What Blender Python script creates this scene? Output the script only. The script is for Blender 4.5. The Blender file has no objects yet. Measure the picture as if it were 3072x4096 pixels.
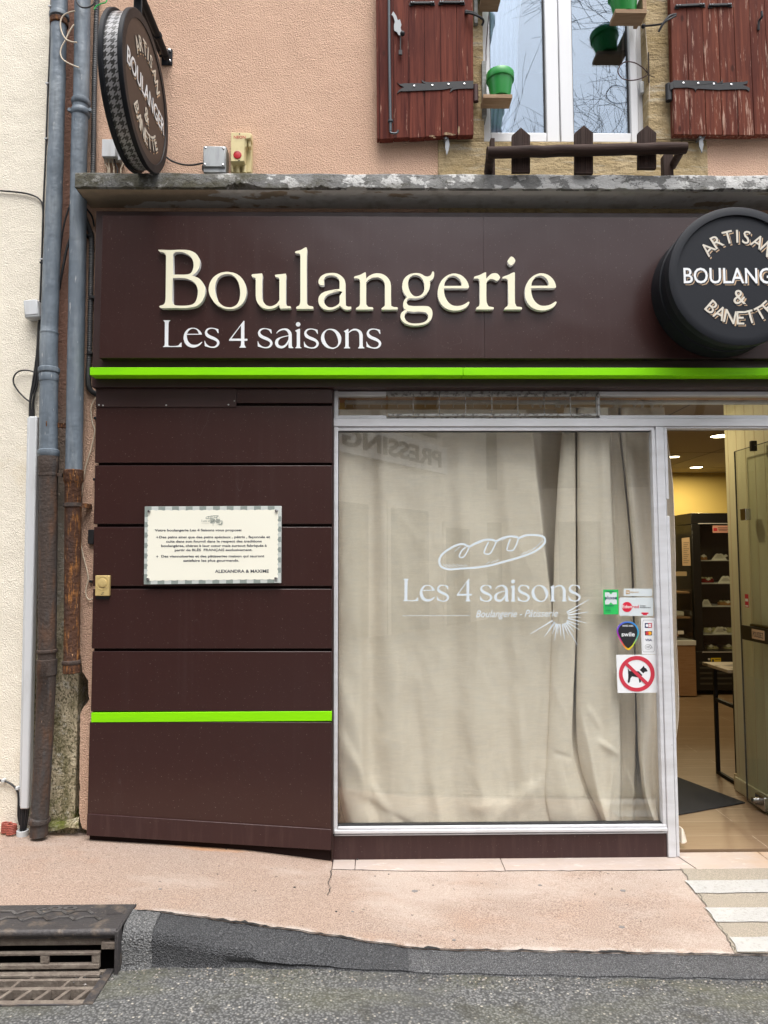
import bpy, math, random
from mathutils import Vector, Matrix
from math import sin, cos, pi, radians, atan2, sqrt

scene = bpy.context.scene
COL = scene.collection
random.seed(11)

# ------------------------------------------------------------------ camera
FOC = 2840.0                      # focal length in photo pixels (frame 3072 x 4096)
CAM = Vector((0.0, -3.57, 1.48))
_p, _y, _r = radians(3.9), radians(0.76), radians(0.17)
FWD = Vector((sin(_y) * cos(_p), cos(_y) * cos(_p), sin(_p)))
_r0 = Vector((cos(_y), -sin(_y), 0.0))
_u0 = _r0.cross(FWD)
RGT = _r0 * cos(_r) - _u0 * sin(_r)
UPV = _u0 * cos(_r) + _r0 * sin(_r)
cd = bpy.data.cameras.new("camera")
cd.sensor_fit = 'VERTICAL'
cd.sensor_height = 36.0
cd.lens = 36.0 * FOC / 4096.0
cd.clip_start = 0.05
cd.clip_end = 2000.0
cam = bpy.data.objects.new("camera", cd)
COL.objects.link(cam)
cam.matrix_world = Matrix(((RGT.x, UPV.x, -FWD.x, CAM.x), (RGT.y, UPV.y, -FWD.y, CAM.y),
                           (RGT.z, UPV.z, -FWD.z, CAM.z), (0, 0, 0, 1)))
scene.camera = cam

# ------------------------------------------------------------------ daylight (bright overcast)
SUN_EL, SUN_AZ = radians(68), radians(165)
world = bpy.data.worlds.new("World")
scene.world = world
world.use_nodes = True
wn = world.node_tree
bg = wn.nodes["Background"]
sky = wn.nodes.new("ShaderNodeTexSky")
sky.sky_type = 'NISHITA'
sky.sun_disc = False
sky.sun_elevation = SUN_EL
sky.sun_rotation = SUN_AZ
sky.altitude = 100
sky.air_density = 1.0
sky.dust_density = 4.0
sky.ozone_density = 1.0
hs = wn.nodes.new("ShaderNodeHueSaturation")
hs.inputs["Saturation"].default_value = 0.28
wn.links.new(sky.outputs[0], hs.inputs["Color"])
wn.links.new(hs.outputs[0], bg.inputs["Color"])
bg.inputs["Strength"].default_value = 0.15
sd = bpy.data.lights.new("sun", 'SUN')
sd.energy = 1.3
sd.angle = radians(42)
sd.color = (1.0, 0.965, 0.92)
sun = bpy.data.objects.new("sun", sd)
COL.objects.link(sun)
_sd = Vector((sin(SUN_AZ) * cos(SUN_EL), cos(SUN_AZ) * cos(SUN_EL), sin(SUN_EL)))
sun.rotation_euler = _sd.to_track_quat('Z', 'Y').to_euler()
vs = scene.view_settings
vs.view_transform = 'Standard'
vs.look = 'None'
vs.exposure = 1.25
vs.gamma = 1.0
vs.use_curve_mapping = False
scene.cycles.max_bounces = 8
scene.cycles.transparent_max_bounces = 12
scene.cycles.use_denoising = True

# ------------------------------------------------------------------ pixel -> place helpers
def ray(px, py):
    return FWD + RGT * ((px - 1536.0) / FOC) + UPV * ((2048.0 - py) / FOC)
def W(px, py, Y=0.0):
    d = ray(px, py)
    return CAM + d * ((Y - CAM.y) / d.y)
def WZ(px, py, Z=0.0):
    d = ray(px, py)
    return CAM + d * ((Z - CAM.z) / d.z)
def WX(px, py, X=0.0):
    d = ray(px, py)
    return CAM + d * ((X - CAM.x) / d.x)
def zmap(ox, oy, s):
    return lambda x, y: (ox + x / s, oy + y / s)

# ------------------------------------------------------------------ mesh builder
class MB:
    def __init__(self):
        self.v, self.f, self.m = [], [], []
    def add(self, vs_, fs_, m=0):
        o = len(self.v)
        self.v += [Vector(p) for p in vs_]
        self.f += [tuple(i + o for i in f) for f in fs_]
        self.m += [m] * len(fs_)
        return self
    def box(self, x0, x1, y0, y1, z0, z1, m=0):
        if x0 > x1: x0, x1 = x1, x0
        if y0 > y1: y0, y1 = y1, y0
        if z0 > z1: z0, z1 = z1, z0
        vs_ = [(x0,y0,z0),(x1,y0,z0),(x1,y1,z0),(x0,y1,z0),(x0,y0,z1),(x1,y0,z1),(x1,y1,z1),(x0,y1,z1)]
        return self.add(vs_, [(0,3,2,1),(4,5,6,7),(0,1,5,4),(1,2,6,5),(2,3,7,6),(3,0,4,7)], m)
    def pbox(self, px0, py0, px1, py1, Y, t, m=0):
        """box whose front face at y=Y covers the given photo rectangle; t = thickness into the wall"""
        my, mx = (py0 + py1) / 2, (px0 + px1) / 2
        return self.box(W(px0, my, Y).x, W(px1, my, Y).x, Y, Y + t, W(mx, py1, Y).z, W(mx, py0, Y).z, m)
    def prism(self, pts, off, m=0):
        """convex/simple polygon front points + offset vector"""
        n = len(pts)
        off = Vector(off)
        a = [Vector(p) for p in pts]
        nrm = Vector((0, 0, 0))
        for i in range(n):
            nrm += (a[i] - a[0]).cross(a[(i + 1) % n] - a[0])
        if nrm.dot(off) > 0:
            a.reverse()
        vs_ = a + [p + off for p in a]
        fs_ = [tuple(range(n)), tuple(range(2 * n - 1, n - 1, -1))]
        fs_ += [(i, i + n, (i + 1) % n + n, (i + 1) % n) for i in range(n)]
        return self.add(vs_, fs_, m)
    def pprism(self, pxs, Y, t, m=0):
        return self.prism([W(x, y, Y) for x, y in pxs], (0, t, 0), m)
    def tube(self, path, r, n=10, m=0, caps=True):
        P = [Vector(p) for p in path]
        R = r if isinstance(r, (list, tuple)) else [r] * len(P)
        vs_, fs_ = [], []
        up = Vector((0.31, 0.87, 0.38)).normalized()
        for i, p in enumerate(P):
            t = (P[min(i + 1, len(P) - 1)] - P[max(i - 1, 0)]).normalized()
            if abs(t.dot(up)) > 0.97: up = Vector((0.9, 0.1, 0.4)).normalized()
            a = (up - t * up.dot(t)).normalized()
            up = a
            b = t.cross(a)
            for k in range(n):
                an = 2 * pi * k / n
                vs_.append(p + (a * cos(an) + b * sin(an)) * R[i])
        for i in range(len(P) - 1):
            for k in range(n):
                k2 = (k + 1) % n
                fs_.append((i*n + k, i*n + k2, (i+1)*n + k2, (i+1)*n + k))
        if caps:
            fs_.append(tuple(range(n - 1, -1, -1)))
            L = (len(P) - 1) * n
            fs_.append(tuple(L + k for k in range(n)))
        return self.add(vs_, fs_, m)
    def lathe(self, c, axis, prof, n=48, m=0, caps=True):
        """prof: list of (along axis, radius)"""
        c, ax = Vector(c), Vector(axis).normalized()
        a = ax.orthogonal().normalized()
        b = ax.cross(a)
        vs_, fs_ = [], []
        for h, r in prof:
            for k in range(n):
                an = 2 * pi * k / n
                vs_.append(c + ax * h + (a * cos(an) + b * sin(an)) * r)
        for i in range(len(prof) - 1):
            for k in range(n):
                k2 = (k + 1) % n
                fs_.append((i*n + k, i*n + k2, (i+1)*n + k2, (i+1)*n + k))
        if caps:
            fs_.append(tuple(range(n - 1, -1, -1)))
            L = (len(prof) - 1) * n
            fs_.append(tuple(L + k for k in range(n)))
        return self.add(vs_, fs_, m)
    def ball(self, c, r, n=10, m=0, sz=(1, 1, 1)):
        c = Vector(c)
        vs_, fs_ = [], []
        rows = n // 2
        for i in range(rows + 1):
            th = pi * i / rows
            for k in range(n):
                an = 2 * pi * k / n
                vs_.append(c + Vector((sin(th)*cos(an)*sz[0], sin(th)*sin(an)*sz[1], cos(th)*sz[2])) * r)
        for i in range(rows):
            for k in range(n):
                k2 = (k + 1) % n
                fs_.append((i*n + k, (i+1)*n + k, (i+1)*n + k2, i*n + k2))
        return self.add(vs_, fs_, m)
    def grid(self, rows, m=0):
        """rows: list of equally long lists of points"""
        n = len(rows[0])
        vs_ = [p for r in rows for p in r]
        fs_ = []
        for i in range(len(rows) - 1):
            for k in range(n - 1):
                fs_.append((i*n + k, i*n + k + 1, (i+1)*n + k + 1, (i+1)*n + k))
        return self.add(vs_, fs_, m)

ORG = {}
def build(name, mb, mats, parent=None, bevel=0.0, base=None, smooth=True, seg=2, sub=0, angle=38):
    if parent is not None:
        org = ORG[parent]
    elif base is not None:
        org = Vector(base)
    else:
        org = Vector((0, 0, 0))
    me = bpy.data.meshes.new(name)
    me.from_pydata([p - org for p in mb.v], [], mb.f)
    mats = mats if isinstance(mats, (list, tuple)) else [mats]
    for mt in mats:
        me.materials.append(mt)
    if len(mats) > 1:
        me.polygons.foreach_set("material_index", mb.m)
    if smooth and len(me.polygons):
        me.polygons.foreach_set("use_smooth", [True] * len(me.polygons))
        me.set_sharp_from_angle(angle=radians(angle))
    me.update()
    o = bpy.data.objects.new(name, me)
    COL.objects.link(o)
    if parent is not None:
        o.parent = parent
    else:
        o.location = org
    ORG[o] = org
    if bevel:
        b = o.modifiers.new("edge", 'BEVEL')
        b.width = bevel
        b.segments = seg
        b.limit_method = 'ANGLE'
        b.angle_limit = radians(40)
        b.harden_normals = False
    if sub:
        s = o.modifiers.new("soft", 'SUBSURF')
        s.levels = sub
        s.render_levels = sub
    return o
def thing(name, label, cat, base=(0, 0, 0), group=None):
    o = bpy.data.objects.new(name, None)
    COL.objects.link(o)
    o.empty_display_size = 0.1
    o.location = base
    ORG[o] = Vector(base)
    tag(o, label, cat, group)
    return o
def tag(o, label, cat, group=None):
    o["label"] = label
    o["category"] = cat
    if group: o["group"] = group
    return o
def struct(o, kind="structure"):
    o["kind"] = kind
    return o

# ------------------------------------------------------------------ curves, outlines, lettering
def crom(pts, k=6, closed=False):
    """Catmull-Rom through 2-D or 3-D points"""
    P = [Vector(p) for p in pts]
    n = len(P)
    out = []
    for i in range(n if closed else n - 1):
        p0 = P[(i - 1) % n] if (closed or i > 0) else P[0] * 2 - P[1]
        p1, p2 = P[i], P[(i + 1) % n]
        p3 = P[(i + 2) % n] if (closed or i + 2 < n) else P[-1] * 2 - P[-2]
        for j in range(k):
            t = j / k
            out.append(0.5 * ((2*p1) + (p2 - p0)*t + (2*p0 - 5*p1 + 4*p2 - p3)*t*t + (3*p1 - p0 - 3*p2 + p3)*t*t*t))
    if not closed: out.append(P[-1])
    return out
def outline(s, fn=lambda x, y: (x, y), k=5):
    """'x,y x,y! ...' closed contour; ! marks a corner, the rest is smooth"""
    pts, cor = [], []
    for w in s.split():
        c = w.endswith('!')
        a, b = w.rstrip('!').split(',')
        pts.append(Vector(fn(float(a), float(b))))
        cor.append(c)
    n = len(pts)
    ci = [i for i in range(n) if cor[i]]
    if not ci:
        return [tuple(p) for p in crom(pts, k, True)]
    out = []
    for q, i in enumerate(ci):
        j = ci[(q + 1) % len(ci)]
        seg = [pts[i]]
        a = i
        while True:
            a = (a + 1) % n
            seg.append(pts[a])
            if a == j: break
        if len(seg) == 2:
            out.append(seg[0])
        else:
            out += crom(seg, k)[:-1]
    return [tuple(p) for p in out]
def area2(c):
    return sum(c[i][0]*c[(i+1) % len(c)][1] - c[(i+1) % len(c)][0]*c[i][1] for i in range(len(c))) / 2
def fill2d(contours, depth=0.0, bev=0.0):
    """filled planar shape with holes -> (verts, faces); extruded symmetrically by depth/2"""
    cu = bpy.data.curves.new("tmp", 'CURVE')
    cu.dimensions = '2D'
    cu.fill_mode = 'BOTH' if depth > 0 else 'FRONT'
    cu.extrude = depth / 2
    if bev:
        cu.bevel_depth = bev
        cu.bevel_resolution = 1
        cu.offset = -bev
        cu.extrude = max(depth / 2 - bev, 0)
    for c in contours:
        sp = cu.splines.new('POLY')
        sp.points.add(len(c) - 1)
        for p, q in zip(sp.points, c):
            p.co = (q[0], q[1], 0, 1)
        sp.use_cyclic_u = True
    ob = bpy.data.objects.new("tmp", cu)
    me = ob.to_mesh()
    vs_ = [v.co.copy() for v in me.vertices]
    fs_ = [tuple(p.vertices) for p in me.polygons]
    ob.to_mesh_clear()
    bpy.data.objects.remove(ob)
    bpy.data.curves.remove(cu)
    return vs_, fs_
_tc = {}
def text2d(s, bold=0.0, shear=0.0):
    key = (s, bold, shear)
    if key in _tc: return _tc[key]
    cu = bpy.data.curves.new("tmp", 'FONT')
    cu.body = s
    cu.size = 1.0
    cu.offset = bold
    cu.shear = shear
    cu.resolution_u = 3
    cu.fill_mode = 'FRONT'
    ob = bpy.data.objects.new("tmp", cu)
    me = ob.to_mesh()
    vs_ = [v.co.copy() for v in me.vertices]
    fs_ = [tuple(p.vertices) for p in me.polygons]
    ob.to_mesh_clear()
    bpy.data.objects.remove(ob)
    bpy.data.curves.remove(cu)
    _tc[key] = (vs_, fs_)
    return vs_, fs_
def thick(vs_, fs_, fn, t):
    """planar mesh (verts 2-D) mapped by fn(x,y,d) into space with thickness t (d=0 front, d=t back); front faces outward"""
    n = len(vs_)
    V = [fn(p[0], p[1], 0.0) for p in vs_] + [fn(p[0], p[1], t) for p in vs_]
    E = {}
    for f in fs_:
        for i in range(len(f)):
            e = (f[i], f[(i + 1) % len(f)])
            E[e] = E.get(e, 0) + 1
    F = [tuple(f) for f in fs_] + [tuple(i + n for i in reversed(f)) for f in fs_]
    for (a, b) in E:
        if (b, a) not in E:
            F.append((a, a + n, b + n, b))
    return V, F
def shape_px(mb, contours, Y, t, m=0):
    """photo-pixel outlines standing on the plane y=Y, thickness t behind it"""
    w = [[(lambda q: (q.x, q.z))(W(x, y, Y)) for x, y in c] for c in contours]
    vs_, fs_ = fill2d(w)
    V, F = thick(vs_, fs_, lambda x, z, d: (x, Y + d, z), t)
    # orient
    return mb.add(V, F, m)
def text_px(mb, s, x0, x1, ybase, Y, t=0.0006, cap=None, bold=0.0, shear=0.0, y1=None, m=0):
    """text set on plane y=Y from photo x0 to x1, baseline ybase (y1 at the far end), cap height in px"""
    vs_, fs_ = text2d(s, bold, shear)
    if not vs_: return
    xa, xb = min(v.x for v in vs_), max(v.x for v in vs_)
    sx = (x1 - x0) / (xb - xa)
    sy = (cap / 0.73) if cap else sx
    dy = 0 if y1 is None else (y1 - ybase)
    def fn(x, y, d):
        u = (x - xa) / (xb - xa)
        p = W(x0 + (x - xa) * sx, ybase + dy * u - y * sy, Y)
        return (p.x, Y + d, p.z)
    V, F = thick(vs_, fs_, fn, t)
    mb.add(V, F, m)
def stroke_px(mb, pts, wpx, Y, t=0.0006, m=0, closed=False):
    """line of width wpx (photo px) drawn on plane y=Y; each segment butted into one ribbon"""
    P = [Vector(p) for p in pts]
    if closed: P = P + [P[0]]
    L, R = [], []
    for i in range(len(P)):
        a = P[i - 1] if i > 0 else (P[-2] if closed else P[0])
        b = P[i + 1] if i < len(P) - 1 else (P[1] if closed else P[-1])
        d = (b - a)
        if d.length < 1e-9: d = Vector((1, 0))
        d.normalize()
        n = Vector((-d.y, d.x))
        w = wpx[i] if isinstance(wpx, (list, tuple)) else wpx
        L.append(P[i] + n * w / 2)
        R.append(P[i] - n * w / 2)
    n = len(P)
    V = []
    for d in (0, t):
        for q in L + R:
            p = W(q.x, q.y, Y)
            V.append((p.x, Y + d, p.z))
    F = []
    for i in range(n - 1):
        F.append((i, n + i, n + i + 1, i + 1))
        F.append((2*n + i, 2*n + i + 1, 3*n + i + 1, 3*n + i))
        F.append((i, i + 1, 2*n + i + 1, 2*n + i))
        F.append((n + i, 3*n + i, 3*n + i + 1, n + i + 1))
    mb.add(V, F, m)
def circle(cx, cy, r, n=40, ry=None):
    return [(cx + r * cos(2*pi*i/n), cy + (ry or r) * sin(2*pi*i/n)) for i in range(n)]
def rrect(x0, y0, x1, y1, r, n=5):
    out = []
    for cx, cy, a0 in ((x1 - r, y0 + r, -90), (x1 - r, y1 - r, 0), (x0 + r, y1 - r, 90), (x0 + r, y0 + r, 180)):
        for i in range(n + 1):
            a = radians(a0 + 90 * i / n)
            out.append((cx + r * cos(a), cy + r * sin(a)))
    return out
def cable(mb, pxs, Y, r, k=8, n=8, m=0):
    """cable along photo points; Y a number or one per point"""
    P = []
    for i, q in enumerate(pxs):
        yy = q[2] if len(q) > 2 else Y
        P.append(W(q[0], q[1], yy))
    mb.tube(crom(P, k), r, n, m)
# ------------------------------------------------------------------ materials (all procedural)
def srgb(r, g, b):
    f = lambda c: (c/255/12.92) if c/255 <= 0.04045 else ((c/255 + 0.055)/1.055)**2.4
    return (f(r), f(g), f(b))
class NT:
    def __init__(self, name):
        self.mat = bpy.data.materials.new(name)
        self.mat.use_nodes = True
        self.nt = self.mat.node_tree
        self.b = self.nt.nodes["Principled BSDF"]
        self.out = self.nt.nodes["Material Output"]
        self._pos = None
    def n(self, t, **kw):
        x = self.nt.nodes.new(t)
        for k, v in kw.items(): setattr(x, k, v)
        return x
    def l(self, a, b):
        self.nt.links.new(a, b)
    def pos(self):
        if self._pos is None:
            self._pos = self.n("ShaderNodeNewGeometry").outputs["Position"]
        return self._pos
    def val(self, sock, v):
        if hasattr(v, "is_linked") or isinstance(v, bpy.types.NodeSocket): self.l(v, sock)
        else: sock.default_value = v
    def math(self, op, a, b=0.0, c=0.0, clamp=False):
        x = self.n("ShaderNodeMath", operation=op, use_clamp=clamp)
        self.val(x.inputs[0], a); self.val(x.inputs[1], b); self.val(x.inputs[2], c)
        return x.outputs[0]
    def sep(self, v=None):
        s = self.n("ShaderNodeSeparateXYZ")
        self.l(v or self.pos(), s.inputs[0])
        return s.outputs
    def scaled(self, sc):
        if not isinstance(sc, (tuple, list)): return self.pos(), sc
        mp = self.n("ShaderNodeMapping")
        mp.inputs["Scale"].default_value = sc
        self.l(self.pos(), mp.inputs["Vector"])
        return mp.outputs[0], 1.0
    def noise(self, sc, detail=3.0, rough=0.55, dist=0.0):
        v, s = self.scaled(sc)
        x = self.n("ShaderNodeTexNoise")
        x.inputs["Scale"].default_value = s
        x.inputs["Detail"].default_value = detail
        x.inputs["Roughness"].default_value = rough
        x.inputs["Distortion"].default_value = dist
        self.l(v, x.inputs["Vector"])
        return x.outputs[0]
    def voro(self, sc, feature='F1', rnd=1.0, out="Distance"):
        v, s = self.scaled(sc)
        x = self.n("ShaderNodeTexVoronoi", feature=feature)
        x.inputs["Scale"].default_value = s
        x.inputs["Randomness"].default_value = rnd
        self.l(v, x.inputs["Vector"])
        return x.outputs[out]
    def ramp(self, v, lo, hi, a=0.0, b=1.0, smooth=False):
        x = self.n("ShaderNodeMapRange", clamp=True)
        x.interpolation_type = 'SMOOTHSTEP' if smooth else 'LINEAR'
        self.l(v, x.inputs[0])
        x.inputs[1].default_value = lo; x.inputs[2].default_value = hi
        x.inputs[3].default_value = a; x.inputs[4].default_value = b
        return x.outputs[0]
    def mix(self, fac, a, b):
        x = self.n("ShaderNodeMix", data_type='RGBA')
        self.val(x.inputs[0], fac)
        for s, v in ((x.inputs[6], a), (x.inputs[7], b)):
            if isinstance(v, bpy.types.NodeSocket): self.l(v, s)
            else: s.default_value = (v[0], v[1], v[2], 1)
        return x.outputs[2]
    def color(self, v):
        s = self.b.inputs["Base Color"]
        if isinstance(v, bpy.types.NodeSocket): self.l(v, s)
        else: s.default_value = (v[0], v[1], v[2], 1)
    def bump(self, h, dist=0.005, strength=1.0, prev=None):
        x = self.n("ShaderNodeBump")
        x.inputs["Strength"].default_value = strength
        x.inputs["Distance"].default_value = dist
        self.l(h, x.inputs["Height"])
        if prev is not None: self.l(prev, x.inputs["Normal"])
        self.l(x.outputs[0], self.b.inputs["Normal"])
        return x.outputs[0]
def mk(name, col, rough=0.6, metal=0.0, spec=0.5, layers=(), bumps=(), coat=0.0, rvar=0.0):
    """layers: dicts col, scale, lo, hi, detail, fac, z=(z0,z1), x=(x0,x1); bumps: (kind, scale, dist, detail)"""
    t = NT(name)
    c = col
    for L in layers:
        m = t.ramp(t.noise(L.get('scale', 5), L.get('detail', 4), L.get('rough', 0.6), L.get('dist', 0)), L['lo'], L['hi'])
        if 'fac' in L: m = t.math('MULTIPLY', m, L['fac'])
        s = t.sep() if ('z' in L or 'x' in L) else None
        if 'z' in L: m = t.math('MULTIPLY', m, t.ramp(s[2], L['z'][0], L['z'][1], smooth=True))
        if 'x' in L: m = t.math('MULTIPLY', m, t.ramp(s[0], L['x'][0], L['x'][1], smooth=True))
        c = t.mix(m, c, L['col'])
    t.color(c)
    t.b.inputs["Roughness"].default_value = rough
    if rvar:
        t.l(t.ramp(t.noise(9, 5), 0.3, 0.7, max(rough - rvar, 0.02), rough + rvar), t.b.inputs["Roughness"])
    t.b.inputs["Metallic"].default_value = metal
    t.b.inputs["Specular IOR Level"].default_value = spec
    t.b.inputs["Coat Weight"].default_value = coat
    p = None
    for kind, sc, dist, det in bumps:
        h = t.noise(sc, det) if kind == 'n' else t.voro(sc)
        p = t.bump(h, dist, 1.0, p)
    return t.mat
def glow(name, col, strength):
    t = NT(name)
    t.color((0.8, 0.8, 0.8))
    t.b.inputs["Emission Color"].default_value = (*col, 1)
    t.b.inputs["Emission Strength"].default_value = strength
    return t.mat
def glassmat(name, k=1.0, add=0.0, tint=(1, 1, 1), rough=0.0, refl=(1, 1, 1)):
    t = NT(name)
    t.nt.nodes.remove(t.b)
    ge = t.n("ShaderNodeNewGeometry")
    dt = t.n("ShaderNodeVectorMath", operation='DOT_PRODUCT')
    t.l(ge.outputs["Incoming"], dt.inputs[0]); t.l(ge.outputs["Normal"], dt.inputs[1])
    c1 = t.math('SUBTRACT', 1.0, t.math('ABSOLUTE', dt.outputs["Value"]), clamp=True)
    fr = t.math('MULTIPLY_ADD', t.math('POWER', c1, 5.0), 0.96, 0.04)      # Schlick, both sides alike
    f = t.math('MULTIPLY_ADD', fr, k, add, clamp=True)
    tr = t.n("ShaderNodeBsdfTransparent"); tr.inputs[0].default_value = (*tint, 1)
    gl = t.n("ShaderNodeBsdfGlossy"); gl.inputs["Roughness"].default_value = rough; gl.inputs[0].default_value = (*refl, 1)
    mx = t.n("ShaderNodeMixShader")
    t.l(f, mx.inputs[0]); t.l(tr.outputs[0], mx.inputs[1]); t.l(gl.outputs[0], mx.inputs[2])
    t.l(mx.outputs[0], t.out.inputs["Surface"])
    return t.mat
K = {}
def stucco(name, col, dark, scale, dist, stain=()):
    t = NT(name)
    c = t.mix(t.ramp(t.noise(2.2, 5), 0.35, 0.7, 0, 0.45), col, dark)
    c = t.mix(t.ramp(t.noise(scale * 1.15, 2), 0.42, 0.62, 0, 0.55), c, dark)
    for L in stain:
        m = t.ramp(t.noise(L['scale'], 5, 0.65), L['lo'], L['hi'])
        s = t.sep()
        if 'z' in L: m = t.math('MULTIPLY', m, t.ramp(s[2], L['z'][0], L['z'][1], smooth=True))
        if 'x' in L: m = t.math('MULTIPLY', m, t.ramp(s[0], L['x'][0], L['x'][1], smooth=True))
        c = t.mix(m, c, L['col'])
    t.color(c)
    t.b.inputs["Roughness"].default_value = 0.92
    t.b.inputs["Specular IOR Level"].default_value = 0.2
    h1 = t.noise(scale, 3, 0.6)
    h2 = t.voro(scale * 0.9)
    h = t.math('ADD', h1, t.math('MULTIPLY', h2, 0.5))
    p = t.bump(h, dist, 1.0)
    t.bump(t.noise(6, 4), 0.02, 0.5, p)
    return t.mat
K['pink'] = stucco("pink_stucco", (0.70, 0.475, 0.35), (0.52, 0.335, 0.24), 165, 0.009)
K['cream'] = stucco("cream_stucco", (0.84, 0.785, 0.67), (0.72, 0.665, 0.555), 165, 0.004,
    [dict(col=(0.50, 0.40, 0.26), scale=2.5, lo=0.45, hi=0.7, z=(1.0, 0.1)), dict(col=(0.6, 0.5, 0.33), scale=1.2, lo=0.58, hi=0.72)])
# old render between the two houses: pink stucco painted with the shade between the pipes above, bare grey, then mossy beige below
def mossy():
    t = NT("mossy_shaded_render")
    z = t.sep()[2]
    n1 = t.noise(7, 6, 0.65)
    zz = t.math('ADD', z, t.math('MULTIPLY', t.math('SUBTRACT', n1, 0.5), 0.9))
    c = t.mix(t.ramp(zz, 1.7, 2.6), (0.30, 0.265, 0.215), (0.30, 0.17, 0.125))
    c = t.mix(t.ramp(zz, 1.35, 0.95), c, (0.50, 0.43, 0.30))
    g = t.math('MULTIPLY', t.ramp(t.noise((16, 16, 6), 6, 0.7), 0.44, 0.60), t.ramp(z, 1.4, 1.0))
    c = t.mix(t.math('MULTIPLY', g, 0.75), c, (0.135, 0.125, 0.055))
    w = t.math('MULTIPLY', t.ramp(t.noise(20, 6, 0.7), 0.55, 0.62), t.ramp(zz, 1.9, 1.4))
    c = t.mix(t.math('MULTIPLY', w, 0.6), c, (0.55, 0.53, 0.47))
    sp = t.math('MULTIPLY', t.ramp(t.noise((130, 130, 90), 3), 0.50, 0.60), t.ramp(t.math('ADD', z, t.math('MULTIPLY', t.noise(6, 4), 0.8)), 1.75, 1.3))
    c = t.mix(t.math('MULTIPLY', sp, 0.8), c, (0.075, 0.072, 0.035))
    ms = t.ramp(t.math('ADD', t.ramp(z, 0.42, 0.12), t.math('MULTIPLY', t.math('SUBTRACT', t.noise(9, 5), 0.5), 2.4)), 0.45, 0.75)
    ms = t.math('MULTIPLY', ms, t.ramp(z, 0.16, 0.22))
    c = t.mix(ms, c, (0.10, 0.115, 0.018))
    t.color(c)
    t.b.inputs["Roughness"].default_value = 0.95
    t.b.inputs["Specular IOR Level"].default_value = 0.15
    t.bump(t.noise(70, 6, 0.65), 0.012, 1.0, t.bump(n1, 0.03, 0.6))
    return t.mat
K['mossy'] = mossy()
def stone():
    t = NT("sandstone")
    c = t.mix(t.ramp(t.noise((4, 4, 7), 5), 0.35, 0.65), (0.46, 0.36, 0.215), (0.36, 0.27, 0.14))
    c = t.mix(t.ramp(t.noise((3, 3, 22), 6, 0.7), 0.54, 0.66, 0, 0.7), c, (0.5, 0.47, 0.4))
    c = t.mix(t.ramp(t.noise(28, 5), 0.56, 0.7, 0, 0.7), c, (0.2, 0.15, 0.085))
    t.color(c)
    t.b.inputs["Roughness"].default_value = 0.95
    t.b.inputs["Specular IOR Level"].default_value = 0.15
    t.bump(t.noise(60, 6, 0.7), 0.014, 1.0, t.bump(t.noise((6, 6, 30), 3), 0.02, 0.7))
    return t.mat
K['stone'] = stone()
def canopy():
    t = NT("weathered_concrete")
    x = t.sep()[0]
    n = t.noise(14, 7, 0.62)
    c = t.mix(t.ramp(n, 0.35, 0.65), (0.23, 0.23, 0.225), (0.14, 0.14, 0.135))
    wt = t.math('ADD', t.noise((9, 9, 13), 8, 0.66), t.ramp(x, -1.5, 0.9, -0.12, 0.02))
    c = t.mix(t.ramp(wt, 0.485, 0.515), c, (0.47, 0.47, 0.46))
    m2 = t.math('ADD', t.noise((5, 5, 9), 6, 0.7), t.ramp(x, -1.3, 0.3, 0.10, -0.10))
    c = t.mix(t.ramp(m2, 0.46, 0.62, 0, 0.85), c, (0.075, 0.07, 0.045))
    # cracks: thin lines where a stretched noise passes its middle value
    cr = t.math('ABSOLUTE', t.math('SUBTRACT', t.noise((2.2, 2.2, 9), 4, 0.6, 0.4), 0.5))
    crm = t.ramp(cr, 0.0, 0.006, 1, 0)
    c = t.mix(crm, c, (0.05, 0.045, 0.04))
    t.color(c)
    t.b.inputs["Roughness"].default_value = 0.95
    t.b.inputs["Specular IOR Level"].default_value = 0.15
    t.bump(t.noise(80, 5, 0.7), 0.006, 1.0, t.bump(wt, 0.03, 0.6))
    return t.mat
K['canopy'] = canopy()
def soffit():
    t = NT("peeling_soffit_paint")
    x = t.sep()[0]
    a = t.math('ADD', t.noise((4, 9, 9), 6), t.ramp(x, -1.4, -0.2, 0.08, -0.14))
    c = t.mix(t.ramp(a, 0.47, 0.5), (0.58, 0.57, 0.54), (0.34, 0.27, 0.19))
    c = t.mix(t.ramp(t.noise(12, 6), 0.52, 0.75, 0, 0.6), c, (0.22, 0.19, 0.14))
    t.color(c)
    t.b.inputs["Roughness"].default_value = 0.8
    t.bump(t.noise(20, 5), 0.01, 0.7)
    return t.mat
K['soffit'] = soffit()
MAR = (0.032, 0.0108, 0.0092)
K['maroon'] = mk("maroon_satin_panel", MAR, 0.28, spec=0.52,
    layers=[dict(col=(0.034, 0.0155, 0.0145), scale=0.9, lo=0.35, hi=0.8, fac=0.6, detail=2), dict(col=(0.16, 0.13, 0.12), scale=150, lo=0.735, hi=0.76, fac=0.7, detail=1)],
    bumps=[('n', 2.5, 0.006, 2)])
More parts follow.
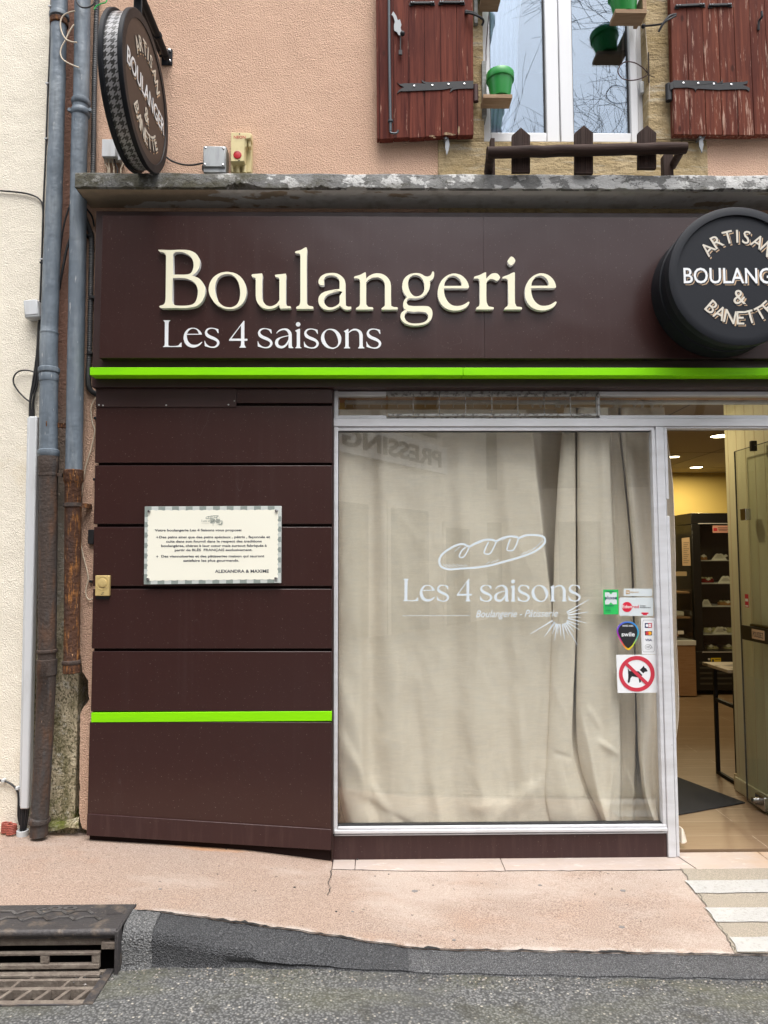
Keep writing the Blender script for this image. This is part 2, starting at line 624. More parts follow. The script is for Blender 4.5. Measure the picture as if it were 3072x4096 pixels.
def scuffed(mat):
    nt = mat.node_tree
    b = nt.nodes["Principled BSDF"]
    src = b.inputs["Base Color"].links[0].from_socket
    t = NT.__new__(NT); t.mat, t.nt, t.b, t._pos = mat, nt, b, None
    ln = t.ramp(t.math('ABSOLUTE', t.math('SUBTRACT', t.noise((5, 5, 2.2), 1, 0.5, 1.5), 0.5)), 0.0, 0.0016, 1, 0)
    ln = t.math('MULTIPLY', ln, t.ramp(t.noise(2.3, 2), 0.54, 0.62, 0, 0.35))
    c = t.mix(ln, src, (0.11, 0.095, 0.095))
    st = t.math('MULTIPLY', t.ramp(t.noise((34, 34, 0.9), 3), 0.52, 0.75, 0, 0.5), t.ramp(t.noise(1.1, 3), 0.42, 0.65))
    c = t.mix(st, c, (0.048, 0.026, 0.025))
    t.l(c, b.inputs["Base Color"])
    return mat
scuffed(K['maroon'])
K['maroon_flat'] = mk("maroon_pressed_trim", (0.030, 0.0115, 0.010), 0.42, rvar=0.05)
K['maroon_low'] = mk("scuffed_maroon_panel", (0.029, 0.009, 0.009), 0.42, rvar=0.08,
    layers=[dict(col=(0.2, 0.17, 0.15), scale=120, lo=0.70, hi=0.74, fac=0.8, detail=2), dict(col=(0.075, 0.04, 0.035), scale=(40, 40, 4), lo=0.5, hi=0.8, fac=0.5)])
K['black_gap'] = mk("dark_gap", (0.018, 0.010, 0.009), 0.8, spec=0.1)
K['lime'] = mk("lime_green_plastic", (0.22, 0.66, 0.004), 0.4, spec=0.12, layers=[dict(col=(0.15, 0.52, 0.01), scale=(5, 5, 40), lo=0.45, hi=0.75, fac=0.5)])
K['cream_face'] = mk("cream_letter_face", (0.80, 0.77, 0.58), 0.45)
K['cream_side'] = mk("pale_letter_return", (0.74, 0.74, 0.72), 0.5)
K['white'] = mk("white_vinyl", (0.74, 0.76, 0.78), 0.45)
K['vinyl_window'] = mk("frosted_vinyl", (0.60, 0.67, 0.73), 0.5)
K['black'] = mk("satin_black_metal", (0.012, 0.0135, 0.017), 0.45, spec=0.14, rvar=0.05)
K['slate'] = mk("slate_black_face", (0.016, 0.018, 0.023), 0.55, spec=0.18)
K['brownface'] = mk("dark_brown_face", (0.030, 0.020, 0.017), 0.4, spec=0.3)
K['tan'] = mk("tan_letter_shadow", (0.50, 0.35, 0.22), 0.5)
K['ivory'] = mk("ivory_letter", (0.60, 0.56, 0.48), 0.5)
K['zinc'] = mk("weathered_zinc", (0.135, 0.165, 0.197), 0.55, spec=0.35, metal=0.1, rvar=0.1,
    layers=[dict(col=(0.215, 0.245, 0.27), scale=(18, 18, 3), lo=0.48, hi=0.66, fac=0.85), dict(col=(0.085, 0.105, 0.125), scale=(30, 30, 4), lo=0.52, hi=0.75, fac=0.8), dict(col=(0.5, 0.5, 0.49), scale=(60, 60, 12), lo=0.66, hi=0.72, fac=0.7)],
    bumps=[('n', 16, 0.006, 3)])
K['iron'] = mk("rusty_cast_iron", (0.058, 0.043, 0.036), 0.75, spec=0.25,
    layers=[dict(col=(0.125, 0.062, 0.034), scale=(24, 24, 5), lo=0.5, hi=0.72, fac=0.75), dict(col=(0.055, 0.056, 0.058), scale=(18, 18, 3), lo=0.5, hi=0.7, fac=0.9), dict(col=(0.3, 0.22, 0.17), scale=(70, 70, 25), lo=0.68, hi=0.73)],
    bumps=[('n', 70, 0.006, 5)])
K['rust'] = mk("flaking_rust", (0.075, 0.036, 0.022), 0.85, spec=0.2,
    layers=[dict(col=(0.27, 0.115, 0.035), scale=(85, 85, 14), lo=0.52, hi=0.66), dict(col=(0.055, 0.035, 0.03), scale=(20, 20, 5), lo=0.52, hi=0.7), dict(col=(0.42, 0.24, 0.13), scale=(90, 90, 20), lo=0.66, hi=0.70)],
    bumps=[('n', 60, 0.01, 6)])
K['pvc'] = mk("white_pvc_trunking", (0.60, 0.62, 0.64), 0.4, layers=[dict(col=(0.42, 0.42, 0.4), scale=(20, 20, 3), lo=0.55, hi=0.8, fac=0.6)])
K['greybox'] = mk("pale_grey_plastic", (0.50, 0.52, 0.53), 0.5, layers=[dict(col=(0.25, 0.26, 0.24), scale=22, lo=0.58, hi=0.72, fac=0.7)])
K['alubox'] = mk("dull_metal_box", (0.36, 0.38, 0.39), 0.45, metal=0.5, layers=[dict(col=(0.25, 0.26, 0.27), scale=(40, 40, 10), lo=0.45, hi=0.7, fac=0.7)])
K['yellowbox'] = mk("yellowed_plastic", (0.62, 0.53, 0.28), 0.45, layers=[dict(col=(0.42, 0.35, 0.17), scale=14, lo=0.5, hi=0.75, fac=0.6)])
K['red'] = mk("red_plastic", (0.45, 0.012, 0.022), 0.35)
K['redtext'] = mk("faded_red_print", (0.50, 0.085, 0.065), 0.6)
K['cableblack'] = mk("black_cable", (0.013, 0.013, 0.015), 0.5)
K['conduit'] = mk("grey_corrugated_conduit", (0.055, 0.058, 0.062), 0.55, layers=[dict(col=(0.12, 0.12, 0.115), scale=10, lo=0.5, hi=0.75, fac=0.7)])
K['cablebeige'] = mk("beige_cable", (0.58, 0.49, 0.37), 0.55)
K['brass'] = mk("tarnished_gold_plate", (0.58, 0.44, 0.19), 0.4, metal=0.25, layers=[dict(col=(0.4, 0.28, 0.1), scale=20, lo=0.5, hi=0.75, fac=0.6)])
K['steel'] = mk("polished_steel", (0.55, 0.55, 0.55), 0.22, metal=1.0)
K['alu'] = mk("brushed_aluminium_frame", (0.66, 0.67, 0.70), 0.5, metal=0.25, layers=[dict(col=(0.5, 0.5, 0.51), scale=(4, 4, 18), lo=0.4, hi=0.7, fac=0.6), dict(col=(0.3, 0.28, 0.26), scale=60, lo=0.70, hi=0.74, fac=0.6)])
K['alu_dirty'] = mk("oxidised_aluminium", (0.42, 0.42, 0.41), 0.6, metal=0.3, layers=[dict(col=(0.13, 0.12, 0.11), scale=45, lo=0.5, hi=0.6, fac=0.85)])
K['gasket'] = mk("black_rubber_gasket", (0.012, 0.012, 0.013), 0.6)
K['glass'] = glassmat("shop_glass", 2.2, 0.0, (0.96, 0.97, 0.96))
K['glass_clear'] = glassmat("clear_glass", 0.8, 0.0, (0.93, 0.95, 0.93))
K['glass_up'] = glassmat("bright_coated_window_glass", 1.2, 0.15, (0.75, 0.8, 0.85), refl=(0.80, 0.90, 1.0))
K['pvcwin'] = mk("white_pvc_window", (0.66, 0.67, 0.69), 0.35)
def cloth(name, a, b):
    t = NT(name)
    c = t.mix(t.ramp(t.noise((90, 90, 900), 2), 0.35, 0.65), a, b)
    c = t.mix(t.ramp(t.noise((700, 700, 60), 2), 0.4, 0.62, 0, 0.45), c, b)
    c = t.mix(t.ramp(t.noise((14, 14, 190), 3), 0.44, 0.62, 0, 0.75), c, b)
    c = t.mix(t.ramp(t.noise((14, 14, 45), 4), 0.45, 0.7, 0, 0.35), c, (b[0] * 0.93, b[1] * 0.97, b[2] * 1.04))
    t.color(c)
    t.b.inputs["Roughness"].default_value = 0.95
    t.b.inputs["Specular IOR Level"].default_value = 0.1
    t.b.inputs["Sheen Weight"].default_value = 0.15
    t.bump(t.noise((300, 300, 700), 2), 0.0012, 0.8, t.bump(t.noise((7, 7, 3), 3), 0.02, 0.5))
    return t.mat
K['linen'] = cloth("beige_linen", (0.88, 0.80, 0.68), (0.75, 0.675, 0.57))
K['sheer'] = mk("white_sheer_curtain", (0.75, 0.77, 0.8), 0.9)
def shutterwood(name, base, dark, worn, lo, hi):
    t = NT(name)
    g = t.noise((55, 55, 2.4), 6, 0.62, 0.6)
    c = t.mix(t.ramp(g, 0.36, 0.64), base, dark)
    c = t.mix(t.ramp(t.noise((5, 5, 3), 4), 0.45, 0.7, 0, 0.6), c, dark)
    z = t.sep()[2]
    w = t.math('ADD', t.noise((75, 75, 6), 7, 0.72), t.ramp(z, 4.0, 3.62, 0, 0.035))
    c = t.mix(t.ramp(w, lo, hi, 0, 0.8), c, worn)
    kn = t.voro((9, 9, 4))
    c = t.mix(t.ramp(kn, 0.10, 0.05, 0, 0.7), c, (0.03, 0.012, 0.01))
    t.color(c)
    t.b.inputs["Roughness"].default_value = 0.6
    t.b.inputs["Specular IOR Level"].default_value = 0.05
    t.bump(g, 0.003, 0.8)
    return t.mat
K['shutA'] = shutterwood("oxblood_stained_wood", (0.150, 0.042, 0.028), (0.066, 0.017, 0.014), (0.45, 0.27, 0.2), 0.655, 0.70)
K['shutB'] = shutterwood("weathered_oxblood_wood", (0.160, 0.050, 0.031), (0.080, 0.024, 0.018), (0.42, 0.28, 0.22), 0.575, 0.645)
K['shutedge'] = mk("dark_wood_edge", (0.05, 0.018, 0.016), 0.7)
K['wornwood'] = mk("bare_rotten_wood", (0.34, 0.24, 0.14), 0.9, layers=[dict(col=(0.12, 0.07, 0.04), scale=(60, 60, 12), lo=0.45, hi=0.6)])
K['wrought'] = mk("wrought_iron", (0.018, 0.019, 0.022), 0.5, spec=0.3, rvar=0.08)
K['rod'] = mk("grey_painted_iron", (0.055, 0.068, 0.078), 0.45, metal=0.4)
K['galva'] = mk("grey_galvanised_tab", (0.2, 0.21, 0.22), 0.5, metal=0.6)
def timber(name, a, b, sc):
    t = NT(name)
    g = t.noise(sc, 6, 0.65, 0.5)
    t.color(t.mix(t.ramp(g, 0.35, 0.65), a, b))
    t.b.inputs["Roughness"].default_value = 0.7
    t.b.inputs["Specular IOR Level"].default_value = 0.12
    t.bump(g, 0.004, 0.8)
    return t.mat
K['log'] = timber("dark_brown_round_timber", (0.055, 0.034, 0.028), (0.022, 0.014, 0.012), (3, 60, 60))
K['picket'] = timber("dark_brown_picket_timber", (0.052, 0.032, 0.026), (0.03, 0.02, 0.017), (60, 60, 4))
K['plywood'] = timber("raw_shelf_wood", (0.34, 0.235, 0.15), (0.25, 0.165, 0.10), (5, 50, 50))
K['greywood'] = timber("grey_weathered_wood", (0.30, 0.31, 0.30), (0.2, 0.2, 0.19), (5, 50, 50))
K['potgreen'] = mk("green_enamel_pot", (0.018, 0.26, 0.045), 0.35, layers=[dict(col=(0.22, 0.06, 0.03), scale=30, lo=0.69, hi=0.72, fac=0.8)])
K['potdark'] = mk("dark_plastic_pot", (0.05, 0.06, 0.065), 0.5)
K['soil'] = mk("dry_soil", (0.05, 0.035, 0.025), 0.95)
# ground
def pave():
    t = NT("pink_resin_pavement")
    c = t.mix(t.ramp(t.noise(2.4, 5), 0.38, 0.64), (0.415, 0.315, 0.255), (0.40, 0.322, 0.272))
    c = t.mix(t.ramp(t.noise((1.2, 3.2, 3), 5), 0.5, 0.72, 0, 0.6), c, (0.45, 0.37, 0.31))
    c = t.mix(t.ramp(t.noise((3.1, 4.1, 4), 4), 0.56, 0.75, 0, 0.5), c, (0.42, 0.262, 0.18))
    g = t.noise(190, 3)
    c = t.mix(t.ramp(g, 0.38, 0.62, 0, 0.95), c, (0.22, 0.155, 0.12))
    c = t.mix(t.ramp(t.noise((0.9, 1.6, 2), 6, 0.65), 0.50, 0.62, 0, 0.4), c, (0.48, 0.415, 0.365))
    c = t.mix(t.ramp(t.noise((1.6, 2.6, 2), 6, 0.7), 0.60, 0.72, 0, 0.55), c, (0.40, 0.345, 0.30))
    sx = t.sep()
    ex = t.math('MULTIPLY', t.math('SUBTRACT', sx[0], -0.78), 5.0); ey = t.math('MULTIPLY', t.math('SUBTRACT', sx[1], -0.07), 20.0)
    rs = t.math('ADD', t.math('ADD', t.math('MULTIPLY', ex, ex), t.math('MULTIPLY', ey, ey)), t.math('MULTIPLY', t.math('SUBTRACT', t.noise(12, 5), 0.5), 2.2))
    c = t.mix(t.ramp(rs, 0.2, 1.1, 0.6, 0), c, (0.42, 0.20, 0.08))
    y = t.sep()[1]
    c = t.mix(t.math('MULTIPLY', t.ramp(y, -0.10, -0.02, 0, 0.75, True), t.ramp(t.noise(9, 5), 0.38, 0.62)), c, (0.30, 0.20, 0.13))
    c = t.mix(t.math('MULTIPLY', t.ramp(y, -0.80, -0.85, 0, 0.6, True), t.ramp(t.noise(14, 5), 0.42, 0.6)), c, (0.60, 0.56, 0.52))
    c = t.mix(t.ramp(t.noise(38, 2), 0.715, 0.73, 0, 0.8), c, (0.10, 0.08, 0.07))
    t.color(c)
    t.b.inputs["Roughness"].default_value = 0.9
    t.b.inputs["Specular IOR Level"].default_value = 0.25
    t.bump(g, 0.004, 1.0)
    return t.mat
K['pave'] = pave()
def concrete_beige():
    t = NT("beige_grit_pavement")
    g = t.noise(240, 2)
    c = t.mix(t.ramp(g, 0.36, 0.64), (0.37, 0.325, 0.26), (0.225, 0.195, 0.155))
    c = t.mix(t.ramp(t.noise(3, 4), 0.4, 0.7, 0, 0.4), c, (0.31, 0.275, 0.22))
    t.color(c)
    t.b.inputs["Roughness"].default_value = 0.9
    t.bump(g, 0.004, 1.0)
    return t.mat
K['beigegrit'] = concrete_beige()
K['roadpaint'] = mk("worn_white_road_paint", (0.39, 0.385, 0.372), 0.8, layers=[dict(col=(0.29, 0.28, 0.25), scale=70, lo=0.54, hi=0.66, fac=0.75, detail=5), dict(col=(0.6, 0.59, 0.55), scale=4, lo=0.5, hi=0.75, fac=0.5)], bumps=[('n', 200, 0.004, 2)])
def asphalt(name, base, light, chip, chipamt, sc=115, green=0.0):
    t = NT(name)
    vc = t.voro(sc, out="Color")
    s = t.n("ShaderNodeSeparateColor"); t.l(vc, s.inputs[0])
    c = t.mix(t.ramp(s.outputs[0], 0.2, 1.0), base, light)
    c = t.mix(t.ramp(s.outputs[1], chipamt, min(chipamt + 0.05, 1.0)), c, chip)
    c = t.mix(t.ramp(t.voro(sc), 0.35, 0.62, 0, 0.85), c, tuple(v * 0.35 for v in base))
    c = t.mix(t.ramp(t.noise(1.7, 6, 0.65), 0.42, 0.68, 0, 0.55), c, tuple(v * 0.55 for v in base))
    if green:
        y = t.sep()[1]
        gm = t.math('MULTIPLY', t.ramp(t.noise((2.2, 6, 6), 5), 0.44, 0.66), t.ramp(y, -1.4, -1.0))
        c = t.mix(t.math('MULTIPLY', gm, green), c, (0.105, 0.105, 0.06))
        c = t.mix(t.math('MULTIPLY', t.ramp(t.noise((9, 9, 9), 5), 0.56, 0.66), 0.5), c, (0.04, 0.038, 0.028))
    t.color(c)
    t.b.inputs["Roughness"].default_value = 0.75
    t.b.inputs["Specular IOR Level"].default_value = 0.35
    t.bump(t.voro(sc, feature='SMOOTH_F1'), -0.006, 1.0, t.bump(t.noise(sc * 0.4, 4), 0.006, 0.7))
    return t.mat
K['road'] = asphalt("worn_road_asphalt", (0.128, 0.129, 0.129), (0.21, 0.21, 0.205), (0.42, 0.395, 0.345), 0.94, 112, 0.6)
K['glass_top'] = glassmat("transom_glass", 0.8, 0.0, (0.96, 0.97, 0.96))
K['kerb_grey'] = asphalt("settled_kerb_asphalt", (0.105, 0.106, 0.111), (0.165, 0.166, 0.171), (0.26, 0.26, 0.26), 0.97, 210)
K['kerb'] = asphalt("fresh_kerb_asphalt", (0.062, 0.064, 0.069), (0.108, 0.110, 0.116), (0.2, 0.2, 0.2), 0.975, 210)
K['kerb_old'] = asphalt("grey_kerb_asphalt", (0.14, 0.142, 0.145), (0.22, 0.22, 0.22), (0.36, 0.35, 0.33), 0.96, 170)
K['gum'] = mk("trodden_gum", (0.17, 0.16, 0.155), 0.8)
K['tar'] = mk("tar_joint", (0.012, 0.012, 0.013), 0.7, bumps=[('n', 90, 0.006, 4)])
K['castiron'] = mk("worn_cast_iron", (0.062, 0.057, 0.058), 0.55, metal=0.35, rvar=0.12, layers=[dict(col=(0.19, 0.15, 0.115), scale=16, lo=0.52, hi=0.68, fac=0.7), dict(col=(0.32, 0.27, 0.2), scale=26, lo=0.66, hi=0.7, fac=0.7)], bumps=[('n', 90, 0.003, 4)])
K['castiron_worn'] = mk("polished_cast_iron_tread", (0.15, 0.145, 0.145), 0.4, metal=0.5, layers=[dict(col=(0.07, 0.062, 0.058), scale=14, lo=0.45, hi=0.62, fac=0.9)])
K['grate'] = mk("dusty_cast_iron", (0.15, 0.122, 0.10), 0.75, metal=0.15, layers=[dict(col=(0.25, 0.215, 0.175), scale=30, lo=0.45, hi=0.7, fac=0.8)], bumps=[('n', 90, 0.004, 4)])
K['pit'] = mk("drain_pit", (0.012, 0.011, 0.010), 0.95, spec=0.1)
K['tile'] = mk("pale_pink_stone_tile", (0.41, 0.345, 0.31), 0.55, rvar=0.12, layers=[dict(col=(0.40, 0.32, 0.265), scale=(5, 16, 6), lo=0.42, hi=0.66, fac=0.8), dict(col=(0.55, 0.49, 0.45), scale=(18, 40, 18), lo=0.6, hi=0.7, fac=0.7), dict(col=(0.42, 0.27, 0.15), scale=3, lo=0.4, hi=0.6, fac=0.7, x=(1.5, 2.0))], bumps=[('n', 40, 0.002, 4)])
K['mortar'] = mk("grey_mortar", (0.27, 0.25, 0.235), 0.95, bumps=[('n', 80, 0.01, 4)])
def planks():
    t = NT("wood_look_floor_tile")
    br = t.n("ShaderNodeTexBrick")
    br.offset = 0.37
    t.l(t.pos(), br.inputs["Vector"])
    br.inputs["Scale"].default_value = 1.0
    br.inputs["Brick Width"].default_value = 1.2
    br.inputs["Row Height"].default_value = 0.2
    br.inputs["Mortar Size"].default_value = 0.0018
    br.inputs["Color1"].default_value = (0.20, 0.135, 0.082, 1)
    br.inputs["Color2"].default_value = (0.24, 0.17, 0.11, 1)
    br.inputs["Mortar"].default_value = (0.5, 0.42, 0.33, 1)
    g = t.noise((2.2, 38, 5), 6, 0.65, 0.8)
    c = t.mix(t.ramp(g, 0.4, 0.62, 0, 0.75), br.outputs[0], (0.17, 0.105, 0.06))
    t.color(c)
    t.b.inputs["Roughness"].default_value = 0.42
    return t.mat
K['planks'] = planks()
K['ceil'] = mk("cream_ceiling_board", (0.40, 0.34, 0.25), 0.8)
K['yellowwall'] = mk("mustard_yellow_wall", (0.58, 0.455, 0.155), 0.8)
K['panelwall'] = mk("cream_wood_panelling", (0.66, 0.65, 0.48), 0.5, layers=[dict(col=(0.48, 0.47, 0.33), scale=(8, 8, 1.5), lo=0.4, hi=0.7, fac=0.6)])
K['casing'] = mk("ivory_door_casing", (0.56, 0.48, 0.33), 0.5)
K['mat'] = mk("black_ribbed_door_mat", (0.016, 0.017, 0.02), 0.9, bumps=[('n', 160, 0.004, 3)])
K['fridge'] = mk("gloss_black_fridge", (0.012, 0.012, 0.012), 0.3)
K['fridge_in'] = mk("fridge_lining", (0.05, 0.048, 0.042), 0.6)
K['paper'] = mk("white_card", (0.74, 0.74, 0.72), 0.7)
K['pinkpaper'] = mk("pink_card", (0.62, 0.33, 0.27), 0.7)
K['kraft'] = mk("kraft_card", (0.52, 0.38, 0.24), 0.75)
K['ink'] = mk("dark_ink", (0.045, 0.045, 0.055), 0.6)
K['laminate'] = mk("oak_laminate", (0.34, 0.205, 0.115), 0.5, layers=[dict(col=(0.27, 0.155, 0.08), scale=(8, 8, 60), lo=0.4, hi=0.65, fac=0.7)])
K['marble'] = mk("pale_marble_top", (0.42, 0.36, 0.28), 0.3, layers=[dict(col=(0.1, 0.08, 0.06), scale=9, lo=0.55, hi=0.6)])
K['pastry'] = mk("golden_pastry", (0.42, 0.21, 0.07), 0.6, bumps=[('n', 60, 0.006, 4)])
K['berry'] = mk("dark_red_glaze", (0.22, 0.012, 0.012), 0.25)
K['custard'] = mk("pale_custard", (0.52, 0.5, 0.3), 0.5)
K['yellow'] = mk("yellow_label", (0.66, 0.50, 0.02), 0.5)
K['lamp'] = glow("lit_downlight", (1.0, 0.85, 0.5), 9.0)
K['st_green'] = mk("bright_green_vinyl", (0.02, 0.48, 0.10), 0.45)
K['st_pale'] = mk("pale_grey_vinyl", (0.60, 0.66, 0.68), 0.45)
K['st_navy'] = mk("navy_print", (0.012, 0.02, 0.10), 0.5)
K['st_black'] = mk("near_black_print", (0.014, 0.015, 0.018), 0.45)
K['st_red'] = mk("signal_red_print", (0.52, 0.03, 0.055), 0.5)
K['st_crimson'] = mk("crimson_print", (0.60, 0.005, 0.035), 0.5)
K['st_orange'] = mk("orange_print", (0.66, 0.27, 0.02), 0.5)
K['st_amber'] = mk("amber_print", (0.80, 0.38, 0.01), 0.5)
K['st_blend'] = mk("orange_red_print", (0.72, 0.13, 0.01), 0.5)
K['st_ochre'] = mk("ochre_print", (0.42, 0.26, 0.09), 0.5)
K['sage'] = mk("sage_grey_print", (0.225, 0.265, 0.245), 0.5)
K['sage_light'] = mk("light_sage_print", (0.50, 0.53, 0.51), 0.5)
K['plaque'] = mk("ivory_plaque", (0.80, 0.79, 0.68), 0.4)
K['plaque_ink'] = mk("charcoal_print", (0.05, 0.055, 0.075), 0.5)
K['coilred'] = mk("faded_red_conduit", (0.33, 0.075, 0.05), 0.6, layers=[dict(col=(0.2, 0.06, 0.045), scale=20, lo=0.5, hi=0.7, fac=0.7)])
K['leaf'] = mk("dry_leaf", (0.30, 0.20, 0.10), 0.8)
K['bark'] = mk("bare_tree_bark", (0.10, 0.095, 0.09), 0.9)
K['opp_wall'] = mk("pale_render_opposite", (0.62, 0.57, 0.50), 0.9, bumps=[('n', 40, 0.004, 3)])
K['opp_wall2'] = mk("grey_render_opposite", (0.22, 0.19, 0.17), 0.9)
K['opp_dark'] = mk("dark_window_opening", (0.05, 0.05, 0.055), 0.3)
K['opp_trim'] = mk("pale_stone_trim", (0.6, 0.56, 0.5), 0.8)
K['opp_sign'] = mk("white_sign_board", (0.75, 0.74, 0.72), 0.6)
K['dim_room'] = mk("unlit_room", (0.045, 0.05, 0.055), 0.9)
K['roof'] = mk("red_clay_roof", (0.30, 0.11, 0.065), 0.85)
def hound():
    t = NT("houndstooth_print")
    c0 = (HC[0], HC[1], HC[2])
    s = t.sep()
    dy = t.math('SUBTRACT', s[1], c0[1]); dz = t.math('SUBTRACT', s[2], c0[2])
    an = t.math('ARCTAN2', dz, dy)
    i = t.math('MULTIPLY', an, 0.325 / 0.0042)
    j = t.math('DIVIDE', t.math('SUBTRACT', s[0], c0[0]), 0.0042)
    fr = lambda v, d: t.math('LESS_THAN', t.math('FRACT', t.math('DIVIDE', v, d)), 0.5)
    a, b = fr(i, 8.0), fr(j, 8.0)
    w = fr(t.math('ADD', i, j), 4.0)
    m = t.math('ADD', t.math('MULTIPLY', w, a), t.math('MULTIPLY', t.math('SUBTRACT', 1.0, w), b))
    t.color(t.mix(m, (0.035, 0.035, 0.035), (0.30, 0.30, 0.31)))
    t.b.inputs["Roughness"].default_value = 0.3
    return t.mat
def rainbow(cx, cz):
    t = NT("rainbow_rim_print")
    s = t.sep()
    an = t.math('ARCTAN2', t.math('SUBTRACT', s[2], cz), t.math('SUBTRACT', s[0], cx))
    f = t.ramp(an, -pi, pi)
    cr = t.n("ShaderNodeValToRGB")
    e = cr.color_ramp.elements
    cols = [(0, (0.33, 0.02, 0.42)), (0.10, (0.60, 0.02, 0.25)), (0.19, (0.75, 0.14, 0.03)), (0.25, (0.8, 0.55, 0.01)), (0.33, (0.4, 0.55, 0.04)), (0.44, (0.06, 0.40, 0.36)), (0.55, (0.03, 0.32, 0.62)), (0.78, (0.05, 0.16, 0.6)), (0.92, (0.16, 0.08, 0.55))]
    e[0].position = 0; e[0].color = (*cols[0][1], 1)
    e[1].position = 1; e[1].color = (*cols[0][1], 1)
    for p, c in cols[1:]:
        x = e.new(p); x.color = (*c, 1)
    t.l(f, cr.inputs[0])
    t.color(cr.outputs[0])
    t.b.inputs["Roughness"].default_value = 0.4
    return t.mat
# ------------------------------------------------------------------ ground: road, kerb, pavement
YK, YA, YB = -0.85, -0.950, -0.958        # kerb top edge, arris, foot
def lerp_tab(tab, x):
    if x <= tab[0][0]: return tab[0][1]
    for (a, va), (b, vb) in zip(tab, tab[1:]):
        if x <= b: return va + (vb - va) * (x - a) / (b - a)
    return tab[-1][1]
def ztab(pts, Y):
    return sorted((W(x, y, Y).x, W(x, y, Y).z) for x, y in pts)
T_wall = ztab([(0, 3326), (345, 3345), (700, 3368), (1000, 3388), (1330, 3432), (2000, 3428), (3072, 3415)], 0.0)
T_kerb = ztab([(0, 3640), (530, 3642), (700, 3658), (1000, 3700), (1300, 3741), (1500, 3774), (1700, 3800), (2300, 3811), (3072, 3824)], YK)
T_foot = ztab([(0, 3880), (500, 3872), (700, 3865), (1300, 3873), (1700, 3893), (2300, 3906), (3072, 3919)], YB)
def zroad(x): return lerp_tab(T_foot, x)
def zkerb(x): return lerp_tab(T_kerb, x)
def zpave(x, y):
    zw, zk = lerp_tab(T_wall, x), zkerb(x)
    t = max(0.0, min(1.0, (y - 0.0) / (YK - 0.0)))
    return zw + (zk - zw) * t
def xs(a, b, n): return [a + (b - a) * i / n for i in range(n + 1)]
rndg = random.Random(5)
# kerb inlet corners (the road is open below its grate)
DZ = zmap(0, 3296, 2.074)
zc = zkerb(W(500, 3640, YK).x) + 0.004
def cz(x, y): return WZ(*DZ(x, y), zc)
bk0, bk1 = cz(-700, 650), cz(1088, 662)
XR2 = cz(968, 880).x
yfr, ybk = cz(968, 880).y + 0.012, bk1.y
zg_ = zroad(XR2) + 0.004
def gz_(x, y): return WZ(*DZ(x, y), zg_)
gA, gB = gz_(930, 1222), gz_(758, 1496)
y_b, y_f = gA.y, gB.y
# road: one sheet out to the horizon, fine near the shop
g = MB()
rx = sorted([-400, -60, -14, -6, gA.x + 0.004] + xs(-3.2, 3.2, 64) + [6, 14, 60, 400])
ry = sorted([400, 60, 12, 4, 1.2, -0.55, y_f] + xs(YB, -2.2, 14) + [-4, -9, -30, -400], reverse=True)
rows = []
for y in ry:
    rows.append([(x, y, zroad(max(-1.8, min(2.2, x))) + (-0.6 if y > 0.6 else -0.28 if y > -0.9 else min(0.05, 0.016 * (YB - y)))) for x in rx])
g.grid(rows)
hole = [k for k, f in enumerate(g.f) if all(g.v[i].x <= gA.x + 0.004 + 1e-5 and g.v[i].x > -3.3 and y_f - 0.001 <= g.v[i].y <= -0.5 for i in f)]
g.f = [f for k, f in enumerate(g.f) if k not in set(hole)]
g.m = [0] * len(g.f)
g.add([(gA.x + 0.004, y_b + 0.02, zroad(gA.x) - 0.001), (gA.x + 0.004, y_f, zroad(gA.x) + 0.001), (gB.x + 0.002, y_f, zroad(gB.x) + 0.001), (gA.x, y_b + 0.02, zroad(gA.x) - 0.001)], [(0, 3, 2, 1)])
struct(build("road", g, K['road']))
# kerb of black asphalt
XD = XR2 + 0.002
g = MB()
kx = xs(XD + 0.005, 3.0, 150) + [14.0]
prof = []
for x in kx:
    zk, zr = zkerb(x), zroad(x)
    h = max(zk - zr, 0.012)
    sl = min(max((zk - zr - 0.03) / 0.09, 0), 1)                 # 1 = real upstand, 0 = dropped ramp
    za = zk - 0.014 * sl - (1 - sl) * (zk - zr) * 0.75
    w = 0.0035 * sin(x * 23) + 0.002 * sin(x * 71 + 1)
    prof.append([(x, YK + 0.03, zk - 0.012), (x, YK + 0.004 + w * 0.6, zk + 0.0005), (x, YK - 0.05, zk - 0.004 * sl - (1 - sl) * h * 0.35), (x, YA + 0.012, za + 0.004), (x, YA - 0.002, za - 0.012 * sl),
                 (x, YA - 0.014 + w, za - 0.04 * sl), (x, YB + 0.006 + w, zr + 0.012), (x, YB - 0.012 + w, zr - 0.004), (x, YB - 0.02, zr - 0.03)])
g.grid(list(map(list, zip(*prof))))
nk = len(kx)
g.m = [1 if g.v[f[0]].x > 0.10 else 0 for f in g.f]
kerb = struct(build("kerb", g, [K['kerb'], K['kerb_grey']], angle=70))
# older grey end of the kerb beside the drain
g = MB()
prof2 = [[(p[0], p[1] - 0.003, p[2] + 0.004) for p in r] for r, x in zip(prof, kx) if x < W(650, 3700, YK).x]
g.grid(list(map(list, zip(*prof2))))
struct(build("kerb_end", g, K['kerb_old'], angle=70))
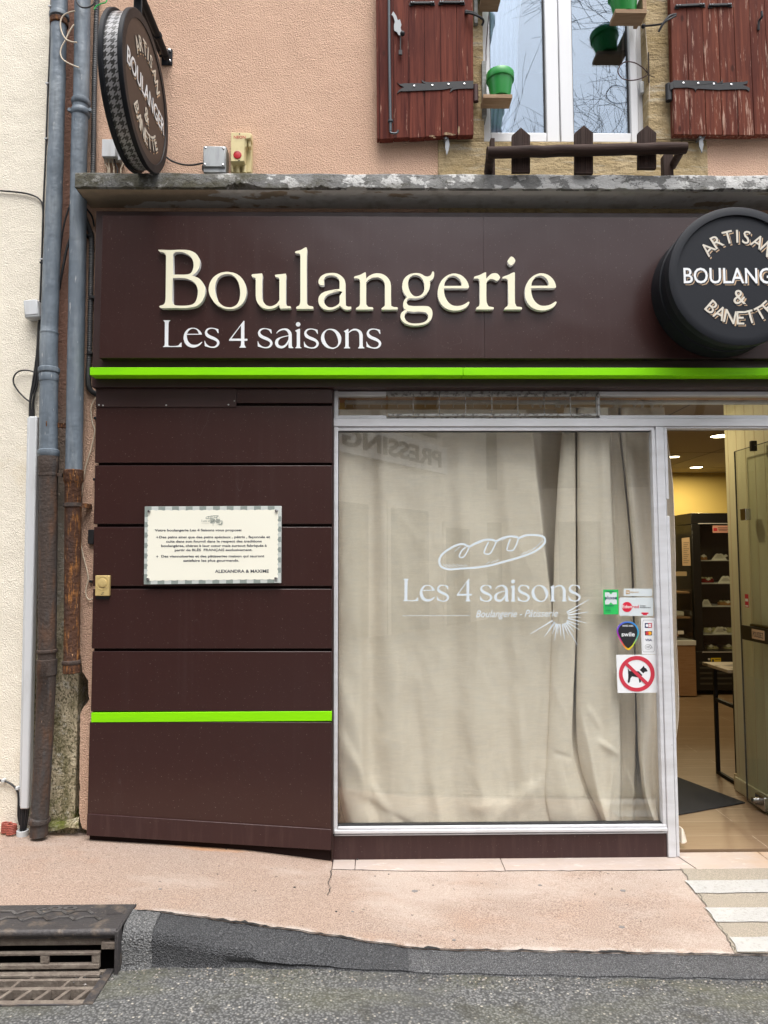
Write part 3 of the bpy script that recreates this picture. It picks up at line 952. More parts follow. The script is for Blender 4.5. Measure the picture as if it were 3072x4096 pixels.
# pavement
g = MB()
XT0 = W(1330, 3450, -0.08).x
px_ = sorted([-14, -6, XT0 - 0.002, XT0 + 0.002] + xs(-2.6, 3.0, 150) + [6, 14])
T0_ = W(1700, 3428, 0).z
YTF = WZ(1700, 3487, T0_).y
py_ = [0.03, -0.02, YTF * 0.5, YTF * 0.8, YTF + 0.004, YTF - 0.004] + [YTF - 0.03 + (YK - YTF + 0.03) * i / 9 for i in range(10)]
rows = []
for j in range(16):
    row = []
    for x in px_:
        y = py_[j] + ((0.0022 * sin(x * 37) + 0.0018 * sin(x * 91 + 2) + 0.0012 * sin(x * 171)) if j == 15 else 0)
        zz = zpave(x, y) + (0.003 if j < 15 else 0.002)
        if x > XT0 and j < 5: zz -= 0.06
        if x < XR2 + 0.05 and y < ybk + 0.07: zz = min(zz, zc - 0.006)
        row.append((x, y, zz))
    rows.append(row)
rows.append([(x, y - 0.002, z - 0.03) for x, y, z in rows[-1]])
g.grid(rows)
struct(build("pavement", g, K['pave'], angle=60))
# black joint between pavement and kerb
g = MB()
jr = [[], []]
for x in xs(XD + 0.02, 2.9, 240):
    w = max(0.0, rndg.gauss(0.0005, 0.0025)) + (0.008 if sin(x * 9.1) > 0.8 and rndg.random() < 0.5 else 0)
    y = YK + 0.0022 * sin(x * 37) + 0.0018 * sin(x * 91 + 2)
    jr[0].append((x, y + w, zpave(x, y) + 0.0065)); jr[1].append((x, y - 0.0045, zkerb(x) + 0.0060))
g.grid(jr)
struct(build("tar_joint", g, K['tar']))
# old grit surface with painted stripes in front of the door
def onpave(px, py, dz):
    q = W(px, py, -0.4)
    for _ in range(12):
        z = zpave(q.x, q.y)
        q = WZ(px, py, z)
    return (q.x, q.y, zpave(q.x, q.y) + dz)
g = MB()
L0, L1 = onpave(2722, 3480, 0), onpave(2945, 3818, 0)
rows = []
for j in range(13):
    t = j / 12
    y = L0[1] + (YK + 0.006 - L0[1]) * t
    xl = L0[0] + (L1[0] - L0[0]) * t + 0.006 * sin(t * 17) + 0.004 * sin(t * 41)
    rows.append([(x, y, zpave(x, y) + 0.0065) for x in xs(xl, 3.4, 12)])
g.grid(rows)
struct(build("grit_patch", g, K['beigegrit']))
for (a, b, c, d) in (((2738, 3531), (3072, 3525), (2782, 3581), (3072, 3580)), ((2818, 3640), (3072, 3637), (2864, 3697), (3072, 3695)), ((2918, 3759), (3072, 3757), (2948, 3818), (3072, 3820))):
    A, B, C_, D = [onpave(*q, 0) for q in (a, b, c, d)]
    rows = []
    for j in range(5):
        t = j / 4
        xl = A[0] + (C_[0] - A[0]) * t + (0.008 * rndg.random() if 0 < j < 4 else 0)
        row = []
        for x in xs(xl, 3.3, 40):
            y = A[1] + (C_[1] - A[1]) * t
            if j in (0, 4): y += rndg.gauss(0, 0.0018)
            row.append((x, y, zpave(x, y) + 0.0105))
        rows.append(row)
    g = MB(); g.grid(rows)
    struct(build("painted_stripe", g, K['roadpaint']))
# stone tiles along the shop window and door
tz = lambda x: lerp_tab(T_wall, x) + 0.002
YTF = WZ(1700, 3487, tz(0.2)).y
cuts = [W(1330, 3450, -0.08).x, W(1420, 3460, -0.1).x, W(2012, 3450, -0.1).x, W(2698, 3420, 0).x, W(2960, 3440, 0).x + 0.1, 3.0]
for i in range(5):
    x0, x1 = cuts[i] + 0.0015, cuts[i + 1] - 0.0015
    sk = 0.07 if i == 3 else 0.0
    sk0 = 0.035 if i == 3 else 0.0
    g = MB()
    zz = (tz(x0) + tz(x1)) / 2 + 0.001 * (i % 2)
    g.prism([(x0 - (0.0 if i != 3 else 0.0), 0.02, zz), (x1, 0.02, zz), (x1 + (0.036 if i == 2 else 0), YTF, zz), (x0 + sk0, YTF, zz)], (0, 0, -0.05))
    struct(build("doorstep_tile", g, K['tile'], bevel=0.002))
g = MB()
rows = [[], []]
for x in xs(cuts[0], 3.0, 90):
    w = max(0, rndg.gauss(0.003, 0.003))
    rows[0].append((x, YTF + 0.003, tz(x) - 0.002)); rows[1].append((x, YTF - 0.003 - w, zpave(x, YTF) + 0.0062))
g.grid(rows)
struct(build("tile_joint", g, K['tar']))

# thin cracks in the pavement
def crack(pts, w):
    g = MB()
    r0, r1 = [], []
    P = [Vector(onpave(x, y, 0.0072)) for x, y in pts]
    Q = []
    for a, b in zip(P, P[1:]):
        for j in range(5):
            q = a.lerp(b, j / 5)
            Q.append(q + Vector((rndg.gauss(0, 0.004), rndg.gauss(0, 0.003), 0)))
    for i, q in enumerate(Q):
        ww = w * (0.35 + 0.65 * rndg.random())
        r0.append((q.x - ww, q.y, q.z)); r1.append((q.x + ww, q.y, q.z))
    g.grid([r0, r1])
    return struct(build("pavement_crack", g, K['tar']))
crack([(1326, 3488), (1322, 3510), (1312, 3540), (1322, 3560), (1310, 3592)], 0.0022)
crack([(2722, 3478), (2752, 3520), (2790, 3578), (2840, 3650), (2890, 3720), (2925, 3780), (2945, 3815)], 0.0014)
# stones and leaves lying about
for (x, y, s) in ((1178, 3553, 5), (1500, 3508, 3), (1345, 3650, 4), (905, 3400, 4), (870, 3500, 3), (1325, 3440, 5), (1430, 3440, 5), (1555, 3500, 3), (2380, 3390 + 190, 3)):
    g = MB()
    q = onpave(x, y, 0.004)
    g.ball(q, s * 0.0010, 8, sz=(1.3, 0.9, 0.6))
    tag(build("pebble", g, K['tar'], base=q), "tiny dark pebble lying loose on the pink pavement", "pebble", "tiny dark pebbles on the pavement")
# pale joints across the kerb
for pxj, w_ in ((1692, 0.016), (2738, 0.013)):
    xj = W(pxj, 3855, -0.9).x
    g = MB(); sl_ = []
    for k in range(5):
        u = xj + w_ * (k / 4 - 0.5)
        i = min(range(len(kx)), key=lambda q: abs(kx[q] - u))
        i0 = max(0, min(i, len(kx) - 2)); 
        if kx[i0] > u and i0 > 0: i0 -= 1
        f_ = (u - kx[i0]) / (kx[i0 + 1] - kx[i0])
        sl_.append([(u + 0.012 * j_ / 6, prof[i0][j_][1] + (prof[i0 + 1][j_][1] - prof[i0][j_][1]) * f_ - 0.0015, prof[i0][j_][2] + (prof[i0 + 1][j_][2] - prof[i0][j_][2]) * f_ + 0.002) for j_ in range(2, 7)])
    g.grid(list(map(list, zip(*sl_))))
    struct(build("kerb_joint", g, K['kerb_old']))
# old chewing gum trodden into the pavement
for (x, y, r_) in ((1658, 3568, 0.013), (2492, 3566, 0.012), (2487, 3712, 0.011), (1816, 3764, 0.007), (2160, 3544, 0.008), (1410, 3650, 0.006), (640, 3560, 0.007)):
    q = Vector(onpave(x, y, 0.0045)); g = MB()
    P_ = [q + Vector((r_ * (1 + 0.18 * sin(k * 2.3 + x)) * cos(k * pi / 8), r_ * (0.8 + 0.15 * cos(k * 1.7 + y)) * sin(k * pi / 8), 0)) for k in range(16)]
    g.prism(P_, (0, 0, -0.0015))
    tag(build("gum_spot", g, K['gum'], base=q), "flat grey trodden gum spot on the pink pavement", "gum spot", "trodden gum spots on the pavement")
# loose grit gathered along the foot of the kerb
gm = MB()
rg = random.Random(21)
for _ in range(900):
    x = rg.uniform(-1.05, 2.4); y = YB - 0.012 - abs(rg.gauss(0, 0.045))
    s_ = rg.uniform(0.0018, 0.0052)
    c_ = Vector((x, y, zroad(x) + min(0.05, 0.016 * (YB - y)) + s_ * 0.3))
    a_, b_, d_ = rg.uniform(0.7, 1.3), rg.uniform(0.7, 1.2), rg.uniform(0.5, 0.8)
    P_ = [c_ + Vector((s_ * a_, 0, 0)), c_ + Vector((0, s_ * b_, 0)), c_ - Vector((s_ * a_, 0, 0)), c_ - Vector((0, s_ * b_, 0)), c_ + Vector((s_ * .2, s_ * .1, s_ * d_)), c_ - Vector((0, 0, s_ * d_))]
    gm.add(P_, [(0, 1, 4), (1, 2, 4), (2, 3, 4), (3, 0, 4), (1, 0, 5), (2, 1, 5), (3, 2, 5), (0, 3, 5)], rg.choice([0, 0, 0, 1, 2]))
struct(build("loose_grit", gm, [K['kerb_grey'], K['mortar'], K['beigegrit']], smooth=False), "stuff")
def leaf(px, py, L, rot, lab, z=None):
    q = Vector(onpave(px, py, 0.006)) if z is None else WZ(px, py, z)
    g = MB()
    P = []
    for i in range(7):
        t = i / 6
        w = 0.32 * L * sin(pi * min(t * 1.05, 1)) * (1 - 0.3 * t)
        P.append([(-w, L * (t - 0.5), 0.35 * L * abs(t - 0.5) + 0.10 * L), (0, L * (t - 0.5), 0.12 * L * t + 0.02 * L), (w, L * (t - 0.5), 0.28 * L * (1 - t) + 0.12 * L)])
    R = Matrix.Rotation(rot, 3, 'Z')
    g.grid([[q + R @ Vector(p) for p in r] for r in P])
    g.tube([q + R @ Vector((0, L * 0.5, 0.14 * L)), q + R @ Vector((0.05 * L, L * 0.95, 0.2 * L))], 0.0008, 5)
    tag(build("dead_leaf", g, K['leaf'], base=q), lab, "leaf")
leaf(2030, 3436, 0.042, 0.9, "curled brown dead leaf on the tile joint below the window", 0.004)
leaf(2095, 3938, 0.035, 1.9, "crumpled brown dead leaf on the road beside the kerb", -0.03)
leaf(1595, 3892, 0.03, 2.6, "narrow pale dead leaf at the foot of the kerb", -0.015)

# ------------------------------------------------------------------ the house left of the pipes
XB = W(195, 1665, 0.0).x
cream = thing("cream_house", "cream stuccoed house wall beside the two downpipes", "house", (-2.4, 0, 0))
g = MB(); g.box(-9.0, XB - 0.035, -0.012, 0.5, -0.3, 7.5)
build("wall", g, K['cream'], cream)
# ------------------------------------------------------------------ the pink house
pink = thing("pink_house", "pink stuccoed house above and around the bakery shop front", "house", (0, 0, 0))
WL, WR = W(1931, 300, 0.0).x, W(2566, 300, 0.07).x
WB, WT = W(2200, 569, 0.0).z, 5.2
XP = W(1333, 2400, 0.0).x            # right edge of the pillar
ZC = 3.25
g = MB()
XPL = W(338, 700, 0.0).x
g.box(XPL, WL, 0, 0.35, ZC, 7.5); g.box(WR, 9, 0, 0.35, ZC, 7.5)
g.box(WL, WR, 0, 0.35, ZC, WB - 0.02); g.box(WL, WR, 0, 0.35, WT, 7.5)
g.box(W(358, 2808, 0.0).x, XP, 0.004, 0.35, -0.3, ZC)                    # pillar
g.box(XP, 2.55, 0.06, 0.35, 2.36, ZC)                          # lintel over the shop
g.box(2.55, 9, 0.004, 0.35, -0.3, ZC)
# narrow render strip with its broken edge
rag = [(338, 838), (337, 1200), (333, 1600), (332, 1839), (327, 2047), (321, 2346), (319, 2450), (318, 2550), (321, 2616), (330, 2688), (352, 2722), (353, 2760), (356, 2800), (338, 2825), (322, 2852), (319, 2950), (318, 3151), (316, 3252), (322, 3290), (330, 3318)]
ragp = []
for (a, b) in zip(rag, rag[1:]):
    for j in range(6):
        t = j / 6
        ragp.append((a[0] + (b[0] - a[0]) * t + rndg.gauss(0, 1.1), a[1] + (b[1] - a[1]) * t))
pts = [W(x, y, -0.012) for x, y in ragp] + [W(410, 3345, -0.012), W(410, 838, -0.012)]
vs_, fs_ = fill2d([[(p.x, p.z) for p in pts]])
V, F = thick(vs_, fs_, lambda x, z, d: (x, -0.012 + d, z), 0.03)
g.add(V, F)
build("wall", g, K['pink'], pink)
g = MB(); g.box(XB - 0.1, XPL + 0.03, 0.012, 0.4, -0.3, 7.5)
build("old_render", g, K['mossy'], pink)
g = MB()
rr = MB()
foot = [(190, 3245), (205, 3275), (215, 3250), (240, 3258), (262, 3240), (285, 3262), (310, 3240), (322, 3270)]
r0 = [W(x, y + rndg.gauss(0, 4), 0.0) for x, y in ((185, 3292), (205, 3286), (225, 3280), (245, 3284), (265, 3272), (290, 3280), (318, 3262))]
r1 = [W(x, y, -0.03 - 0.01 * rndg.random()) for x, y in ((185, 3322), (205, 3325), (225, 3322), (245, 3318), (265, 3310), (290, 3312), (318, 3315))]
g.grid([r0, [a.lerp(b, 0.5) + Vector((0, -0.015, 0)) for a, b in zip(r0, r1)], r1])
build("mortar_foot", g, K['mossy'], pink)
# stone surround of the upper window
g = MB()
xs0, xs1 = W(1752, 630, -0.006).x, W(2830, 630, -0.006).x
zt = W(1850, 560, -0.006).z
g.box(WL - 0.14, WL + 0.003, -0.006, 0.3, zt + 0.006, WT); g.box(WR - 0.003, WR + 0.17, -0.006, 0.3, zt + 0.006, WT)
g.box(xs0, WL + 0.002, -0.008, 0.3, WB - 0.0, zt + 0.004); g.box(WR - 0.002, xs1, -0.008, 0.3, WB - 0.0, zt + 0.004)
g.box(xs0, xs1, -0.010, 0.3, ZC + 0.02, WB - 0.002)
build("stone_surround", g, K['stone'], pink, bevel=0.006)
# concrete canopy over the shop front
YC = -0.20
xa = W(300, 720, YC).x
zt_, zb_ = W(1500, 694, YC).z, W(1500, 754, YC).z
zs_ = W(400, 832, 0.0).z
def chip(x):
    u = abs(sin(x * 5.3 + 0.4) * sin(x * 13.7) + 0.35 * sin(x * 41 + 2))
    c = 0.003 * sin(x * 30) + 0.002 * sin(x * 97)
    for cx, w, d in ((W(960, 745, YC).x, 0.09, 0.034), (W(1280, 760, YC).x, 0.04, 0.02), (W(1430, 757, YC).x, 0.05, 0.015), (W(2480, 750, YC).x, 0.03, 0.016), (W(2950, 753, YC).x, 0.12, 0.008)):
        if abs(x - cx) < w: c += d * (1 - (abs(x - cx) / w) ** 2) * (0.75 + 0.25 * sin(x * 210))
    return c
cx_ = xs(xa, 3.2, 330) + [8.0]
top, fr, bot, so = [], [], [], []
A_, B_ = MB(), MB()
rA = [[], [], [], [], []]
rB = [[], [], []]
for x in cx_:
    c = chip(x)
    rA[0].append((x, 0.01, zt_ + 0.03)); rA[1].append((x, YC + 0.006, zt_ + 0.002 * sin(x * 17))); rA[2].append((x, YC, zt_ - 0.008))
    rA[3].append((x, YC + 0.001 * sin(x * 60), zb_ + max(c, 0) + 0.002)); rA[4].append((x, YC + 0.02 + max(c, 0) * 0.7, zb_ + max(c, 0) * 0.4 + 0.001))
    rB[0].append((x, YC + 0.02 + max(c, 0) * 0.7, zb_ + max(c, 0) * 0.4 + 0.001)); rB[1].append((x, YC + 0.05, zb_ + 0.004)); rB[2].append((x, 0.02, zs_))
A_.grid(rA); 
A_.add([(xa, 0.01, zt_ + 0.03), (xa, YC + 0.006, zt_), (xa, YC, zt_ - 0.008), (xa, YC, zb_), (xa, 0.02, zs_)], [(0, 4, 3, 2, 1)])
B_.grid(rB)
build("canopy", A_, K['canopy'], pink, angle=50)
build("canopy_soffit", B_, K['soffit'], pink)

# upper window: white frame, two sashes
wy = 0.07
win = MB()
zt2 = W(2200, 540, wy).z          # glass bottom
xl, xr = WL - 0.05, WR + 0.06
x1, x2, x3, x4, x5, x6 = [W(p, 300, wy).x for p in (1957, 2178, 2232, 2286, 2512, 2545)]
zb2 = WB - 0.0
win.box(xl, WL + 0.004, wy - 0.01, wy + 0.06, zb2, WT + 0.1); win.box(x6, xr, wy - 0.01, wy + 0.06, zb2, WT + 0.1)
win.box(WL + 0.004, x6, wy - 0.012, wy + 0.06, zb2, zt2 - 0.055)
wf = build("window", win, K['pvcwin'], pink, bevel=0.004)
for a, b, c, d in ((WL + 0.005, x1, x2, x3 - 0.0015), (x3 + 0.0015, x4, x5, x6 - 0.001)):
    s = MB()
    s.box(a, b, wy - 0.022, wy + 0.045, zt2 - 0.053, WT); s.box(c, d, wy - 0.022, wy + 0.045, zt2 - 0.053, WT)
    s.box(b, c, wy - 0.022, wy + 0.045, zt2 - 0.053, zt2)
    build("sash", s, K['pvcwin'], wf, bevel=0.005)
    s = MB(); s.box(b, b + 0.006, wy - 0.004, wy + 0.03, zt2, WT); s.box(c - 0.006, c, wy - 0.004, wy + 0.03, zt2, WT)
    s.box(b, c, wy - 0.004, wy + 0.03, zt2 - 0.003, zt2 + 0.005)
    build("gasket", s, K['gasket'], wf)
    s = MB(); s.box(b + 0.001, c - 0.001, wy + 0.004, wy + 0.010, zt2 + 0.001, WT)
    build("pane", s, K['glass_up'], wf)
s = MB()
q = W(2568, 340, wy - 0.03)
s.box(q.x - 0.012, q.x + 0.008, q.y - 0.012, q.y + 0.01, q.z - 0.05, q.z + 0.015)
build("hinge", s, K['greybox'], wf, bevel=0.004)
# dark room behind, with a sheer curtain at one side
s = MB(); s.box(WL - 0.4, WR + 0.5, 1.6, 1.63, WB - 0.2, WT)
s.box(WL - 0.4, WL - 0.38, 0.36, 1.6, WB - 0.2, WT); s.box(WR + 0.48, WR + 0.5, 0.36, 1.6, WB - 0.2, WT)
s.box(WL - 0.4, WR + 0.5, 0.36, 1.63, WB - 0.22, WB - 0.2); s.box(WL - 0.4, WR + 0.5, 0.36, 1.63, WT, WT + 0.02)
build("upstairs_room", s, K['dim_room'], pink)
s = MB()
rows = []
for j in range(12):
    t = j / 11
    py = 560 - 620 * t
    xe = 2100 - 70 * (1 - t) ** 1.2 + 12 * sin(t * 6)
    rows.append([W(1950 + (xe - 1950) * i / 30, py, 0.17 + 0.018 * sin(i * 1.3 + t) * (0.4 + i / 40)) for i in range(31)])
s.grid(rows)
tag(build("sheer_curtain", s, K['sheer'], base=W(2000, 400, .26)), "white sheer curtain hanging behind the upper window pane", "curtain")

# ------------------------------------------------------------------ buildings, sign and tree across the street (seen in the panes)
def facade(name, label, A, B, h, wins, mats, roof=True, depth=5.0, zg=-0.3):
    """A,B ground corners as seen from the street; windows (u, z0, width, height) along it"""
    A, B = Vector((A[0], A[1], 0)), Vector((B[0], B[1], 0))
    L = (B - A).length
    d = (B - A).normalized()
    n = Vector((0, 0, 1)).cross(d)               # towards the street
    if n.y < 0: n = -n
    t = thing(name, label, "house", tuple(A.lerp(B, 0.5)))
    def bx(mb, u0, u1, w0, w1, z0, z1):
        P = [A + d * u0 + n * w1 + Vector((0, 0, z0)), A + d * u1 + n * w1 + Vector((0, 0, z0)), A + d * u1 + n * w1 + Vector((0, 0, z1)), A + d * u0 + n * w1 + Vector((0, 0, z1))]
        mb.prism(P, -n * (w1 - w0))
    m = MB(); bx(m, 0, L, -depth, 0, zg, h)
    build("wall", m, mats[0], t)
    if roof:
        m = MB()
        P = [A + d * -0.2 + n * 0.35 + Vector((0, 0, h)), A + d * -0.2 + n * (-depth / 2) + Vector((0, 0, h + 1.7)), A + d * -0.2 + n * (-depth - 0.2) + Vector((0, 0, h))]
        m.prism(P, d * (L + 0.4))
        build("roof", m, K['roof'], t)
    for (u, z0, w, hh) in wins:
        m = MB(); bx(m, u - 0.12, u + w + 0.12, 0.001, 0.03, z0 - 0.14, z0 + hh + 0.12)
        f = build("window", m, K['opp_trim'], t)
        m = MB(); bx(m, u, u + w, 0.031, 0.036, z0, z0 + hh)
        build("pane", m, K['opp_dark'], f)
    return t, A, d, n
PA, PB = Vector((-0.63, -8.63, 0)), Vector((1.37, -11.73, 0))
dv = (PB - PA).normalized()
C0 = PA - dv * 1.6
C1 = PB + dv * 2.6
tP, fa, fd, fn_ = facade("laundry_building", "pale corner building across the street with the lettered white board", C0, C1, 6.4,
    [(0.9, 0.0, 1.6, 2.5), (3.3, 0.0, 1.5, 2.5), (5.6, 0.0, 1.2, 2.2), (1.2, 4.1, 0.9, 1.4), (4.3, 4.1, 0.9, 1.4)], [K['opp_wall']], roof=False, depth=4.0)
facade("corner_house", "pale house across the street beside the corner building", (-13.0, C0.y + 0.1), (C0.x - 0.02, C0.y), 9.6,
    [(1.5, 0.2, 1.0, 2.0), (4.5, 0.2, 1.2, 2.2), (7.5, 0.8, 1.2, 1.5), (2.5, 3.6, 1.0, 1.6), (6.0, 3.6, 1.0, 1.6), (9.0, 3.6, 1.0, 1.6), (2.5, 6.6, 1.0, 1.6), (6.0, 6.6, 1.0, 1.6)], [K['opp_wall2']], roof=False, depth=4.0)
facade("far_house", "red roofed house across the street beyond the corner", (C1.x - 1.2, -16.0), (16.0, -13.6), 7.6,
    [(0.8, 0.5, 1.1, 2.0), (3.4, 0.5, 1.1, 2.0), (6.0, 0.5, 1.1, 2.0), (0.8, 3.4, 1.0, 1.7), (3.0, 3.4, 1.0, 1.7), (5.2, 3.4, 1.0, 1.7), (7.4, 3.4, 1.0, 1.7)], [K['opp_wall']], roof=True, depth=5.0)
sg = thing("laundry_sign", "white board with large dark capitals on the corner building", "sign", tuple(PA + Vector((0, 0, 3.4))))
def onf(u, z, w): return PA + dv * u + fn_ * w + Vector((0, 0, z))
LS = (PB - PA).length
m = MB(); m.prism([onf(-0.25, 3.36, 0.08), onf(LS + 0.3, 3.36, 0.08), onf(LS + 0.3, 3.95, 0.08), onf(-0.25, 3.95, 0.08)], -fn_ * 0.06)
build("board", m, K['opp_sign'], sg)
vs_, fs_ = text2d("PRESSING", 0.03)
xa_, xb_ = min(v.x for v in vs_), max(v.x for v in vs_)
m = MB()
# read from the shop: starts at the far end
V, F = thick(vs_, fs_, lambda x, y, d: onf(LS - (x - xa_) / (xb_ - xa_) * LS, 3.49 + y * 0.34 / 0.73, 0.095 - d), 0.012)
m.add(V, F)
build("lettering", m, K['plaque_ink'], sg)
# bare tree
tr = thing("bare_tree", "tall leafless tree standing across the street", "tree", (6.4, -11.2, -0.2))
rt = random.Random(3)
trunk, crown = MB(), MB()
def limb(p, d, L, r, lev):
    n = 4 if lev < 3 else 3
    P, R = [p.copy()], [r]
    q = p.copy(); dd = d.copy()
    for i in range(n):
        dd = (dd + Vector((rt.gauss(0, .09), rt.gauss(0, .09), rt.gauss(0.03, .06)))).normalized()
        q = q + dd * (L / n)
        P.append(q.copy()); R.append(max(r * (1 - 0.55 * (i + 1) / n), 0.0028))
    (trunk if lev < 1 else crown).tube(P, R, 7 if lev < 2 else 4 if lev < 3 else 3, 0, caps=False)
    if lev >= 5: return
    k = [6, 5, 5, 4, 4][lev]
    for j in range(k):
        t = 0.3 + 0.7 * (j + rt.random()) / k
        a = min(int(t * n), n - 1)
        b = P[a].lerp(P[a + 1], t * n - a)
        ax = Vector((rt.gauss(0, 1), rt.gauss(0, 1), rt.gauss(0, 1))).normalized()
        nd = (dd * 0.75 + (ax - dd * ax.dot(dd)).normalized() * 0.75 + Vector((0, 0, 0.12))).normalized()
        limb(b, nd, L * rt.uniform(0.5, 0.72), max(R[a] * 0.46, 0.005), lev + 1)
limb(Vector((6.4, -11.2, -0.2)), Vector((-0.05, 0.02, 1)), 7.5, 0.14, 0)
build("trunk", trunk, K['bark'], tr)
build("crown", crown, K['bark'], tr)
# ------------------------------------------------------------------ bakery shop front
shop = thing("shop_front", "dark maroon clad bakery shop front with aluminium window and open door", "shop front", (0, 0, 0))
YP = -0.075       # face of the cladding
XR_ = W(1327, 2400, YP).x
def panel(px_l, y0, y1, name="cladding_panel", mat=None, Y=YP, pr=1327, y1r=None, y0r=None, bevel=0.002):
    y0r = y0 if y0r is None else y0r
    y1r = y1 if y1r is None else y1r
    m = MB()
    xl = W(px_l, (y0 + y1) / 2, Y).x
    xr = XR_ if pr == 1327 else W(pr, (y0 + y1) / 2, Y).x
    m.prism([(xl, Y, W(px_l, y0, Y).z), (xr, Y, W(pr, y0r, Y).z), (xr, Y, W(pr, y1r, Y).z), (xl, Y, W(px_l, y1, Y).z)], (0, 0.03, 0))
    return build(name, m, mat or K['maroon'], shop, bevel=bevel)
panel(945, 1556, 1612)
panel(382, 1624, 1851)
panel(377, 1862, 2096)
panel(373, 2108, 2344)
panel(369, 2356, 2594)
panel(366, 2606, 2845)
panel(354, 2889, 3262, y1r=3322)
panel(347, 3256, 3342, "skirting_panel", K['maroon_low'], YP - 0.008, y0r=3318, y1r=3402)
p = panel(383, 1553, 1628, "cover_panel", K['maroon_flat'], YP - 0.006, pr=945)
for (x, y) in ((396, 1620), (412, 1622), (665, 1621), (914, 1619), (938, 1604)):
    m = MB(); q = W(x, y, YP - 0.006); m.lathe(q, (0, -1, 0), [(0, 0.0042), (0.0015, 0.004), (0.002, 0.001)], 12)
    build("screw", m, K['alu_dirty'], p)
m = MB(); m.pbox(364, 2848, 1327, 2887, YP - 0.002, 0.03)
build("green_strip", m, K['lime'], shop, bevel=0.002)
m = MB(); m.box(W(372, 2400, YP).x + 0.004, XR_ - 0.004, YP + 0.02, 0.003, -0.1, 2.42)
build("backing", m, K['black_gap'], shop)
# ---- fascia
YF, YS = -0.10, -0.145
m = MB()
xl = W(376, 1200, YF).x
m.box(xl, 3.3, YF, -0.0, W(1500, 1549, YF).z, W(1500, 848, YF).z)
build("fascia_board", m, K['maroon_flat'], shop, bevel=0.002)
m = MB()
m.box(W(359, 1485, -0.17).x, W(1852, 1485, -0.17).x - 0.0006, -0.17, YF - 0.0005, W(1500, 1501, -0.17).z, W(1500, 1470, -0.17).z)
m.box(W(1852, 1485, -0.17).x + 0.0006, 3.3, -0.1697, YF - 0.0005, W(1500, 1501, -0.17).z, W(1500, 1470, -0.17).z)
build("green_strip", m, K['lime'], shop, bevel=0.002)
sign = thing("fascia_sign", "long maroon fascia sign with cream raised serif letters", "sign", tuple(W(1500, 1430, YS)))
m = MB()
xs_ = W(1936, 1150, YS).x
za, zb = W(1500, 1433, YS).z, W(1500, 866, YS).z
x0 = W(403, 1150, YS).x
m.box(x0, xs_ - 0.0001, YS, YF - 0.0005, za, zb); m.box(xs_ + 0.0001, 3.25, YS, YF - 0.0005, za, zb)
build("panel", m, K['maroon'], sign, bevel=0.0012)
R1, R2, R3, R4, R5 = zmap(620, 970, 4.1475), zmap(980, 970, 4.1475), zmap(1270, 1030, 4.1475), zmap(1580, 1030, 4.1475), zmap(1860, 1000, 4.1475)
E_OUT = "990,265 1080,285 1150,335 1200,400 1225,470 1222,500 1205,512! 815,512! 813,540 820,600 845,680 890,745 950,790 1020,805 1100,795 1160,770 1215,735 1235,740! 1232,760 1200,810 1130,855 1040,878 960,878 870,855 790,800 735,720 712,640 710,560 725,480 770,385 840,315 920,275"
E_IN = "818,472! 1095,470! 1105,445 1095,400 1060,345 1000,308 950,302 890,325 850,370 825,420"
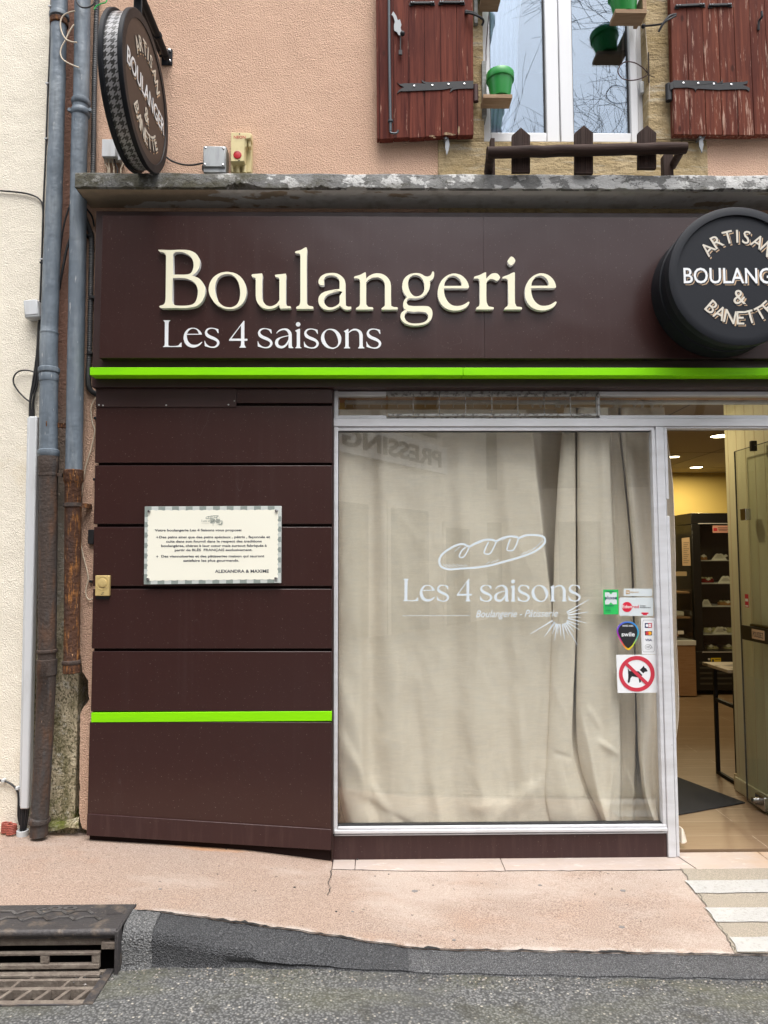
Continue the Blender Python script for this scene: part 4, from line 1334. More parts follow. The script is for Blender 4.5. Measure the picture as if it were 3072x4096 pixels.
BIG = [
 (R1, ["55,128! 75,119 250,125 480,120 600,140 690,195 735,270 745,340 730,420 690,485 650,525 612,548! 655,560 735,600 800,675 832,760 830,850 800,940 740,1020 650,1065 500,1088 330,1085 110,1088! 68,1065! 85,1048 130,1035 160,1005 172,960 176,900! 183,250! 180,215 160,180 130,160 78,150!",
       "303,532! 300,225 310,185 345,160 430,155 520,185 590,235 628,300 640,370 630,440 600,500 555,525 480,533!",
       "293,610! 303,590 345,587 430,587 530,600 620,640 680,700 707,780 708,850 690,940 650,1005 590,1035 480,1048 360,1045 310,1025 290,985 287,940!"]),
 (R1, ["1220,488 1330,510 1420,570 1485,660 1517,770 1515,870 1480,970 1410,1050 1320,1095 1220,1105 1120,1085 1020,1030 945,940 900,850 890,760 915,660 975,570 1070,510 1150,490",
       "1190,523 1270,535 1340,590 1385,670 1408,770 1412,860 1395,960 1350,1035 1280,1070 1220,1075 1140,1055 1070,1000 1025,920 1000,820 997,730 1015,650 1050,585 1110,540"]),
 (R2, ["108,545! 122,527 200,520 283,512! 293,550! 285,640 285,900 300,970 340,1030 395,1055 460,1050 530,1010 570,955! 570,612! 560,587 540,577 510,572 495,545! 512,533 600,525 677,516! 686,550! 680,640 678,980 685,1030 710,1055 750,1058 763,1080 755,1092! 590,1095! 575,1080 572,1035! 555,1042 500,1080 430,1100 360,1100 290,1080 230,1030 190,960 178,880! 178,612! 170,587 145,577 120,570!"]),
 (R2, ["828,155! 850,142 920,125 975,95 1005,80 1025,88 1031,120! 1025,300 1025,980! 1035,1020 1065,1050 1120,1060 1137,1085 1130,1100! 855,1100! 847,1085 865,1060 895,1045 912,1010 918,960! 918,225! 910,195 890,182 838,177!"]),
 (R3, ["240,255 330,268 400,310 445,365 465,430! 468,760 480,800 515,815 555,815 560,840 540,860 480,865 430,850 400,825 375,800! 330,830 260,860 180,868 110,855 50,810 18,750 15,690 30,640 75,590 160,555 260,535 365,520! 365,390! 345,350 300,310 230,295 160,305 120,335 108,375 112,420 108,455 70,460 30,445 15,405 25,360 60,310 130,270",
       "365,560! 270,580 180,610 125,660 108,710 120,765 160,810 215,828 280,815 340,780 362,750 367,720!"]),
 (R3, ["605,325! 625,310 700,290 760,258 792,245 803,260! 808,350! 850,310 930,270 1010,262 1090,280 1160,330 1205,400 1220,470! 1222,770 1235,805 1270,822 1320,825 1333,845 1325,862! 1065,862! 1062,845 1085,825 1110,805 1118,770! 1118,470! 1110,420 1080,370 1030,335 970,328 900,340 840,375 808,412! 808,740 820,790 850,820 910,825 925,845 918,860! 640,862! 638,845 660,825 690,805 705,770! 705,402! 700,372 680,350 650,345 612,345!"]),
 (R4, ["630,228! 648,245 648,300 630,350 600,378 577,390! 583,440 570,520 530,590 470,645 400,670 330,678 250,672! 215,690 195,725 200,765 230,795 300,805! 510,805 570,820 610,865 623,930 610,1000 560,1070 480,1110 370,1128 250,1120 160,1085 105,1030 90,970 105,920 150,880 184,868! 150,845 135,795 140,740 165,690 202,655! 160,610 130,550 120,480 130,400 170,330 240,280 330,258 400,262 450,280 490,305 540,315 580,300 605,270 615,240",
       "350,290 410,310 455,360 480,420 488,490 478,560 440,615 390,640 330,642 280,610 240,545 220,470 220,400 245,335 290,300",
       "215,887! 300,900 400,897 490,905 530,930 552,965 545,1010 510,1055 440,1085 350,1095 260,1088 195,1055 165,1010 158,965 175,920"]),
 (R4, [E_OUT, E_IN]),
 (R5, ["148,455! 165,438 230,420 290,390 335,370 350,378! 353,475! 385,440 430,400 490,383 540,395 578,440 580,465 560,495 530,510 500,500 470,485 430,480 385,500 355,547! 355,820 365,880 390,930 430,942 470,950 478,970 465,985! 185,985! 182,975 200,950 230,930 245,895! 243,530! 235,490 215,472 190,470 152,472!"]),
 (R5, ["618,460! 640,440 720,410 780,380 815,370 828,382! 828,830 840,900 860,935 900,942 940,950 948,970 940,985! 655,985! 655,970 680,945 710,920 720,880! 712,520! 705,490 690,477 660,472 622,473!", "770,107 800,120 825,150 834,185 815,220 785,248 765,252 735,240 710,205 705,185 725,150 750,118"]),
 (lambda x, y: R5(x + 284, y + 121), [E_OUT, E_IN]),
]
YL = YS - 0.026
for fn, cs in BIG:
    m = MB()
    cont = [[(lambda q: (q.x, q.z))(W(x, y, YL)) for x, y in outline(c, fn)] for c in cs]
    for c in cont:
        pass
    vs_, fs_ = fill2d(cont)
    V, F = thick(vs_, fs_, lambda x, z, d: (x, YL + d, z), 0.0255)
    nf = len(fs_)
    m.add(V, F)
    m.m = [0] * nf + [1] * (len(F) - nf)
    build("letter", m, [K['cream_face'], K['cream_side']], sign, bevel=0.0022, angle=30)
S_ = zmap(630, 1260, 4.1475); S7 = zmap(980, 1260, 5.53); S8 = zmap(1240, 1260, 5.53)
S_OUT = "900,212 960,220 1008,235! 1012,295 1003,300! 970,250 930,230 890,227 850,240 825,270 830,300 870,335 950,370 1005,410 1027,455 1015,500 975,535 915,545 850,535 785,515! 780,432 788,432! 805,470 850,510 905,525 955,515 985,480 980,445 945,420 870,390 810,355 787,310 790,270 820,230 860,214"
off = lambda dx, dy: (lambda x, y: (lambda q: (q[0] + dx, q[1] + dy))(S_(x, y)))
SMALL = [
 (S_, ["98,95! 105,88 205,88 208,96! 190,110 182,150! 178,480 185,505 205,515! 300,515 350,500 380,465 400,458! 398,530! 92,530! 95,520 115,508 120,480! 122,150 118,115!"]),
 (S_, ["590,212 650,225 700,260 730,300 738,325! 485,328! 488,370 505,430 550,480 610,495 670,485 735,445 740,455! 710,490 660,525 590,540 520,525 465,480 435,410 435,350 455,290 500,235 545,217", "490,312! 682,312! 675,280 650,245 610,228 570,228 530,250 505,280"]),
 (S_, [S_OUT]),
 (S_, ["1430,95! 1442,98! 1440,395! 1493,395! 1488,428! 1440,428! 1442,490 1455,520 1468,535! 1465,541! 1360,541! 1360,535 1375,520 1385,490! 1386,428! 1190,428! 1185,415!", "1386,172! 1225,392! 1386,392!"]),
 (off(212.4, 1.6), [S_OUT]),
 (S7, ["870,297 940,305 1000,350 1030,410 1035,480! 1037,670 1050,705 1072,722! 1065,732! 975,730! 965,715 962,592! 940,650 890,705 830,735 775,735 710,710 670,655 665,600 690,540 750,500 850,470 965,448! 960,420 930,365 885,335 830,335 770,355 730,380 705,408! 692,400! 720,360 780,315", "965,465! 870,485 790,515 745,560 732,610 745,655 790,682 840,680 890,650 935,590 960,540!"]),
 (S7, ["1110,345! 1150,325 1200,305 1217,308! 1217,660 1225,705 1252,725! 1245,733! 1115,733! 1113,722 1135,705 1145,660! 1145,400! 1140,375 1112,355!", "1175,156 1210,171 1225,206 1210,241 1175,256 1140,241 1125,206 1140,171"]),
 (off(397.4, 3.0), [S_OUT]),
 (S8, ["470,305 560,325 640,390 685,470 692,540 670,630 610,705 530,745 460,745 370,720 295,655 255,585 242,510 260,430 310,360 390,315", "440,328 500,345 560,400 600,480 622,560 620,630 590,690 530,718 480,718 420,690 365,630 330,550 315,475 325,410 360,355 400,332"]),
 (S8, ["748,355! 790,335 835,308 850,308! 852,380! 900,335 970,305 1040,308 1110,340 1150,390 1167,450! 1167,650 1175,700 1205,725! 1200,737! 1065,737! 1063,725 1085,705 1095,660! 1092,450! 1075,390 1030,345 980,340 920,355 855,400! 855,650 862,700 890,725! 888,737! 752,737! 752,725 775,705 783,660! 780,400! 770,375 750,362!"]),
 (off(647.3, 3.2), [S_OUT]),
]
m = MB()
for fn, cs in SMALL:
    shape_px(m, [outline(c, fn) for c in cs], YS - 0.0016, 0.0014)
build("lettering", m, K['white'], sign)

# ------------------------------------------------------------------ aluminium window, transom and door frame
YW, YG = -0.03, 0.0
fr = build("window_frame", MB().pbox(1335, 1562, 1351, 3337, YW, 0.06)
    .box(XP + 0.002, 2.5, YW - 0.004, 0.03, W(2000, 1706, YW).z, W(2000, 1674, YW).z)
    .box(W(1340, 1710, YW).x, W(2620, 1710, YW).x, YW + 0.004, 0.03, W(2000, 1722, YW).z, W(2000, 1706, YW).z - 0.001)
    .box(W(2656, 1700, YW).x, 2.5, YW + 0.003, 0.03, W(2800, 1707, YW).z - 0.008, W(2000, 1706, YW).z - 0.001), K['alu'], shop, bevel=0.0025)
zsill = W(2000, 3333, YW).z
def vbox(m, pa, pb, py, Y, t, z0, z1):
    return m.box(W(pa, py, Y).x, W(pb, py, Y).x, Y, Y + t, z0, z1)
ztop = W(2600, 1707, YW).z
m = MB(); vbox(m, 2623, 2655, 1694, YW - 0.006, 0.07, tz(1.4) + 0.0005, ztop)
build("mullion", m, K['alu'], shop, bevel=0.003)
m = MB(); vbox(m, 2606, 2621, 1710, YW, 0.04, zsill, ztop - 0.014)
build("glazing_bead", m, K['alu'], shop, bevel=0.002)
zn0, zn1 = W(2665, 2064, YW).z, W(2665, 1996, YW).z
m = MB(); vbox(m, 2657, 2669, 1750, YW + 0.002, 0.05, tz(1.4) + 0.0005, zn0); vbox(m, 2657, 2669, 1750, YW + 0.002, 0.05, zn1, ztop - 0.008); vbox(m, 2657, 2660, 1750, YW + 0.004, 0.05, zn0, zn1)
build("door_jamb", m, K['alu'], shop, bevel=0.002)
zgl = W(2000, 3293, YG).z
m = MB()
xm = W(2622, 1694, YW).x - 0.003
m.box(W(1352, 3300, YW).x, xm, YW - 0.004, 0.02, W(2000, 3313, YW).z, zgl - 0.002)
m.box(W(1338, 3300, YW).x, xm, YW - 0.012, 0.02, W(2000, 3331, YW - 0.012).z, W(2000, 3313, YW).z - 0.001)
m.box(W(1338, 3300, YW).x, xm, YW - 0.004, 0.02, W(2000, 3338, YW).z, W(2000, 3333, YW).z)
build("window_sill", m, K['alu'], shop, bevel=0.0025)
m = MB()
m.box(XR_ + 0.004, xm, YW + 0.004, 0.03, tz(1.0) - 0.03, W(2000, 3340, YW).z)
build("stall_riser", m, K['maroon_low'], shop, bevel=0.002)
m = MB(); m.box(XR_ + 0.001, W(1335, 2400, YW).x - 0.001, YP + 0.01, 0.03, -0.02, 2.42)
build("reveal_trim", m, K['maroon_flat'], shop)
# gasket and pane of the big window
gx0, gx1 = W(1351, 2400, YG).x, W(2608, 1715, YG).x
m = MB()
gz1 = W(2000, 1722, YG).z
m.box(gx0, gx0 + 0.004, YG - 0.016, YG + 0.01, zgl, gz1); m.box(gx1 - 0.006, gx1 + 0.002, YG - 0.016, YG + 0.01, zgl, gz1)
m.box(gx0, gx1, YG - 0.016, YG + 0.01, gz1 - 0.008, gz1 + 0.004); m.box(gx0, gx1, YG - 0.016, YG + 0.01, zgl - 0.001, zgl + 0.004)
build("gasket", m, K['gasket'], shop)
m = MB(); m.box(gx0 + 0.002, gx1 - 0.003, YG, YG + 0.006, zgl + 0.002, gz1 - 0.004)
build("window_pane", m, K['glass'], shop)
# transom strip
tz0, tz1 = W(2000, 1660, YW).z, W(2000, 1582, YW).z
xa1, xa2 = W(1545, 1620, YW).x, W(2398, 1620, YW).x
for (a, b) in ((W(1348, 1620, YW).x, xa1), (xa2, 2.5)):
    m = MB(); m.box(a, b, YW + 0.004, 0.02, tz0 - 0.017, tz0)
    build("transom_rail", m, K['alu'], shop, bevel=0.002)
    m = MB(); m.box(a, b, YW + 0.002, 0.02, tz1, tz1 + 0.022)
    build("transom_rail", m, K['alu'], shop, bevel=0.002)
m = MB(); m.box(xa1, xa2, YW + 0.010, 0.02, tz0 - 0.017, tz0 - 0.008); m.box(xa1, xa2, YW + 0.006, 0.02, tz1 + 0.008, tz1 + 0.024)
build("louvre_rail", m, K['alu_dirty'], shop, bevel=0.002)
for (a, b) in ((W(1349, 1620, YW).x, xa1 - 0.002), (xa2 + 0.004, 2.5)):
    m = MB(); m.box(a, b, 0.0, 0.005, tz0, tz1)
    build("transom_pane", m, K['glass_top'], shop)
LV = [1549, 1653, 1758, 1863, 1968, 2072, 2177, 2282, 2396]
for i in range(8):
    a, b = W(LV[i] + 2, 1620, YW).x, W(LV[i + 1] - 2, 1620, YW).x
    if i == 7: b = a + (W(2384, 1620, YW).x - a)
    m = MB()
    m.prism([(a, -0.030, tz0 + 0.002), (b, -0.030, tz0 + 0.002), (b, -0.0295, tz1 + 0.004), (a, -0.0295, tz1 + 0.004)], (0, 0.004, 0.0005))
    lp = build("louvre_pane", m, K['glass_top'], shop)
    m = MB(); m.box(b + 0.0004, b + 0.0034, -0.033, -0.024, tz0, tz1)
    build("pane_edge", m, K['alu_dirty'], lp)
    m = MB(); m.box(a, b, -0.036, -0.022, tz0 - 0.006, tz0 + 0.006)
    build("louvre_clip", m, K['alu_dirty'], lp, bevel=0.0015)
    m = MB(); m.box(a, b, -0.030, -0.010, tz1 - 0.004, tz1 + 0.010); m.ball(((a + b) / 2, -0.032, tz1 + 0.006), 0.004, 8)
    build("louvre_clip", m, K['alu_dirty'], lp, bevel=0.0015)
m = MB(); m.box(xa2 - 0.012, xa2 + 0.002, -0.034, 0.0, tz0 - 0.006, tz1 + 0.010)
build("louvre_bracket", m, K['alu_dirty'], shop, bevel=0.002)

# ------------------------------------------------------------------ round wall sign
YR = -0.37
RC = W(2958, 1103, YR)
RR = 278 * 1.055 * (YR - CAM.y) / FOC
rs = thing("round_wall_sign", "round black drum sign with arched lettering fixed on the fascia", "sign", tuple(RC))
ax = (0, -1, 0)
m = MB(); c0 = Vector((RC.x, YS - 0.0005, RC.z))
m.lathe(c0, ax, [(0, RR * 0.985), (0.10, RR * 0.985), (0.103, RR * 0.965), (0.18, RR * 0.965)], 96)
build("drum", m, K['black'], rs)
m = MB()
tf = YS - YR
m.lathe(c0, ax, [(0.176, RR * 0.86), (0.176, RR * 0.996), (0.18, RR), (tf - 0.002, RR), (tf, RR * 0.992), (tf, RR * 0.885), (tf - 0.012, RR * 0.882), (tf - 0.012, RR * 0.7)], 96)
build("rim", m, K['slate'], rs)
m = MB(); m.lathe(c0, ax, [(tf - 0.03, RR * 0.87), (tf - 0.010, RR * 0.879)], 96)
build("face", m, K['slate'], rs)
def arc_letters(mb, word, R, a0, a1, cap, wid, up, fn, t, bold, dx=0, dy=0):
    """letters on an arc: angles from the vertical in degrees; up=True reads along the top"""
    n = len(word)
    adv = [(0.42 if c == 'I' else 1.0) + 0.22 for c in word]
    ctr = [sum(adv[:i]) + adv[i] / 2 for i in range(n)]
    for i, ch in enumerate(word):
        a = radians(a0 + (a1 - a0) * (ctr[i] - ctr[0]) / (ctr[-1] - ctr[0]))
        vs_, fs_ = text2d(ch, bold)
        xa, xb = min(v.x for v in vs_), max(v.x for v in vs_)
        sx = wid * (0.42 if ch == 'I' else 1.0) / (xb - xa) 
        sx = min(sx, cap / 0.73 * 0.95)
        sy = cap / 0.73
        def g(x, y, d):
            u = (x - (xa + xb) / 2) * sx
            v = y * sy
            if up: r = R + v; X, Z = u * cos(a) + r * sin(a), -u * sin(a) + r * cos(a)
            else: r = R - v; X, Z = u * cos(a) + r * sin(a), u * sin(a) - r * cos(a)
            return fn(X + dx, Z + dy, d)
        V, F = thick(vs_, fs_, g, t)
        mb.add(V, F)
def line_letters(mb, word, w, cap, yb, fn, t, bold, dx=0, dy=0):
    vs_, fs_ = text2d(word, bold)
    xa, xb = min(v.x for v in vs_), max(v.x for v in vs_)
    sx, sy = w / (xb - xa), cap / 0.73
    V, F = thick(vs_, fs_, lambda x, y, d: fn((x - (xa + xb) / 2) * sx + dx, yb + y * sy + dy, d), t)
    mb.add(V, F)
def emblem(parent, U, fn):
    """U = unit so that the face radius is 278 units; every word is its own trio of parts"""
    f0 = lambda lift: (lambda x, z, d: fn(x * U, z * U, -lift + d))
    for word in ("ARTISAN", "BOULANGER", "&", "BANETTE"):
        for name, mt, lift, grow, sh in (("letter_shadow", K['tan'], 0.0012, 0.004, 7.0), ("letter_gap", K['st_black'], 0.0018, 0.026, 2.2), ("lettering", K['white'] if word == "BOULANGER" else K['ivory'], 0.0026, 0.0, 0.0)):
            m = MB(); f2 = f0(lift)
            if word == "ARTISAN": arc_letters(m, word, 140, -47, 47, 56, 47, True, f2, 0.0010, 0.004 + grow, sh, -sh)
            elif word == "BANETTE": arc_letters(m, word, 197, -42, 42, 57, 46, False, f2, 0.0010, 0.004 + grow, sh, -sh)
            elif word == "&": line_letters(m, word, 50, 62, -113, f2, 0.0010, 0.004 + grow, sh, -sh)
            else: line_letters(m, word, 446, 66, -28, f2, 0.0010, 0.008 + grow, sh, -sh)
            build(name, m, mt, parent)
yf = YS - (tf - 0.010)
emblem(rs, RR / 278 * 0.975, lambda x, z, d: (RC.x + x, yf - 0.0005 + d, RC.z + z))
# ------------------------------------------------------------------ hanging sign, square to the wall
XH, HY, HZ, HR = -1.050, -0.400, 3.640, 0.332
hs_ = thing("hanging_sign", "round brown projecting sign with houndstooth edge on a black bracket", "sign", (XH, HY, HZ))
HT = 0.105
def rimring(x0, x1):
    m = MB(); m.lathe((x0, HY, HZ), (1, 0, 0), [(0, HR * 0.8), (0, HR - 0.003), (0.003, HR), (x1 - x0 - 0.003, HR), (x1 - x0, HR - 0.003), (x1 - x0, HR * 0.885), (x1 - x0 - 0.005, HR * 0.88), (x1 - x0 - 0.005, HR * 0.7)], 96)
    return m
HC = (XH - HT, HY, HZ)
K['hound'] = hound()
build("rim", rimring(XH - 0.022, XH), K['black'], hs_)
m = MB(); m.lathe((XH - HT + 0.022, HY, HZ), (-1, 0, 0), [(0, HR * 0.8), (0, HR - 0.003), (0.003, HR), (0.019, HR), (0.022, HR - 0.003), (0.022, HR * 0.7)], 96)
build("rim", m, K['black'], hs_)
m = MB(); m.lathe((XH - HT + 0.02, HY, HZ), (1, 0, 0), [(0, HR - 0.014), (HT - 0.04, HR - 0.014)], 96)
build("edge_band", m, K['hound'], hs_)
m = MB(); m.lathe((XH - 0.03, HY, HZ), (1, 0, 0), [(0, HR * 0.87), (0.026, HR * 0.882)], 96)
build("face", m, K['brownface'], hs_)
m = MB(); m.lathe((XH - HT + 0.03, HY, HZ), (-1, 0, 0), [(0, HR * 0.87), (0.028, HR * 0.882)], 96)
build("face", m, K['brownface'], hs_)
emblem(hs_, HR / 278, lambda x, z, d: (XH - 0.0035 - d, HY + x, HZ + z))
xm_ = XH - HT / 2
m = MB()
m.box(xm_ - 0.02, xm_ + 0.02, HY - 0.006, HY + 0.006, HZ + HR - 0.02, HZ + HR + 0.14)
m.box(xm_ - 0.02, xm_ + 0.02, -0.66, -0.006, HZ + HR + 0.14, HZ + HR + 0.18)
build("hanger_arm", m, K['black'], hs_, bevel=0.003)
ba, bb = W(668, 232, -0.03), Vector((xm_ + 0.015, -0.40, HZ + HR + 0.15))
m = MB(); m.tube([ba, bb], 0.017, 14)
m.tube([ba.lerp(bb, 0.37), ba.lerp(bb, 0.40)], 0.022, 14); m.tube([ba.lerp(bb, 0.06), ba.lerp(bb, 0.075)], 0.020, 14)
build("stay_tube", m, K['black'], hs_)
m = MB(); m.pbox(646, 195, 689, 259, -0.008, 0.0078)
bp = build("wall_plate", m, K['black'], hs_, bevel=0.002)
for (x, y) in ((678, 203), (678, 245)):
    m = MB(); m.lathe(W(x, y, -0.008), (0, -1, 0), [(0, 0.009), (0.002, 0.009), (0.0022, 0.007), (0.008, 0.007), (0.010, 0.004)], 8)
    build("bolt", m, K['steel'], bp)
m = MB(); m.prism([W(634, 196, -0.0505), W(641, 197, -0.0505), W(645, 216, -0.0505), W(639, 218, -0.0505)], (0, 0.002, 0))
build("sticker", m, K['tan'], hs_)

# ------------------------------------------------------------------ two downpipes
def pipe(sections, Y, name_mat):
    """sections: list of (py, centre px, half width px)"""
    m = MB()
    dep = Y - CAM.y
    P, R = [], []
    for py, cx, hw in sections:
        P.append(W(cx, py, Y)); R.append(hw * dep / FOC)
    m.tube(P, R, 28)
    return m
def jit(secs, amp=0.6, step=60, seed=1):
    r = random.Random(seed)
    out = []
    for a, b in zip(secs, secs[1:]):
        n = max(1, int(abs(b[0] - a[0]) / step))
        for j in range(n):
            t = j / n
            out.append((a[0] + (b[0] - a[0]) * t, a[1] + (b[1] - a[1]) * t + (r.gauss(0, amp) if j else 0), a[2] + (b[2] - a[2]) * t + (r.gauss(0, amp * 0.6) if j else 0)))
    out.append(secs[-1])
    return out
YD = -0.085
dp = thing("downpipe", "zinc downpipe with rusty iron foot nearest the cream house", "downpipe", tuple(W(160, 3330, YD)), "downpipes between the two houses")
build("zinc_pipe", pipe(jit([(-120, 240, 32), (60, 237, 32), (112, 235, 31), (240, 233, 31), (260, 231, 29.5), (300, 231, 31.5), (590, 224, 30), (610, 223, 31.5), (1303, 198, 33), (1325, 197, 33), (1330, 197, 34.5), (1665, 194.5, 35), (1800, 194, 35)], 0.5, 60, 2), YD, 0), K['zinc'], dp, angle=60)
for secs, mt in (([(56, 237, 36), (58, 237, 38.5), (66, 237, 39.5), (74, 237, 38.5), (76, 237, 35)], 'zinc'), ([(80, 236, 33), (82, 236, 36.5), (100, 236, 36.5), (104, 236, 33)], 'rust'),
                 ([(1470, 196, 36), (1474, 196, 40.5), (1482, 196, 41.5), (1490, 196, 40.5), (1494, 196, 36)], 'zinc'), ([(1496, 195.5, 36), (1498, 195.5, 37.5), (1524, 195.5, 37), (1527, 195.5, 36)], 'zinc'),
                 ([(1328, 197, 33), (1331, 197, 35.5), (1337, 197, 35.5), (1340, 197, 34)], 'zinc')):
    build("collar", pipe(secs, YD, 0), K[mt], dp)
build("collar", pipe([(1798, 194, 36), (1802, 194, 41.5), (1811, 194, 42.5), (1820, 194, 41), (1828, 194, 37)], YD, 0), K['zinc'], dp)
build("iron_pipe", pipe([(1824, 194, 37), (1828, 194, 39), (1872, 194, 39), (1886, 194, 36), (1920, 194, 35), (2200, 192, 34.5), (2580, 188.5, 33.8), (2600, 188.5, 34), (2636, 188, 33), (2638, 188, 38.5), (2698, 186.5, 38), (2702, 186, 35), (2900, 179, 33.5), (3240, 160.5, 33), (3342, 155, 32.5)], YD, 0), K['iron'], dp)
for secs in ([(1893, 194, 36), (1894, 194, 37.5), (1903, 194, 37.5), (1904, 194, 36)], [(2597, 188.5, 34), (2599, 188.5, 38.5), (2604, 188.5, 39.5), (2609, 188.5, 38.5), (2612, 188.5, 34)], [(3268, 159, 34), (3272, 158, 39.5), (3282, 157.5, 41), (3290, 157, 39.5), (3294, 157, 34)]):
    build("clamp", pipe(secs, YD, 0), K['iron'], dp)
m = MB(); m.prism([W(228, 1893, -0.10), W(247, 1893, -0.10), W(247, 1907, -0.10), W(228, 1904, -0.10)], (0, 0.11, 0))
build("clamp_lug", m, K['iron'], dp)
m = MB(); m.prism([W(184, 1684, -0.13), W(262, 1694, -0.05), W(262, 1712, -0.05), W(184, 1704, -0.13)], (0, 0.02, 0))
m.box(W(262, 1700, -0.05).x - 0.006, W(262, 1700, -0.05).x + 0.012, -0.06, 0.05, W(262, 1712, -0.05).z, W(262, 1694, -0.05).z)
build("bracket", m, K['rust'], dp)
YE = -0.075
d2 = thing("downpipe", "zinc downpipe with flaking rust foot nearest the maroon cladding", "downpipe", tuple(W(286, 2692, YE)), "downpipes between the two houses")
build("zinc_pipe", pipe(jit([(-120, 332, 31.5), (100, 329, 31.5), (380, 325, 31.5), (470, 320, 32.5), (600, 316, 32), (1000, 311, 33), (1600, 300, 32.5), (1890, 295, 32.5)], 0.4, 70, 4), YE, 0), K['zinc'], d2, angle=60)
for secs in ([(398, 324, 32), (402, 324, 37), (411, 324, 38), (420, 323.5, 36), (424, 323.5, 33)], [(438, 323, 33), (442, 323, 37), (452, 322.5, 38), (462, 322, 36.5), (466, 322, 33)]):
    build("collar", pipe(secs, YE, 0), K['zinc'], d2)
m = MB(); m.tube([W(277, 440, YE), W(277, 444, YE)], 0.010, 12); 
for x in (280, 362):
    m.lathe(W(x, 441, YE - 0.01), (0, -1, 0), [(0, 0.009), (0.008, 0.009)], 14); m.box(*sorted((W(x - 4, 441, YE).x, W(x + 4, 441, YE).x)), YE - 0.01, YE + 0.01, W(x, 447, YE).z, W(x, 435, YE).z)
build("clamp_lug", m, K['zinc'], d2)
build("iron_pipe", pipe([(1880, 294.5, 34), (1883, 294.5, 38), (1925, 294, 38), (1932, 293.5, 34), (1940, 293, 32), (2400, 289, 30), (2640, 286.5, 30), (2660, 286, 33), (2690, 285.5, 32.5), (2693, 285.5, 28)], YE, 0), K['rust'], d2)
for secs in ([(2012, 292, 32), (2013, 292, 37), (2027, 292, 37), (2028, 292, 32)], [(2640, 286, 31), (2643, 286, 35), (2649, 286, 36.5), (2655, 286, 35), (2658, 286, 33)]):
    build("clamp", pipe(secs, YE, 0), K['iron'], d2)
m = MB(); m.prism([W(322, 2013, -0.085), W(345, 2013, -0.085), W(345, 2032, -0.085), (W(322, 2029, -0.085))], (0, 0.1, 0))
build("clamp_lug", m, K['rust'], d2)

# ------------------------------------------------------------------ trunking, conduit and cables
t = thing("cable_trunking", "white plastic cable trunking upright on the cream wall", "trunking", tuple(W(100, 3238, -0.04)))
def leanbox(m, tops, bots, Yf, t_):
    m.prism([W(tops[0], tops[2], Yf), W(tops[1], tops[2], Yf), W(bots[1], bots[2], Yf), W(bots[0], bots[2], Yf)], (0, t_, 0))
m = MB(); leanbox(m, (112, 148, 1664), (78, 114, 3238), -0.055, 0.043)
build("cover", m, K['pvc'], t, bevel=0.008, seg=3)
m = MB(); leanbox(m, (109, 157, 1670), (75, 124, 3234), -0.026, 0.014)
build("base_rail", m, K['pvc'], t, bevel=0.002)
for py in (1760, 1943, 2133, 2325, 2520, 2717, 2913, 3120):
    m = MB(); f = (py - 1664) / 1574.0
    m.lathe(W(153 - 33 * f, py, -0.0265), (0, -1, 0), [(0, 0.005), (0.003, 0.004)], 10)
    build("screw", m, K['galva'], t)
m = MB()
path = crom([W(*q) for q in ((388, -40, -0.03), (386, 60, -0.03), (378, 330, -0.03), (372, 690, -0.03), (360, 712, -0.035))], 70)
def corr(m, path, r):
    Q = []
    L = 0
    pts = [path[0]]
    for a, b in zip(path, path[1:]):
        n = max(1, int((b - a).length / 0.0022))
        for j in range(1, n + 1): pts.append(a.lerp(b, j / n))
    R = [r * (1.0 if (i // 2) % 2 else 0.86) for i in range(len(pts))]
    m.tube(pts, R, 10)
corr(m, path, 0.0135)
tag(build("corrugated_conduit", m, K['conduit'], base=path[-1], angle=80), "grey corrugated conduit running upright behind the projecting sign", "conduit", "corrugated grey conduits")
m = MB()
path = crom([W(*q) for q in ((303, 762, -0.10), (318, 800, -0.09), (338, 865, -0.06), (358, 920, -0.035), (366, 960, -0.03), (363, 1150, -0.03), (358, 1400, -0.03), (353, 1500, -0.03), (356, 1545, -0.03), (368, 1566, -0.025), (395, 1582, 0.0))], 60)
corr(m, path, 0.0135)
cc = build("corrugated_conduit", m, K['conduit'], base=path[-1], angle=80)
tag(cc, "grey corrugated conduit curving down the edge of the maroon fascia", "conduit", "corrugated grey conduits")
for (x, y) in ((354, 941), (367, 1188), (359, 1412)):
    m = MB(); m.pbox(x - 12, y - 6, x + 10, y + 5, -0.047, 0.04)
    build("clip", m, K['cableblack'], cc, bevel=0.002)
def cab(name, label, pts, Y, r, mt, group=None, cat="cable"):
    m = MB(); cable(m, pts, Y, r)
    return tag(build(name, m, K[mt], base=W(pts[-1][0], pts[-1][1], Y)), label, cat, group)
cab("black_cable", "thin black cable clipped down the cream wall beside the zinc pipe", [(206, -30), (203, 60), (199, 200), (190, 400), (183, 600), (174, 800), (168, 1000), (162, 1180), (158, 1320), (150, 1420), (138, 1560), (130, 1668)], -0.024, 0.0042, 'cableblack')
cab("black_cable", "black cable crossing the cream wall to the zinc pipe", [(-40, 760), (40, 766), (100, 773), (140, 785), (160, 800), (170, 822), (172, 900), (166, 1050), (160, 1200), (154, 1400)], -0.022, 0.0042, 'cableblack')
cab("black_cable", "black cable making a loose loop on the cream wall", [(163, 1512), (140, 1490), (105, 1481), (75, 1486), (57, 1504), (54, 1530), (70, 1560), (95, 1588), (120, 1608)], -0.03, 0.0038, 'cableblack')
